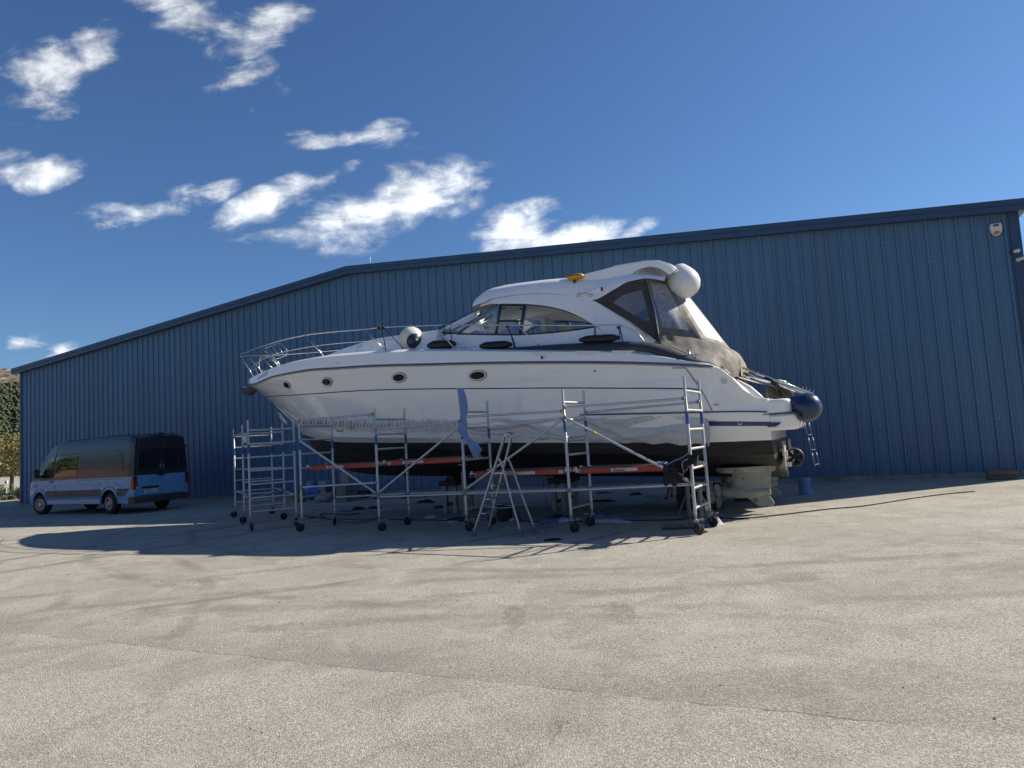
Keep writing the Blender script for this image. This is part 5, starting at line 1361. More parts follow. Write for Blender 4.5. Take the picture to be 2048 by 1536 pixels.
# jacket
M_jack = mat('dark_navy_cloth', (.010, .011, .018), .85, 0, .25, 6, bump=.4, bscale=18); M_pipe = mat('grey_piping', (.20, .20, .24), .6)
j0 = B['o']-np.array([-.12, -.05, 0])
jk = thing('work_jacket', 'dark navy work jacket with grey piping hung over the scaffold brace beside the end ladder', 'jacket', (j0[0]-.2, j0[1]-.12, 0))
j0 = np.array([j0[0]-.2, j0[1]-.12, 0])
oc = [(1327, 930), (1338, 924), (1348, 919), (1358, 913), (1370, 907), (1380, 908), (1392, 912), (1391, 926), (1384, 926), (1375, 928), (1372, 942), (1366, 956), (1360, 965), (1355, 964), (1354, 972), (1345, 972), (1344, 965), (1333, 972), (1330, 973), (1327, 962), (1326, 945)]
cen = [(1352, 935), (1352, 948)]
V = [np.array(rel(P3(u, v, j0), j0)) for u, v in oc]; C = np.array(rel(P3(1353, 938, j0), j0))
mb = MB(); rows = []; rr = random.Random(4)
for t in (1.0, .8, .55, .3, .05):
    row = []
    for i, p in enumerate(V):
        q = C+(p-C)*t; q = q+np.array([0, -(.02+.11*(1-t)+.035*math.sin(i*2.3+t*5)+.02*math.sin(i*4.1+t*9)), 0]); row.append(q)
    rows.append(row)
mb.grid(rows, closed=True); rows_b = [[p+np.array([0, .10*(1-t)+.02, 0]) for p in [C+(q-C)*t for q in V]] for t in (1.0, .5, .05)]; mb.grid(rows_b, closed=True); mb.build('jacket_body', M_jack, jk, smooth=True)
for ln in ([(1328, 929.5), (1346, 920), (1356, 917), (1371, 907)], [(1371, 918), (1361, 923), (1360, 933), (1364, 944)], [(1391, 911), (1390, 920), (1392, 927)], [(1353, 945), (1359, 949), (1362, 946)]):
    mb = MB(); mb.tube(spl([np.array(rel(P3(u, v, j0), j0))+np.array([0, -.14, 0]) for u, v in ln]), .007, 5); mb.build('piping', M_pipe, jk, smooth=True)
# rag laid on the platform end
def rag(label, P, rx, ry, h, m, seed, cat='rag', name='rag', group=None, rot=0):
    r = random.Random(seed); t = thing(name, label, cat, (P[0], P[1], P[2] if len(P) > 2 else 0), rot, group); mb = MB(); rows = []
    N = 16
    ph = [r.uniform(0, 6.28) for _ in range(4)]
    for j, s in enumerate((1.0, .82, .6, .35, .08)):
        row = []
        for i in range(N):
            a = 2*math.pi*i/N; w = 1+.28*math.sin(3*a+ph[0])+.18*math.sin(5*a+ph[1])
            z = h*.75*(1-s**5)*(.75+.45*math.sin(4*a+ph[2]+j*1.3)+.35*math.sin(7*a+ph[3]-j))+.006+ (0 if j == 0 else .004)
            row.append((rx*s*w*math.cos(a), ry*s*w*math.sin(a), max(.004, z)))
        rows.append(row)
    mb.grid(rows, closed=True); mb.add(rows[-1], [tuple(range(N))]); mb.build('cloth', m, t, smooth=True); return t

# ---------------------------------------------------------------- step ladder
M_lad = mat('step_ladder_aluminium', (.45, .44, .41), .4, .7, .1, 8, dirt=((.50, .46, .38), 8, .55, .6)); M_foot = mat('blue_grey_foot_wrap', (.10, .15, .20), .8, 0, .25, 12, bump=.4)
f1, f2, r1, r2 = gnd(948, 1072), gnd(977, 1063.5), gnd(1043, 1073.5), gnd(1071, 1065)
fm, rm = (f1+f2)/2, (r1+r2)/2; o_ = (fm+rm)/2
dirn = (rm-fm)/np.linalg.norm(rm-fm)
top_m = fm+(rm-fm)*.60
T1 = P3(1011, 868, top_m-(f2-f1)*.30); T2 = P3(1024, 870, top_m+(f2-f1)*.30)
J1 = f1+(T1-f1)*((915-1072)/(868-1072)); J2 = f2+(T2-f2)*((914-1063.5)/(870-1063.5))
ld = thing('step_ladder', 'paint spattered aluminium A frame step ladder standing in front of the scaffold', 'step ladder', (o_[0], o_[1], 0))
R_ = lambda P: (P[0]-o_[0], P[1]-o_[1], P[2])
for f, T in ((f1, T1), (f2, T2)):
    mb = MB(); mb.bar(R_(f+np.array([0, 0, .04])), R_(T), .055, .026, up=(dirn[0], dirn[1], .3)); mb.build('front_rail', M_lad, ld, bevel=.004)
mb = MB(); mb.tube(spl([R_(T1-np.array([0, 0, .05])), R_(T1+np.array([0, 0, .02])), R_((T1+T2)/2+np.array([0, 0, .05])), R_(T2+np.array([0, 0, .02])), R_(T2-np.array([0, 0, .05]))]), .017, 8); mb.build('handle', M_ss, ld, smooth=True)
for r, J in ((r1, J1), (r2, J2)):
    kn = r+(J-r)*.80+dirn*.03; mb = MB(); mb.tube(spl([R_(r+np.array([0, 0, .04])), R_(r+(kn-r)*.5), R_(kn), R_(kn+(J-kn)*.6+np.array([0, 0, .03])), R_(J)]), .018, 8); mb.build('rear_leg', M_lad, ld, smooth=True)
for i, v in enumerate((1024, 996, 969.5, 945)):
    t = (1068-v)/(1068-869); a = f1+(T1-f1)*t; b = f2+(T2-f2)*t; dep = .10 if i < 3 else .24
    mb = MB(); m_ = (a+b)/2; ang = math.atan2((b-a)[1], (b-a)[0]); Lr = float(np.linalg.norm((b-a)[:2]))
    mb.box(np.array(R_(m_))+np.array([dirn[0], dirn[1], 0])*dep*.35, (Lr, dep, .022 if i < 3 else .03), Matrix.Rotation(ang, 3, 'Z')); mb.build('step', M_lad, ld, bevel=.004)
for a, T, r, J in ((f1, T1, r1, J1), (f2, T2, r2, J2)):
    mb = MB(); p = a+(T-a)*.29; q = r+(J-r)*.36; mb.tube([R_(p), R_((p+q)/2-np.array([0, 0, .02])), R_(q)], .009, 6); mb.build('spreader', M_ss, ld)
for q in (f1, f2, r1, r2):
    mb = MB(); mb.lathe(R_(q), (0, 0, 1), [(0, .055), (.02, .05), (.08, .038), (.13, .033)], 10); mb.build('wrapped_foot', M_foot, ld, smooth=True)
mb = MB(); mb.tube([R_(r1+np.array([0, 0, .06])), R_(r2+np.array([0, 0, .06]))], .013, 6); mb.build('foot_tie', M_foot, ld)

# ---------------------------------------------------------------- fenders and gear on board
def bworld(P): return bw(P[0], -P[1], P[2])            # boat frame (x,-b,z) to world
def free_boat(name, label, cat, P, group=None): return thing(name, label, cat, bworld(P), B_ANG, group)
def capsule(mb, c, half, r, n=14, seg=20, flat=1.0, p=2.4):
    rows = []
    for i in range(n+1):
        t = -1+2*i/n; t = math.sin(t*math.pi/2); rad = r*(max(0, 1-abs(t)**p))**.45+.004
        rows.append([(c[0]+half*t, c[1]+rad*math.cos(q), c[2]+rad*flat*math.sin(q)) for q in np.linspace(0, 2*math.pi, seg, endpoint=False)])
    mb.grid(rows, closed=True); mb.add(rows[0], [tuple(range(seg))]); mb.add(rows[-1], [tuple(range(seg))])
def px_per_m(P): return F_PX/float(np.linalg.norm(bworld(P)-np.array([0, 0, CAM_H])))
for (u, v, w, h, lab, lines) in ((883, 689.5, 63, 18, 'long black covered fender on the side deck just behind the white ball fender', [((886, 651), (887, 678)), ((898, 652), (903, 680))]),
                         (991.5, 690.5, 69, 16, 'long black covered fender on the side deck below the opening cabin window', [((1013, 651), (1023, 672)), ((1023, 672), (1030, 692))]),
                         (1198.6, 677.5, 80, 15.5, 'long black covered fender furthest aft, on top of the dark gunwale cover', [((1236, 652), (1240, 680)), ((1238, 652), (1246, 682))])):
    c = C3(u, v, 1.74); s = px_per_m(c); t = free_boat('long_fender', lab, 'fender', c, 'long black fenders on the side deck')
    t.rotation_euler[1] = .06; mb = MB(); hw = w/s/2/.93; rr0 = h/s/2*1.02; mb.lathe((-hw, 0, 0), (1, 0, 0), [(0, rr0*.15), (.03, rr0*.45), (.14, rr0*.92), (.20, rr0), (2*hw-.20, rr0), (2*hw-.14, rr0*.92), (2*hw-.03, rr0*.45), (2*hw, rr0*.15)], 20); mb.build('fender_body', M_black, t, smooth=True, autosmooth=40)
    for a, b_ in lines:
        pa, pb = C3(*a, 1.88)-c, C3(*b_, 1.80)-c; mb = MB(); mb.tube([pa, (pa+pb)/2+np.array([.01, 0, -.01]), pb], .010 if b_[1] < 690 else .018, 6); mb.build('lanyard', M_rope, t, smooth=True)
    mb = MB(); q = C3(lines[0][0][0], lines[0][0][1], 1.93)-c; mb.lathe(q-np.array([.03, 0, 0]), (1, 0, 0), [(0, .022), (.06, .022)], 8); mb.build('rail_hitch', M_rope, t)
# white ball fender
def ball(mb, c, r, ax, tip, nose=1.35, seg=28):
    prof = []
    for i in range(19):
        a = math.pi*i/18; t = -math.cos(a)*r; rad = math.sin(a)*r
        if t > 0: t = t*(1+(nose-1)*(t/r)**1.2); 
        prof.append((t, rad))
    mb.lathe(c, ax, prof, seg)
c = C3(823, 677.5, 1.35); s = px_per_m(c); r = 24/s
t = free_boat('ball_fender', 'round off white ball fender with navy nose cap on the foredeck', 'fender', c)
ax = Vector((.62, -.55, -.35)).normalized()
mb = MB(); ball(mb, (0, 0, 0), r, ax, 0, 1.0); mb.build('ball', M_whitef, t, smooth=True)
mb = MB(); mb.lathe((0, 0, 0), ax, [(r*.80, r*.64), (r*.86, r*.60), (r*1.0, r*.42), (r*1.12, r*.22), (r*1.18, .05)], 24); mb.build('nose_cap', M_navyp, t, smooth=True)
for a, b_ in (((765, 655), (771, 700)), ((770, 656), (808, 699))):
    pa, pb = C3(*a, 1.80)-c, C3(*b_, 1.70)-c; mb = MB(); mb.tube([pa, pb], .011, 6); mb.build('lanyard', M_rope, t, smooth=True)
for u in (758, 766): 
    mb = MB(); q = C3(u, 655.5, 1.80)-c; mb.lathe(q-np.array([.03, 0, 0]), (1, 0, 0), [(0, .028), (.02, .036), (.05, .036), (.07, .026)], 10); mb.build('rail_hitch', M_rope, t, smooth=True)
# white cylinder fender with navy end
c = C3(735, 696, 1.2); s = px_per_m(c); t = free_boat('cylinder_fender', 'off white cylindrical fender with navy end lying on the foredeck', 'fender', c)
rr_ = 7.0/s; h1 = 36/s
mb = MB(); mb.lathe((-h1/2-.07, 0, 0), (1, 0, 0.05), [(0, rr_*.6), (.02, rr_*.95), (.05, rr_), (h1, rr_), (h1+.01, rr_*.98)], 20); mb.build('fender_body', M_whitef, t, smooth=True, autosmooth=50)
mb = MB(); mb.lathe((h1/2-.065, 0, .03), (1, 0, 0.05), [(0, rr_*1.01), (.08, rr_), (.14, rr_*.7), (.17, rr_*.3)], 20); mb.build('end_cap', M_navyp, t, smooth=True, autosmooth=50)
# large white buoy hung from the hardtop
c = C3(1366, 563, .62); s = px_per_m(c); t = free_boat('pear_fender', 'large white pear shaped fender hanging behind the hardtop arch', 'fender', c); r = 31/s
ax = Vector((-.34, .10, .93)).normalized()
mb = MB(); mb.lathe((0, 0, 0), ax, [(-r*1.08, .01), (-r*1.04, r*.30), (-r*.92, r*.58), (-r*.68, r*.83), (-r*.35, r*.99), (0, r*1.0), (r*.3, r*.92), (r*.62, r*.76), (r*.88, r*.60), (r*.98, r*.52), (r*1.04, r*.40), (r*1.06, .02)], 32); mb.build('fender_body', mat('clean_white_vinyl', (.74, .74, .72), .3, 0, .03), t, smooth=True)
mb = MB(); mb.tube([ax*r*1.05, Vector(C3(1335, 545, .9)-c)], .012, 6); mb.build('lanyard', M_rope, t)
# navy buoy at the stern
c = C3(1613, 815, 1.62); s = px_per_m(c)*1.06; t = free_boat('stern_fender', 'large glossy navy blue pear shaped fender tied behind the bathing platform', 'fender', c); r = 29/s
ax = Vector((-.80, 0, .36)).normalized()
mb = MB(); mb.lathe((0, 0, 0), ax, [(-r*1.0, .01), (-r*.96, r*.27), (-r*.84, r*.54), (-r*.6, r*.80), (-r*.3, r*.96), (0, r*1.0), (r*.3, r*.95), (r*.65, r*.77), (r*1.0, r*.52), (r*1.3, r*.28), (r*1.5, r*.13), (r*1.62, r*.11), (r*1.64, .02)], 32); mb.build('fender_body', M_bluef, t, smooth=True)
mb = MB(); mb.tube(spl([ax*r*1.6, Vector(C3(1565, 796, 1.75)-c), Vector(C3(1520, 787, 1.2)-c)]), .010, 6); mb.build('lanyard', M_rope, t, smooth=True)
mb = MB(); mb.tube([Vector(C3(1595, 822, 1.80)-c), Vector(C3(1606, 834, 1.85)-c)], .012, 6); mb.build('lanyard', M_rope, t)
# dark ball behind the gangway
c = C3(1560, 786, -.35); s = px_per_m(c); t = free_boat('dark_fender', 'dark brown covered ball fender behind the gangway with a pale crown', 'fender', c); r = 25/s
mb = MB(); mb.lathe((0, 0, 0), (0, .2, 1), [(-r*.8, .02), (-r*.75, r*.5), (-r*.4, r*.9), (0, r), (r*.4, r*.9), (r*.7, r*.68)], 24); mb.build('cover', mat('brown_cover', (.030, .024, .018), .7, 0, .3, 5, bump=.4), t, smooth=True)
mb = MB(); mb.lathe((0, 0, 0), (0, .2, 1), [(r*.68, r*.67), (r*.85, r*.5), (r*.98, r*.2), (r*1.0, .01)], 24); mb.build('crown', M_whitef, t, smooth=True)
# yellow light float on the roof
c = C3(1151, 554, 1.12); s = px_per_m(c); t = free_boat('yellow_float', 'small yellow rescue float lying on the hardtop edge', 'float', c)
mb = MB(); hw = 16.5/s; capsule(mb, (0, 0, 0), hw, .07, flat=.85, p=4); mb.build('float_body', mat('yellow_plastic', (.62, .33, .02), .35, 0, .08, 6), t, smooth=True)
mb = MB(); mb.box((-.01, -.06, .035), (.22, .02, .015)); mb.build('label', M_blk, t)
mb = MB(); mb.lathe((-.02, -.03, -.07), (0, 0, -1), [(0, .03), (.06, .022)], 8); mb.build('foot', M_blk, t)

# ---------------------------------------------------------------- masking film on the lower hull
def film_mat():
    m = bpy.data.materials.new('masking_film'); m.use_nodes = True; nt = m.node_tree; g = G(nt); b = nt.nodes['Principled BSDF']
    P = g.n('ShaderNodeTexCoord').outputs['Object']
    mp = g.n('ShaderNodeMapping', i={'Vector': P, 'Scale': (1.3, 1, 5)}).outputs[0]
    n = g.noise(mp, 2.2, 5, .6, 1.2); n2 = g.noise(P, 14, 4, .6, .8)
    nt.links.new(g.ramp(n, [(.3, (.60, .60, .585)), (.7, (.74, .735, .72))]), b.inputs['Base Color'])
    b.inputs['Roughness'].default_value = .26; b.inputs['Specular IOR Level'].default_value = .7
    h = g.m('ADD', n, g.m('MULTIPLY', n2, .16))
    bp = g.n('ShaderNodeBump', i={'Height': h, 'Strength': .55, 'Distance': .08}); nt.links.new(bp.outputs[0], b.inputs['Normal'])
    return m
M_film = film_mat()
def film(u0, u1, vt, vb, seed, amp, label, slant=0, folds=12):
    r = random.Random(seed); ph = [r.uniform(0, 6.28) for _ in range(8)]; NU, NV = 170, 20
    rows = []
    for j in range(NV+1):
        t = j/NV; row = []
        for i in range(NU+1):
            s = i/NU; u = u0+(u1-u0)*s; a, b_ = vt(u), vb(u)
            rag_ = 1.6*math.sin(u*.19+ph[0])+1.1*math.sin(u*.43+ph[1])
            v = a+(b_-a)*t + (rag_*(1-t) if slant == 0 else 0) + (2.0*t*math.sin(u*.11+ph[2]))
            w = math.sin(math.pi*min(1, t*1.15+.02))
            if not slant: f = abs(math.sin(s*folds*2.1+t*.7+ph[3]+.8*math.sin(s*9+ph[4])))**2.2 + .6*abs(math.sin(s*folds*.9-t*.9+ph[5]))**3
            else: f = (1-abs(math.sin(t*4.6+s*3.3+ph[3]+.7*math.sin(s*11+ph[4]))))**4*1.1 + .9*(1-abs(math.sin(t*2.7-s*7.5+ph[5]+.6*math.sin(s*7))))**5 + .5*(1-abs(math.sin(t*7+s*15+ph[6])))**6
            q = on_hull(u, v, .012+amp*f*w); row.append(L3(*q))
        rows.append(row)
    mb = MB(); mb.grid(rows); o = mb.build('masking_film', M_film, smooth=True, solid=.002); o.location = bw(0, 0, 0); o.rotation_euler[2] = B_ANG
    tag(o, label, 'masking film', 'masking films taped along the lower hull'); return o
ip = lambda P: (lambda u: float(np.interp(u, [p[0] for p in P], [p[1] for p in P])))
film(606, 702, ip([(606, 838), (640, 836), (702, 838)]), ip([(606, 856), (650, 858), (702, 863)]), 1, .05, 'short pleated strip of masking film on the hull below the bow', 0, 22)
film(703, 928, ip([(703, 838), (800, 838), (870, 836), (928, 840)]), ip([(703, 863), (800, 864), (928, 866)]), 2, .040, 'pleated masking film on the hull from the bow to the blue sheet', 0, 46)
film(929, 1412, ip([(929, 838), (1050, 834), (1150, 831), (1300, 831), (1412, 833)]), ip([(929, 867), (1060, 876), (1160, 883), (1290, 886), (1360, 889), (1412, 889)]), 3, .085, 'long loose wrinkled masking film on the hull, aft half', 1)
# torn corner hanging off at the aft end
a = [on_hull(1411, 840, .03), on_hull(1416, 839, .05), on_hull(1421, 868, .14), on_hull(1418, 893, .12), on_hull(1416, 893, .10), on_hull(1409, 868, .06)]
mb = MB(); mb.add([L3(*q) for q in a], [(0, 1, 2, 5), (5, 2, 3, 4)]); o = mb.build('loose_tape', M_film, solid=.003); o.location = bw(0, 0, 0); o.rotation_euler[2] = B_ANG; tag(o, 'torn flap of film hanging loose at the aft end of the masking', 'film flap')
a = [C3(557, 822, .02), C3(562, 828, .02), C3(566, 835, .05), C3(574, 842, .06), C3(575, 850, .06), C3(567, 846, .04), C3(562, 838, .0)]
mb = MB(); mb.add([q+np.array([0, -.03+.03*(i % 3), 0]) for i, q in enumerate(a)]+[sum(a)/7+np.array([0, -.07, 0])], [(i, (i+1) % 7, 7) for i in range(7)]); o = mb.build('torn_film', M_film, solid=.003); o.location = bw(0, 0, 0); o.rotation_euler[2] = B_ANG; tag(o, 'scrap of torn masking film clinging to the stem of the yacht', 'film scrap')

# ---------------------------------------------------------------- supports under the keel
M_tim = mat('weathered_timber', (.17, .145, .115), .85, 0, .25, 4, bump=.3, stretch=(8, 8, 1)); M_tim2 = mat('dark_timber', (.035, .028, .022), .85, 0, .3, 4, bump=.3); M_post = mat('grey_steel_post', (.26, .25, .235), .6, .2, .15, 5)
def trestle(u, v, w, label, ztop):
    P = gnd(u, v); t = thing('keel_trestle', label, 'trestle', (P[0], P[1], 0), B_ANG, 'trestles under the keel')
    for x in (0, w):
        for y in (0, .75):
            mb = MB(); mb.box((x, y, (ztop-.2)/2), (.10, .10, ztop-.2)); mb.build('leg', M_post, t, bevel=.006)
    for y in (0, .75):
        mb = MB(); mb.box((w/2, y, .22), (w-.10, .06, .08)); mb.build('cross_rail', M_tim2, t)
    mb = MB(); mb.box((w/2, .375, ztop-.14), (w+.18, 1.0, .12)); mb.build('bolster', M_tim2, t, bevel=.01)
    mb = MB(); mb.box((w/2, .375, ztop-.04), (w-.02, .7, .075)); mb.build('wedge', M_tim2, t, bevel=.01)
    return t
trestle(893, 1027, .26, 'keel trestle with pale steel legs under the forward part of the keel', .84)
trestle(1111, 1022, .22, 'keel trestle with pale steel legs amidships, behind the step ladder', .80)
P = gnd(932, 1036); t = thing('prop_post', 'tall pale steel prop standing beside the forward keel trestle', 'prop', (P[0], P[1], 0), B_ANG)
mb = MB(); mb.box((0, 0, .5), (.085, .085, 1.0)); mb.build('post', M_post, t, bevel=.006); mb = MB(); mb.tube([(0, 0, 1.0), (0, 0, 1.14)], .018, 8); mb.box((0, 0, 1.14), (.16, .16, .02)); mb.build('screw_jack', M_fork, t)
for (u, v, lab) in ((1379, 1031, 'steel stern prop just left of the end scaffold frame, under the dark bottom'), (1404, 1040, 'steel stern prop seen through the end scaffold frame')):
    P = gnd(u, v); t = thing('stern_prop', lab, 'prop', (P[0], P[1], 0), B_ANG, 'steel props under the stern')
    mb = MB(); mb.tube([(0, 0, 0), (0, 0, .62)], .04, 10); mb.build('post', M_post, t, smooth=True, autosmooth=40)
    mb = MB(); mb.tube([(-.22, .1, 0), (0, 0, .45)], .02, 8); mb.tube([(.25, .1, 0), (0, 0, .45)], .02, 8); mb.build('leg', M_post, t)
    mb = MB(); mb.box((0, 0, .66), (.3, .3, .08)); mb.build('pad', M_tim2, t)
P = gnd(1425, 1022); t = thing('stern_crib', 'stack of dark timber baulks under the stern beside the propellers', 'timber stack', (P[0]-.1, P[1]+.5, 0), B_ANG)
for k in range(3):
    for j in range(2):
        mb = MB(); 
        if k % 2: mb.box((0, -.22+.44*j, .08+.16*k), (.8, .18, .155))
        else: mb.box((-.28+.56*j, 0, .08+.16*k), (.18, .75, .155))
        mb.build('baulk', M_tim2, t, bevel=.008)
# folding trestle seen below the platform
P = gnd(1333, 998)
t = thing('saw_horse', 'small folding saw horse with black rubber feet behind the jacket', 'saw horse', (P[0], P[1], 0), B_ANG)
for x0, x1, y in ((0, .12, 0), (.38, .30, 0), (0.02, .12, .5), (.40, .30, .5)):
    mb = MB(); mb.bar((x0, y, .0), (x1, .25, .55), .035, .035); l = mb.build('leg', M_tim, t); mb = MB(); mb.box((x0, y, .03), (.06, .06, .07)); mb.build('rubber_foot', M_blk, l)
mb = MB(); mb.box((.21, .25, .57), (.5, .07, .06)); mb.build('top_bar', M_tim, t)
# ribbed timber block near the end frame
P = gnd(1362, 1058); t = thing('ribbed_mat', 'pale ribbed timber fender roll lying on the asphalt beside the end scaffold wheel', 'timber roll', (P[0], P[1], 0), -.15)
for k in range(13):
    mb = MB(); mb.lathe((-.30+k*.052, 0, .055), (1, 0, 0), [(0, .04), (.008, .052), (.035, .052), (.043, .04)], 12); mb.build('rib', M_tim, t, smooth=True)

# ---------------------------------------------------------------- things lying about
M_rw = mat('white_rag', (.42, .44, .50), .85, 0, .15, 8, bump=.4); M_rb = mat('blue_rag', (.11, .16, .30), .85, 0, .2, 8, bump=.4); M_rd = mat('dark_rag', (.025, .027, .034), .9, 0, .3, 8, bump=.4); M_rg = mat('grey_rag', (.18, .19, .22), .85, 0, .2, 8, bump=.4)
rags = [(1108, 1043, .22, .12, .05, M_rb, 'crumpled blue rag in the heap beside the fourth frame wheel'), (1128, 1044, .14, .10, .08, M_rw, 'white crumpled rag between the blue rag and the fourth frame wheel'), (1118, 1036, .16, .10, .07, M_rd, 'dark rag at the back of the rag heap'),
        (1207, 1044, .30, .10, .05, M_rw, 'white and grey drop cloth strip right of the fourth frame'), (1226, 1040, .26, .08, .05, M_rg, 'grey drop cloth strip behind the white one'), (1253, 1038, .22, .07, .04, M_rb, 'blue drop cloth end at the right of the cloth pile'), (1240, 1046, .30, .06, .03, M_rw, 'long thin white strip of cloth in front of the cloth pile'), (1202, 1033, .12, .08, .10, M_rb, 'blue cloth peak at the left back of the cloth pile'), (1175, 1050, .16, .06, .04, M_rg, 'grey rag against the rear fourth frame wheel'),
        (1092, 1053, .10, .06, .07, M_rb, 'small blue cloth cone on the asphalt right of the step ladder'),
        (862, 1036, .13, .09, .07, M_rw, 'white and black rag in the open under the second bay'), (918, 1041, .24, .10, .07, M_rd, 'dark rag left of the third frame wheel'), (905, 1045, .12, .06, .03, M_rw, 'pale rag in front of the dark one, left of the third frame wheel'), (965, 1038, .22, .10, .05, M_rb, 'blue and white rag behind the step ladder foot'), (1020, 1042, .18, .08, .05, M_rw, 'white rag between the step ladder legs'),
        (853, 1006, .26, .12, .10, M_rd, 'dark rag far back under the keel'), (716, 1020, .20, .10, .09, M_rd, 'dark glove like rag under the first bay'), (690, 1024, .22, .12, .05, M_rb, 'blue rag under the first bay'), (655, 1019, .22, .08, .04, M_rw, 'white scrap by the first inner wheel'), (747, 1017, .20, .09, .05, M_rd, 'dark scrap further right under the first bay'), (882, 1016, .22, .12, .06, M_rd, 'dark rag just left of the forward keel trestle'),
        (1205, 987, .20, .10, .04, M_rd, 'scrap of dark cloth far back under the hull'), (1273, 990, .16, .12, .07, M_rd, 'dark bundle far back near the saw horse'), (1303, 994, .16, .08, .04, M_rg, 'grey scrap far back near the saw horse'), (1205, 1004, .30, .12, .05, M_rd, 'flat black cloth under the hull amidships')]
for i, (u, v, rx, ry, h, m, lab) in enumerate(rags):
    P = gnd(u, v); rag(lab, (P[0], P[1]), rx, ry, h, m, i+20, rot=-.3, group='rags and cloths under the yacht')
P = P3(1322, 928, B['o']+np.array([-.6, .5, 0])); 
q = ray_plane(1322, 928.5, (0, 0, 1), 1.066); rag('pale rag on the end of the fourth bay platform', (q[0], q[1], 1.066), .15, .07, .035, M_rb, 77, rot=-.4)
# flat black pad in the sunlight line
P = gnd(1105, 1080); mb = MB(); mb.lathe((0, 0, 0), (0, 0, 1), [(0, .14), (.012, .14), (.014, .12)], 20); o = mb.build('rubber_disc', M_blk, smooth=True, autosmooth=40, loc=(P[0], P[1], .001)); tag(o, 'flat round black rubber disc on the asphalt in front of the scaffold', 'rubber disc')
# bucket and tin between the ladder legs
def bucket(u, v, r0, r1, h, m, label, name='bucket', handle=True):
    P = gnd(u, v); t = thing(name, label, 'bucket', (P[0], P[1], 0)); mb = MB()
    mb.lathe((0, 0, 0), (0, 0, 1), [(0, .01), (.0, r0), (h*.94, r1), (h*.94, r1+.008), (h, r1+.008), (h, r1-.004), (h*.1, r0-.006), (h*.1, .01)], 24); mb.build('pail', m, t, smooth=True, autosmooth=35)
    if handle:
        mb = MB(); mb.tube([(r1*math.cos(a), .02*math.sin(a)-r1*.3*math.sin(a), h*.9-.10*math.sin(a)) for a in np.linspace(0, math.pi, 9)], .004, 5); mb.build('handle', M_ss, t)
    return t
bucket(1050, 1040, .11, .13, .25, mat('grey_pail', (.12, .12, .115), .5, 0, .1), 'grey pail standing behind the step ladder')
bucket(1010, 1042, .14, .16, .33, M_black, 'black pail standing behind the step ladder, left of the grey one')
M_bb = mat('blue_plastic', (.05, .095, .27), .45, 0, .12, 6)
P = gnd(1611, 989); t = thing('blue_tub', 'blue paper roll standing on end in the shade right of the yacht stern', 'paper roll', (P[0], P[1], 0))
mb = MB(); mb.lathe((0, 0, 0), (0, 0, 1), [(0, .125), (.37, .125), (.37, .035), (.30, .035)], 28); mb.build('roll', M_bsheet, t, smooth=True, autosmooth=35)
mb = MB(); rows = [[(-.124+.004*j, -.02-.05*j, z) for z in (.0, .12, .25, .37)] for j in range(3)]; mb.add([(-.125, 0, .37), (-.15, -.05, .37), (-.12, -.08, .02), (-.17, -.03, .0)], [(0, 1, 2, 3)]); mb.add([(.12, .02, .12), (.20, .03, .03), (.25, .0, .0), (.13, -.02, .0)], [(0, 1, 2, 3)]); mb.build('loose_end', M_bsheet, t, solid=.003)
t['label'] = 'standing roll of blue wiping paper in the shade right of the yacht stern'; t.name = 'paper_roll'
# clutter against the hall wall
M_gbox = mat('grey_green_plastic', (.13, .16, .13), .5, 0, .1, 5); M_wbox = mat('white_carton', (.33, .34, .35), .7, 0, .1, 5); M_bbag = mat('blue_plastic_bag', (.02, .14, .42), .35, 0, .2, 6, bump=.6, bscale=12); M_wbag = mat('clear_plastic_bag', (.26, .29, .33), .35, 0, .25, 8, bump=.7, bscale=12); M_gbag = mat('green_bag', (.10, .19, .06), .6, 0, .3, 8, bump=.4)
def crate(u, v, w, d, h, m, label, cat='box', name='storage_box', lid=True, rot=-TH, z=0):
    P = gnd(u, v); t = thing(name, label, cat, (P[0]+d/2*WS, P[1]+d/2*WC, z), rot)
    mb = MB(); mb.add([(x*w/2*s_, y*d/2*s_, zz) for zz, s_ in ((0, .92), (h, 1)) for x, y in ((-1, -1), (1, -1), (1, 1), (-1, 1))], [(0, 1, 2, 3), (4, 5, 6, 7), (0, 1, 5, 4), (1, 2, 6, 5), (2, 3, 7, 6), (3, 0, 4, 7)]); mb.build('body', m, t, bevel=.012)
    if lid: mb = MB(); mb.box((0, 0, h+.012), (w*1.04, d*1.04, .03)); mb.build('lid', m, t, bevel=.008)
    return t
def bag(u, v, r, h, m, label, name='plastic_bag', seed=1, z=0):
    P = gnd(u, v); rr = random.Random(seed); t = thing(name, label, 'bag', (P[0], P[1], z)); mb = MB(); rows = []
    for j in range(9):
        s = j/8; rad = r*math.sin(math.pi*(.12+.80*s))**.7; row = []
        for i in range(20):
            a = 2*math.pi*i/20; w = 1+.12*math.sin(3*a+s*5+seed)+.08*math.sin(7*a-s*6+seed*2)+rr.uniform(-.05, .05); row.append((rad*w*math.cos(a), rad*w*.8*math.sin(a), h*s*(1+.1*math.sin(2*a))))
        rows.append(row)
    mb.grid(rows, closed=True); mb.add(rows[0], [tuple(range(20))]); mb.add(rows[-1], [tuple(range(20))]); mb.build('bag_body', m, t, smooth=True)
    mb = MB()
    for k in range(5): a = k*1.25; mb.add([(0, 0, h*.9), (.05*math.cos(a), .05*math.sin(a), h*.95), (.10*math.cos(a+.2), .08*math.sin(a+.2), h*1.22), (.02, 0, h*1.1)], [(0, 1, 2, 3)])
    mb.build('tied_top', m, t); return t
bag(632, 999, .34, .50, M_bbag, 'bright blue tied rubbish bag by the hall wall, seen behind the first bay', seed=3)
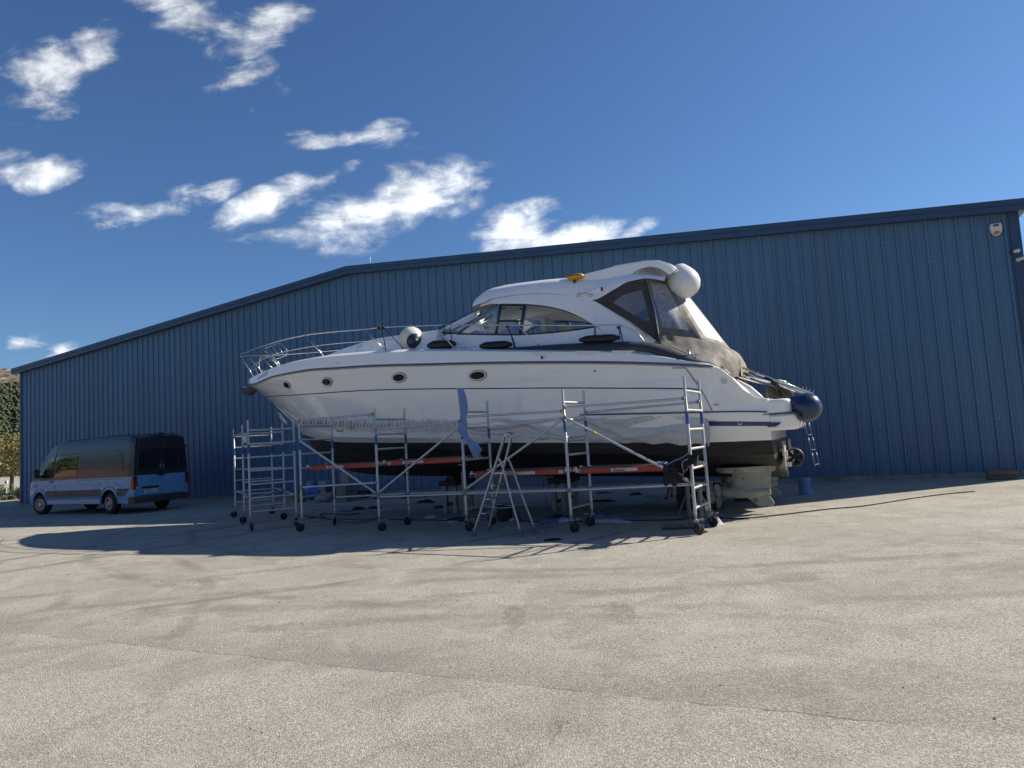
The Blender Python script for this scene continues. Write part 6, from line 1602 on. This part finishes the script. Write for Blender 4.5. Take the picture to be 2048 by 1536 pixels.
bag(621, 998, .18, .55, M_wbox, 'white bag standing behind the blue rubbish bag', seed=5)
bag(600, 1004, .22, .36, M_gbag, 'dull green bag left of the blue rubbish bag, between two scaffold posts', seed=7)
bag(648, 1004, .28, .26, M_wbag, 'crumpled clear plastic bag on the ground in front of the blue rubbish bag', seed=9)
crate(645, 999, .38, .34, .30, M_wbox, 'lower white carton behind the blue rubbish bag')
crate(645, 999, .36, .32, .26, M_wbox, 'upper white carton, on top of the lower white carton', z=.345)
crate(660, 1000, .40, .30, .46, M_black, 'black open tool case right of the white cartons', lid=False)
crate(682, 1005, .40, .36, .55, M_gbox, 'tall grey green storage bin by the wall, lowest of the bin stack')
crate(693, 1003, .42, .36, .30, M_gbox, 'small grey green storage bin leaning on the bin stack', z=.0)
crate(690, 1004, .34, .30, .30, mat('pale_green_plastic', (.22, .25, .20), .5, 0, .1), 'pale green bin on top of the tall grey green one', z=.60)
for (u, v, r, h, m, lab) in ((706, 1001, .05, .24, M_wbox, 'white tall canister on the ground right of the bins'), (698.5, 1001, .035, .18, M_wbox, 'thin white spray can on the ground beside the bins'), (688, 1003, .05, .16, M_bb, 'blue bottle in front of the storage bins')):
    P = gnd(u, v); t = thing('canister', lab, 'canister', (P[0], P[1], 0)); mb = MB(); mb.lathe((0, 0, 0), (0, 0, 1), [(0, r), (h*.8, r), (h*.88, r*.5)], 14); mb.build('can', m, t, smooth=True, autosmooth=40); mb = MB(); mb.lathe((0, 0, h*.88), (0, 0, 1), [(0, r*.45), (h*.12, r*.45)], 10); mb.build('cap', M_wht, t, smooth=True, autosmooth=40)
P = gnd(722, 1000); t = thing('wire_crate', 'pale wire crate on its side against the hall wall', 'crate', (P[0], P[1]+.1, 0), -TH)
mb = MB()
for x in np.linspace(-.22, .22, 6): mb.tube([(x, 0, .02), (x, 0, .48)], .006, 5)
for z in np.linspace(.02, .48, 6): mb.tube([(-.22, 0, z), (.22, 0, z)], .006, 5)
mb.build('front_grid', M_wbox, t)
for (a, b_) in (((-.22, 0, .02), (-.22, .3, .02)), ((.22, 0, .02), (.22, .3, .02)), ((-.22, 0, .48), (-.22, .3, .48)), ((.22, 0, .48), (.22, .3, .48)), ((-.22, .3, .02), (-.22, .3, .48)), ((.22, .3, .02), (.22, .3, .48)), ((-.22, .3, .48), (.22, .3, .48))):
    mb = MB(); mb.tube([a, b_], .007, 5); mb.build('frame_wire', M_wbox, t)
mb = MB(); mb.box((0, .15, .17), (.34, .2, .26)); mb.build('contents', M_black, t)
# boards
for (u0, v0, u1, v1, w, lab) in ((741, 998, 818, 995, .22, 'white painted board lying flat behind the second frame'), (800, 997, 862, 993.5, .30, 'second white board with a loose sheet of paper, right of the first')):
    a, b_ = gnd(u0, v0), gnd(u1, v1); t = thing('white_board', lab, 'board', ((a[0]+b_[0])/2, (a[1]+b_[1])/2, 0), math.atan2(b_[1]-a[1], b_[0]-a[0])); L = float(np.linalg.norm(b_-a))
    mb = MB(); mb.box((0, 0, .07), (L, w, .022)); mb.build('plank', mat('white_board_paint', (.48, .50, .56), .5), t, bevel=.004); mb = MB(); mb.box((-L*.35, 0, .029), (.06, w, .058)); mb.box((L*.35, 0, .029), (.06, w, .058)); mb.build('batten', M_tim2, t)
# tool cart and tools right of the pods, on the ground behind
crate(1488, 1003, .42, .5, .26, mat('dark_blue_case', (.03, .045, .07), .5), 'low dark blue tool case on the ground behind the drive pods')
# cables
def cable(pts, label, r=.010, name='power_cable', seed=0):
    rr = random.Random(seed); P = []
    for (u, v) in pts: q = gnd(u, v); P.append(np.array([q[0], q[1], r+.001]))
    o = MB(); o.tube(spl(P, 6), r, 6); c = o.build(name, M_rope, smooth=True); tag(c, label, 'cable', 'black cables on the asphalt'); return c
cable([(1950, 984), (1900, 988), (1830, 997), (1780, 1005), (1720, 1014), (1660, 1019), (1600, 1026), (1540, 1033), (1480, 1038), (1440, 1036), (1425, 1033)], 'thick black hose running from the right across the sunlit asphalt to the stern', .011, 'hose', 1)
cable([(1395, 1035), (1360, 1040), (1300, 1041.5), (1240, 1042), (1170, 1045), (1100, 1043), (1060, 1044), (1000, 1041)], 'black cable lying behind the end scaffold wheels', .010, seed=2)
cable([(560, 1033), (600, 1032), (640, 1036), (668, 1041), (700, 1040), (730, 1041), (760, 1037), (790, 1040), (840, 1041), (900, 1042), (940, 1046)], 'black cable along the inner wheels of the first two bays', .010, seed=3)
cable([(614, 1038), (630, 1036), (650, 1037), (640, 1030), (655, 1028), (690, 1030), (720, 1027)], 'coiled black cable end beside the first frame', .012, seed=4)
cable([(676, 1046), (700, 1045), (725, 1046), (745, 1041), (762, 1040)], 'short black cable between the first and second frames', .008, seed=5)
# thin cable hanging from the hull
pa, pb = bw(*bt(1084, 953, .4)), gnd(1100, 1040)
mb = MB(); mb.tube(spl([pa, pa*.7+pb*.3+np.array([0, 0, -.05]), pa*.25+pb*.75+np.array([0, 0, -.08]), pb+np.array([0, 0, .01])]), .006, 5); o = mb.build('hanging_cable', M_rope, smooth=True); tag(o, 'thin black cable hanging down from the hull bottom right of the step ladder', 'cable')
# gloves, bottle and rubbish beside the end frame
P = gnd(1413, 1053); t = thing('glove_pair', 'pale work gloves standing on bottles beside the end scaffold frame', 'gloves', (P[0]-.05, P[1]+.05, 0))
for dx in (-.10, .08):
    mb = MB(); mb.lathe((dx, 0, 0), (0, 0, 1), [(0, .03), (.02, .035), (.16, .035), (.22, .015), (.26, .015)], 12); mb.build('bottle', mat('green_glass', (.05, .10, .08), .2) if dx < 0 else M_rg, t, smooth=True, autosmooth=50)
    mb = MB(); mb.lathe((dx, 0, .24), (.15, 0, 1), [(0, .016), (.03, .03), (.08, .034), (.13, .022), (.15, .008)], 10); mb.build('glove', M_wht, t, smooth=True)
P = gnd(1426, 1052); rag('crumpled silver and white plastic at the foot of the end frame', (P[0], P[1]), .14, .09, .13, M_rw, 91)
# small stones and specks on the yard
mb = MB(); rs = random.Random(8)
for i in range(1500):
    x = rs.uniform(-14, 12); y = rs.uniform(2.2, 17)
    if rs.random() < .55: y = rs.uniform(2.0, 8)
    s = rs.uniform(.003, .009)*(1 if rs.random() < .95 else 1.8); a = rs.uniform(0, 6)
    mb.add([(x+s*math.cos(a+k*2.09), y+s*math.sin(a+k*2.09), .0005) for k in range(3)]+[(x, y, s*.9)], [(0, 1, 3), (1, 2, 3), (2, 0, 3)])
o = mb.build('gravel', mat('loose_stone', (.30, .275, .24), .9, 0, .3, 30)); o['kind'] = 'stuff'
# ================================================================== VAN
M_vdk = mat('dark_grey_van_paint', (.026, .027, .031), .24, 0, .05, 2, coat=.25, spec=.4)
M_vbl = mat('light_blue_van_paint', (.13, .30, .50), .28, 0, .04, 2, coat=.12, spec=.35)
M_vpl = mat('grey_plastic_cladding', (.040, .040, .042), .5, 0, .1, 8)
M_vgl = mat('tinted_van_glass', (.006, .007, .008), .03, 0, .1, 2, coat=1.0)
M_redl = mat('red_tail_lens', (.55, .015, .012), .15, 0, .05); M_redd = mat('dark_red_lens', (.12, .006, .006), .15)
RLw, ang_ = gnd(226, 1028), math.radians(30)
Fv = np.array([-math.cos(ang_), math.sin(ang_)]); Pv = np.array([math.sin(ang_), math.cos(ang_)])     # forward, and from near side to far side
# van frame: origin on the ground under the rear axle centre, +x forward, +y = left (near) side
oc_ = RLw[:2]+Pv*.86
van = thing('camper_van', 'high roof van, dark grey above and light blue below, parked beside the hall', 'van', (oc_[0], oc_[1], 0), math.atan2(Fv[1], Fv[0]))
# left of forward (-.87,.5) is (-.5,-.87): towards the viewer
WB, RO, FO = 4.49, 1.36, .99
X0, X1 = -RO, WB+FO
R_W = .355
ztop = pchip([X0, X0+.10, X0+.35, 0, 2.5, 3.35, 3.75, 4.15, 4.5, 4.85, 5.15, 5.35, X1], [2.50, 2.57, 2.61, 2.63, 2.62, 2.57, 2.44, 2.15, 1.80, 1.42, 1.27, 1.17, .98])
def halfw(x, z):
    w = 1.0
    if z > 1.15: w -= .13*((z-1.15)/1.4)**1.5
    if z < .55: w -= .02
    if x > 4.3: w -= .16*((x-4.3)/(X1-4.3))**2.2
    if x > 3.3 and z > 1.3: w -= .06*min(1, (x-3.3))*((z-1.3))
    if x < X0+.25: w -= .04*((X0+.25-x)/.25)**2
    if 1.06 < z < 1.20: w += .012
    return w
def zbot(x):
    zb = .36
    for xw in (0, WB):
        d = abs(x-xw)
        if d < .47: zb = max(zb, .36+math.sqrt(.47**2-d*d)*.98)
    return zb
xs = sorted(set([round(v, 3) for v in list(np.linspace(X0, X1, 46))+[xw+.47*math.cos(q) for xw in (0, WB) for q in np.linspace(0, math.pi, 15)]]))
mb = MB(); rows = []
LV = [0, .10, .22, .35, .48, .60, .72, .84, .92, .97, 1.0]
for x in xs:
    zb, zt = zbot(x), ztop(x); Z = [.36, .50, .62, .84, 1.04, 1.10, 1.22, 1.30, 1.6, 1.95, 2.25, 2.45]
    Z = [zb] + [max(zb+.002*i, min(z, zt-.10+.004*i)) for i, z in enumerate(Z[1:])]
    side = [(halfw(x, z), z) for z in Z]
    wt = side[-1][0]
    for t, dz in ((.94, .06), (.82, .025), (.5, .005), (0, 0)): side.append((wt*t, zt-dz))
    rows.append([(x, w, z) for w, z in side]+[(x, -w, z) for w, z in side[::-1][1:]])
nS = len(rows[0]); fs_mat = []
for i in range(len(rows)-1):
    for j in range(nS-1):
        P = [rows[i][j], rows[i][j+1], rows[i+1][j+1], rows[i+1][j]]; zm = sum(p[2] for p in P)/4; xm = sum(p[0] for p in P)/4
        mb.cur = 0 if zm > 1.235-.0*xm and not (xm > 5.0 and zm < 1.1) else 1
        if xm > 4.2 and zm > 1.12 and abs(P[0][1]) < .9 : mb.cur = 0
        mb.add(P, [(0, 1, 2, 3)])
mb.cur = 0; n = nS
body = mb.build('body', [M_vdk, M_vbl], van, smooth=True, autosmooth=32)
import bmesh
bm = bmesh.new(); bm.from_mesh(body.data); bmesh.ops.remove_doubles(bm, verts=bm.verts, dist=1e-4); bmesh.ops.recalc_face_normals(bm, faces=bm.faces); bm.to_mesh(body.data); bm.free(); body.data.set_sharp_from_angle(angle=math.radians(32))
# closed nose
r_ = rows[-1]; mb = MB(); mb.add(r_, [tuple(range(len(r_)))]); mb.build('bonnet_front', M_vbl, van)
def vside(x, z, off=.006): return (x, halfw(x, z)+off, z)
def spanel(name, poly, m, parent, off=.006, n=10, mirror=True, th=0):
    """panel following the body side; poly = lower and upper edges as (x, z) lists of the same length"""
    out = []
    for sg in ((1, -1) if mirror else (1,)):
        lo, hi = poly; rr = []
        for (a, b_) in zip(lo, hi): rr.append([(lambda x, z: (x, sg*(halfw(x, z)+off), z))(a[0]+(b_[0]-a[0])*t, a[1]+(b_[1]-a[1])*t) for t in np.linspace(0, 1, n)])
        mb = MB(); mb.grid(rr); out.append(mb.build(name, m, parent, smooth=True))
    return out
def lin(a, b, n): return [(a[0]+(b[0]-a[0])*t, a[1]+(b[1]-a[1])*t) for t in np.linspace(0, 1, n)]
# lower cladding strip and sill
spanel('side_cladding', (lin((.49, .60), (WB-.49, .60), 12), lin((.47, .84), (WB-.47, .84), 12)), M_vpl, van, .012)
spanel('side_cladding', (lin((-.90, .60), (-.49, .60), 4), lin((-1.2, .84), (-.49, .84), 4)), M_vpl, van, .012)
spanel('sill', (lin((.50, .36), (WB-.50, .36), 10), lin((.50, .585), (WB-.50, .585), 10)), M_vbl, van, .010)
# glazing on the side
wtop, wbot = 1.98, 1.33
d_ = spanel('front_door_window', ([(3.55, 1.32), (3.8, 1.315), (4.1, 1.31), (4.42, 1.31), (4.62, 1.32)], [(3.50, 2.02), (3.72, 2.02), (3.95, 1.95), (4.22, 1.66), (4.62, 1.325)]), M_vgl, van, .010)
spanel('side_window', (lin((1.95, 1.35), (3.38, 1.33), 8), lin((1.98, 2.03), (3.36, 2.03), 8)), M_vgl, van, .010)
# blank panel outline further back: a pressed frame
for (lo, hi) in ((lin((-.85, 1.36), (1.80, 1.35), 12), lin((-.72, 1.98), (1.83, 2.03), 12)),):
    spanel('blank_window_panel', (lo, hi), M_vdk, van, .007)
# panel joints
def seam(pts, m=M_blk, r=.005):
    for sg in (1, -1):
        mb = MB(); mb.tube([(x, sg*(halfw(x, z)+.002), z) for x, z in pts], r, 4); mb.build('panel_joint', m, van)
seam([(3.44, .60), (3.44, .9), (3.46, 1.2), (3.46, 1.7), (3.42, 2.10), (3.35, 2.42)]); seam([(4.62, .95), (4.60, 1.1), (4.62, 1.28)]); seam([(1.89, .40), (1.89, 1.2), (1.90, 2.08)]); seam([(3.44, 2.10), (2.2, 2.11), (.9, 2.10), (-.9, 2.06)]); seam([(1.88, 1.16), (.6, 1.17), (-1.0, 1.17)])
seam([(3.30, .36), (3.30, .90), (3.44, 1.05)])
# swage over the wheels
for xw in (0, WB):
    for sg in (1, -1):
        mb = MB(); P = [(xw+.53*math.cos(q), sg*(halfw(xw+.53*math.cos(q), .36+.55*math.sin(q))+.006), .36+.56*math.sin(q)) for q in np.linspace(.05, math.pi-.05, 18)]; mb.tube(P, .022, 6); mb.build('wheel_arch_lip', M_vbl, van, smooth=True)
        mb = MB(); P = [(xw+q*.68 if abs(q) < 1 else xw+q*.75, sg*(halfw(xw, .9)+.0), z) for q, z in ((-1.1, .88), (-.8, .96), (-.55, 1.08), (-.2, 1.13), (.2, 1.13), (.55, 1.08), (.8, .96), (1.1, .88))]; mb.tube(spl(P), .012, 6); mb.build('pressed_crease', M_vbl, van, smooth=True)
# windscreen
mb = MB(); rr = []
for x in np.linspace(3.78, 4.80, 8): 
    z = ztop(x); rr.append([(x+.02*(1-t*t), t*(halfw(x, z-.10)-.10), z+.008+.0*t) for t in np.linspace(-1, 1, 9)])
mb.grid(rr); mb.build('windscreen', M_vgl, van, smooth=True)
# mirrors
for sg in (1, -1):
    mb = MB(); mb.box((4.30, sg*1.17, 1.53), (.12, .20, .24)); mo = mb.build('wing_mirror', M_vpl, van, bevel=.03, seg=3, smooth=True, autosmooth=40)
    mb = MB(); mb.box((4.30, sg*1.15, 1.36), (.11, .18, .09)); mb.bar((4.36, sg*.93, 1.38), (4.31, sg*1.12, 1.40), .05, .06); mb.build('mirror_foot', M_vpl, mo, bevel=.015)
    mb = MB(); mb.box((4.232, sg*1.17, 1.53), (.006, .16, .19)); mb.build('mirror_glass', M_vgl, mo)
    mb = MB(); mb.box((3.60, sg*(halfw(3.6, 1.17)+.02), 1.17), (.20, .03, .05)); mb.build('door_handle', M_blk, van, bevel=.01)
    for xx in (3.55, 1.35, -.95):
        mb = MB(); mb.box((xx, sg*(halfw(xx, .72)+.016), .73), (.06, .01, .03)); mb.build('side_marker', M_org, van)
    mb = MB(); mb.prism([(5.12, sg*.86, .78), (5.40, sg*.78, .74), (5.44, sg*.74, .95), (5.14, sg*.885, 1.08)], (0, sg*.03, 0)); mb.build('headlight', mat('clear_headlight', (.5, .52, .55), .1), van)
# wheels
def van_wheel(x, sg, steer=0):
    y = sg*.86
    mb = MB(); mb.lathe((0, -.11*sg, 0), (0, sg, 0), [(0, .20), (0, .30), (.02, .335), (.05, R_W), (.18, R_W), (.21, .335), (.225, .30), (.225, .21), (.10, .205)], 36)
    w = mb.build('wheel', M_tyre, van, smooth=True, autosmooth=50, loc=(x, y, R_W), rotz=steer)
    mb = MB(); mb.lathe((0, .100*sg, 0), (0, sg, 0), [(0, .215), (.035, .215), (.035, .19), (.0, .175), (-.01, .12), (.02, .10), (.045, .07), (.045, .01)], 32); r_ = mb.build('rim', M_rim, w, smooth=True, autosmooth=30)
    mb = MB()
    for k in range(10):
        a = k*math.pi/5; mb.lathe((.15*math.cos(a), .095*sg, .15*math.sin(a)), (0, sg, 0), [(0, .020), (.012, .020)], 8)
    mb.build('rim_hole', M_blk, w)
for x in (0, WB):
    for sg in (1, -1): van_wheel(x, sg, .30 if x else 0)
# underbody and dark wheel housings
mb = MB(); mb.box(((X0+X1)/2-.1, 0, .50), (X1-X0-.5, 1.5, .26)); mb.box((2.2, 0, .36), (3.2, 1.5, .10)); mb.build('underbody', M_blk, van)
for xw in (0, WB):
    for sg in (1, -1):
        mb = MB(); rr = []
        for y in (.55, .97): rr.append([(xw+.475*math.cos(q), sg*y, .36+.465*math.sin(q)) for q in np.linspace(0, math.pi, 14)])
        mb.grid(rr); mb.add([p for p in rr[0]], [tuple(range(14))]); mb.build('wheel_housing', M_blk, van)
# rear face
rz = rows[0]; mb = MB()
mb.cur = 0; hi_ = [p for p in rz if p[2] >= 1.225]; lo_ = [p for p in rz if p[2] <= 1.235]
L_ = [p for p in rz[:nS//2+1]]
pts_hi = [(X0, halfw(X0, z), z) for z in np.linspace(1.25, 2.30, 8)]+[(X0, rz[nS//2-k][1], rz[nS//2-k][2]) for k in (3, 2, 1, 0)]
mb.cur = 0; P = pts_hi+[(p[0], -p[1], p[2]) for p in pts_hi[::-1][1:]]; mb.add(P, [tuple(range(len(P)))])
mb.cur = 1; P = [(X0, halfw(X0, z), z) for z in (.36, .6, .9, 1.25)]; P = P+[(p[0], -p[1], p[2]) for p in P[::-1]]; mb.add(P, [tuple(range(len(P)))])
mb.build('rear_panel', [M_vdk, M_vbl], van)
XR = X0-.012
def rear_plate(name, y0, y1, z0, z1, m, parent=van, t=.02, inset=.0, bev=.01, taper=0):
    mb = MB(); mb.prism([(XR, y0, z0), (XR, y1, z0), (XR, y1-taper*np.sign(y1-y0)*0, z1), (XR, y0, z1)], (-t, 0, 0)); return mb.build(name, m, parent, bevel=bev)
for sg in (1, -1):
    y0, y1 = sg*.008, sg*.86
    mb = MB(); mb.prism([(XR, y0, 1.245), (XR, y1, 1.245), (XR, y1-.03*sg, 1.9), (XR, y1-.10*sg, 2.45), (XR, y0, 2.50)], (-.02, 0, 0)); up_ = mb.build('rear_door', M_vdk, van, bevel=.012)
    mb = MB(); mb.prism([(XR-.021, y0+.04*sg, 1.42), (XR-.021, y1-.05*sg, 1.42), (XR-.021, y1-.085*sg, 2.06), (XR-.021, y0+.04*sg, 2.10)], (-.008, 0, 0)); mb.build('rear_window', M_vgl, up_, bevel=.02, seg=3)
    lw = rear_plate('rear_door', y0, y1-.02*sg, .58, 1.235, M_vbl, bev=.015)
    for z in (.72, 1.0, 1.55, 2.15):
        mb = MB(); mb.box((X0-.01, sg*.905, z), (.05, .05, .09)); mb.build('hinge', M_vdk if z > 1.2 else M_vbl, van, bevel=.008)
    mb = MB(); mb.prism([(X0-.01, sg*.86, .80), (X0-.01, sg*.985, .80), (X0-.01, sg*.99, 1.22), (X0-.01, sg*.87, 1.24)], (-.03, 0, 0)); tl = mb.build('tail_light', M_redd, van, bevel=.01)
    mb = MB(); mb.prism([(X0+.10, sg*1.0, .80), (X0-.04, sg*.945, .80), (X0-.04, sg*.95, 1.20), (X0+.02, sg*1.0, 1.21)], (0, sg*.012, 0)); mb.build('lens', M_redl, tl, bevel=.006)
    for k in range(4):
        mb = MB(); mb.box((X0-.043, sg*.925, .86+.085*k), (.006, .05, .060)); mb.build('lens', M_redl if k < 3 else M_redd, tl)
    mb = MB(); mb.box((X0-.043, sg*.885, .845), (.006, .03, .07)); mb.build('reversing_lens', M_wht, tl)
    mb = MB(); mb.box((X0-.075, sg*.90, .50), (.012, .12, .05)); mb.build('bumper_reflector', M_redl, van, bevel=.005)
mb = MB(); mb.prism([(X0+.25, 1.0, .34), (X0-.05, .97, .34), (X0-.09, .5, .34), (X0-.09, -.5, .34), (X0-.05, -.97, .34), (X0+.25, -1.0, .34), (X0+.25, -1.0, .58), (X0+.25, 1.0, .58)][:6], (0, 0, .22)); mb.build('rear_bumper', M_vpl, van, bevel=.02, seg=3)
mb = MB(); mb.box((X0-.036, .42, .83), (.03, .60, .07)); mb.build('plate_lamp_bar', M_blk, van, bevel=.01)
mb = MB(); mb.box((X0-.038, .44, .715), (.008, .52, .115)); pl_ = mb.build('number_plate', M_lab, van, bevel=.003)
mb = MB(); mb.box((X0-.0425, .675, .715), (.004, .045, .108)); mb.build('blue_band', M_bluel, pl_)
text_obj('PMTVF 33', .088, M_ink, pl_, (X0-.0445, .42, .715), Matrix(((0, 0, -1), (-1, 0, 0), (0, 1, 0))), sx=.92, bold=.001)
# round emblem on the rear glass
mb = MB(); cz = 1.50
for r in (.072,): mb.tube([(X0-.045, -.0+r*math.cos(q), cz+r*math.sin(q)) for q in np.linspace(0, 2*math.pi, 24)[:-1]], .006, 6, closed=True)
mb.tube([(X0-.045, .035, cz+.058), (X0-.045, 0, cz+.004), (X0-.045, -.035, cz+.058)], .005, 5); mb.tube([(X0-.045, .060, cz+.030), (X0-.045, .028, cz-.055), (X0-.045, 0, cz-.004), (X0-.045, -.028, cz-.055), (X0-.045, -.060, cz+.030)], .005, 5)
mb.build('emblem', M_ss, van, smooth=True)
mb = MB(); mb.prism([(XR-.021, .20, 1.245), (XR-.021, -.14, 1.245), (XR-.021, -.09, 1.205), (XR-.021, -.02, 1.185), (XR-.021, .08, 1.185), (XR-.021, .15, 1.205)], (-.02, 0, 0)); mb.build('handle_recess', M_blk, van, bevel=.006)
mb = MB(); mb.box((X0+.02, 0, 2.60), (.14, .22, .05)); mb.box((X0-.03, 0, 2.585), (.06, .10, .06)); mb.build('roof_camera', M_blk, van, bevel=.012)
mb = MB(); mb.tube([(X0+.3, .70, 2.615), (3.0, .72, 2.60)], .012, 6); mb.tube([(X0+.3, -.70, 2.615), (3.0, -.72, 2.60)], .012, 6); mb.build('roof_gutter', M_vdk, van)
# ================================================================== SURROUNDINGS OF THE YARD (outside the frame: they close the horizon and show in glass and gelcoat)
M_brick = mat('terracotta_render', (.40, .16, .075), .85, 0, .12, .6, bump=.1)
M_tile = mat('roof_tiles', (.22, .10, .06), .85, 0, .2, 3)
M_grey = mat('grey_cladding', (.24, .25, .26), .6, 0, .1, .5)
def block(x, y, w, d, h, m, label, rot=0, nwin=8):
    t = thing('workshop_building', label, 'building', (x, y, 0), rot)
    mb = MB(); mb.box((0, 0, h/2), (w, d, h)); mb.build('wall', m, t)
    mb = MB(); mb.prism([(-w/2-.5, -d/2-.5, h), (w/2+.5, -d/2-.5, h), (0+w/2+.5, 0, h+d*.16), (-w/2-.5, 0, h+d*.16)], (0, 0, .15)); mb.prism([(-w/2-.5, d/2+.5, h), (w/2+.5, d/2+.5, h), (w/2+.5, 0, h+d*.16), (-w/2-.5, 0, h+d*.16)], (0, 0, .15)); mb.build('roof', M_tile, t)
    for sg in (-1, 1):
        for k in range(nwin):
            xx = -w/2+w*(k+.5)/nwin; mb = MB(); mb.box((xx, sg*(d/2+.03), h*.45), (w/nwin*.5, .08, h*.34)); f = mb.build('window', M_wht, t)
            mb = MB(); mb.box((xx, sg*(d/2+.08), h*.45), (w/nwin*.42, .03, h*.28)); mb.build('pane', M_vgl, f)
block(-74, 8, 40, 12, 3.6, M_brick, 'low terracotta workshop with white windows across the yard, left of the hall', math.radians(100))
block(-10, -62, 70, 18, 6.0, M_grey, 'long grey workshop building behind the photographer', math.radians(4), 14)
block(62, -30, 44, 16, 5.0, M_grey, 'grey workshop building across the yard to the right', math.radians(70), 9)
rt = random.Random(21)
tp = None
for i in range(16):
    if i < 10: x, y = -96+rt.uniform(-6, 6), -40+i*11+rt.uniform(-3, 3); h = rt.uniform(11, 16)
    else: x, y = -70+(i-10)*22, -84+rt.uniform(-4, 4); h = rt.uniform(9, 13)
    if i % 4 == 0:
        tp = tree((x, y, 0), 12, (5.2, 5.2, 4.4), 2400, M_leafG, 'dark green roadside tree beyond the yard, outside the picture', rt, name='roadside_tree', group='roadside trees beyond the yard', size=.55); last = tp
    else:
        tp = copy_tree(last); tp.location = (x, y, 0); tp.rotation_euler[2] = rt.uniform(0, 6)
    tp.scale = (h/12,)*3
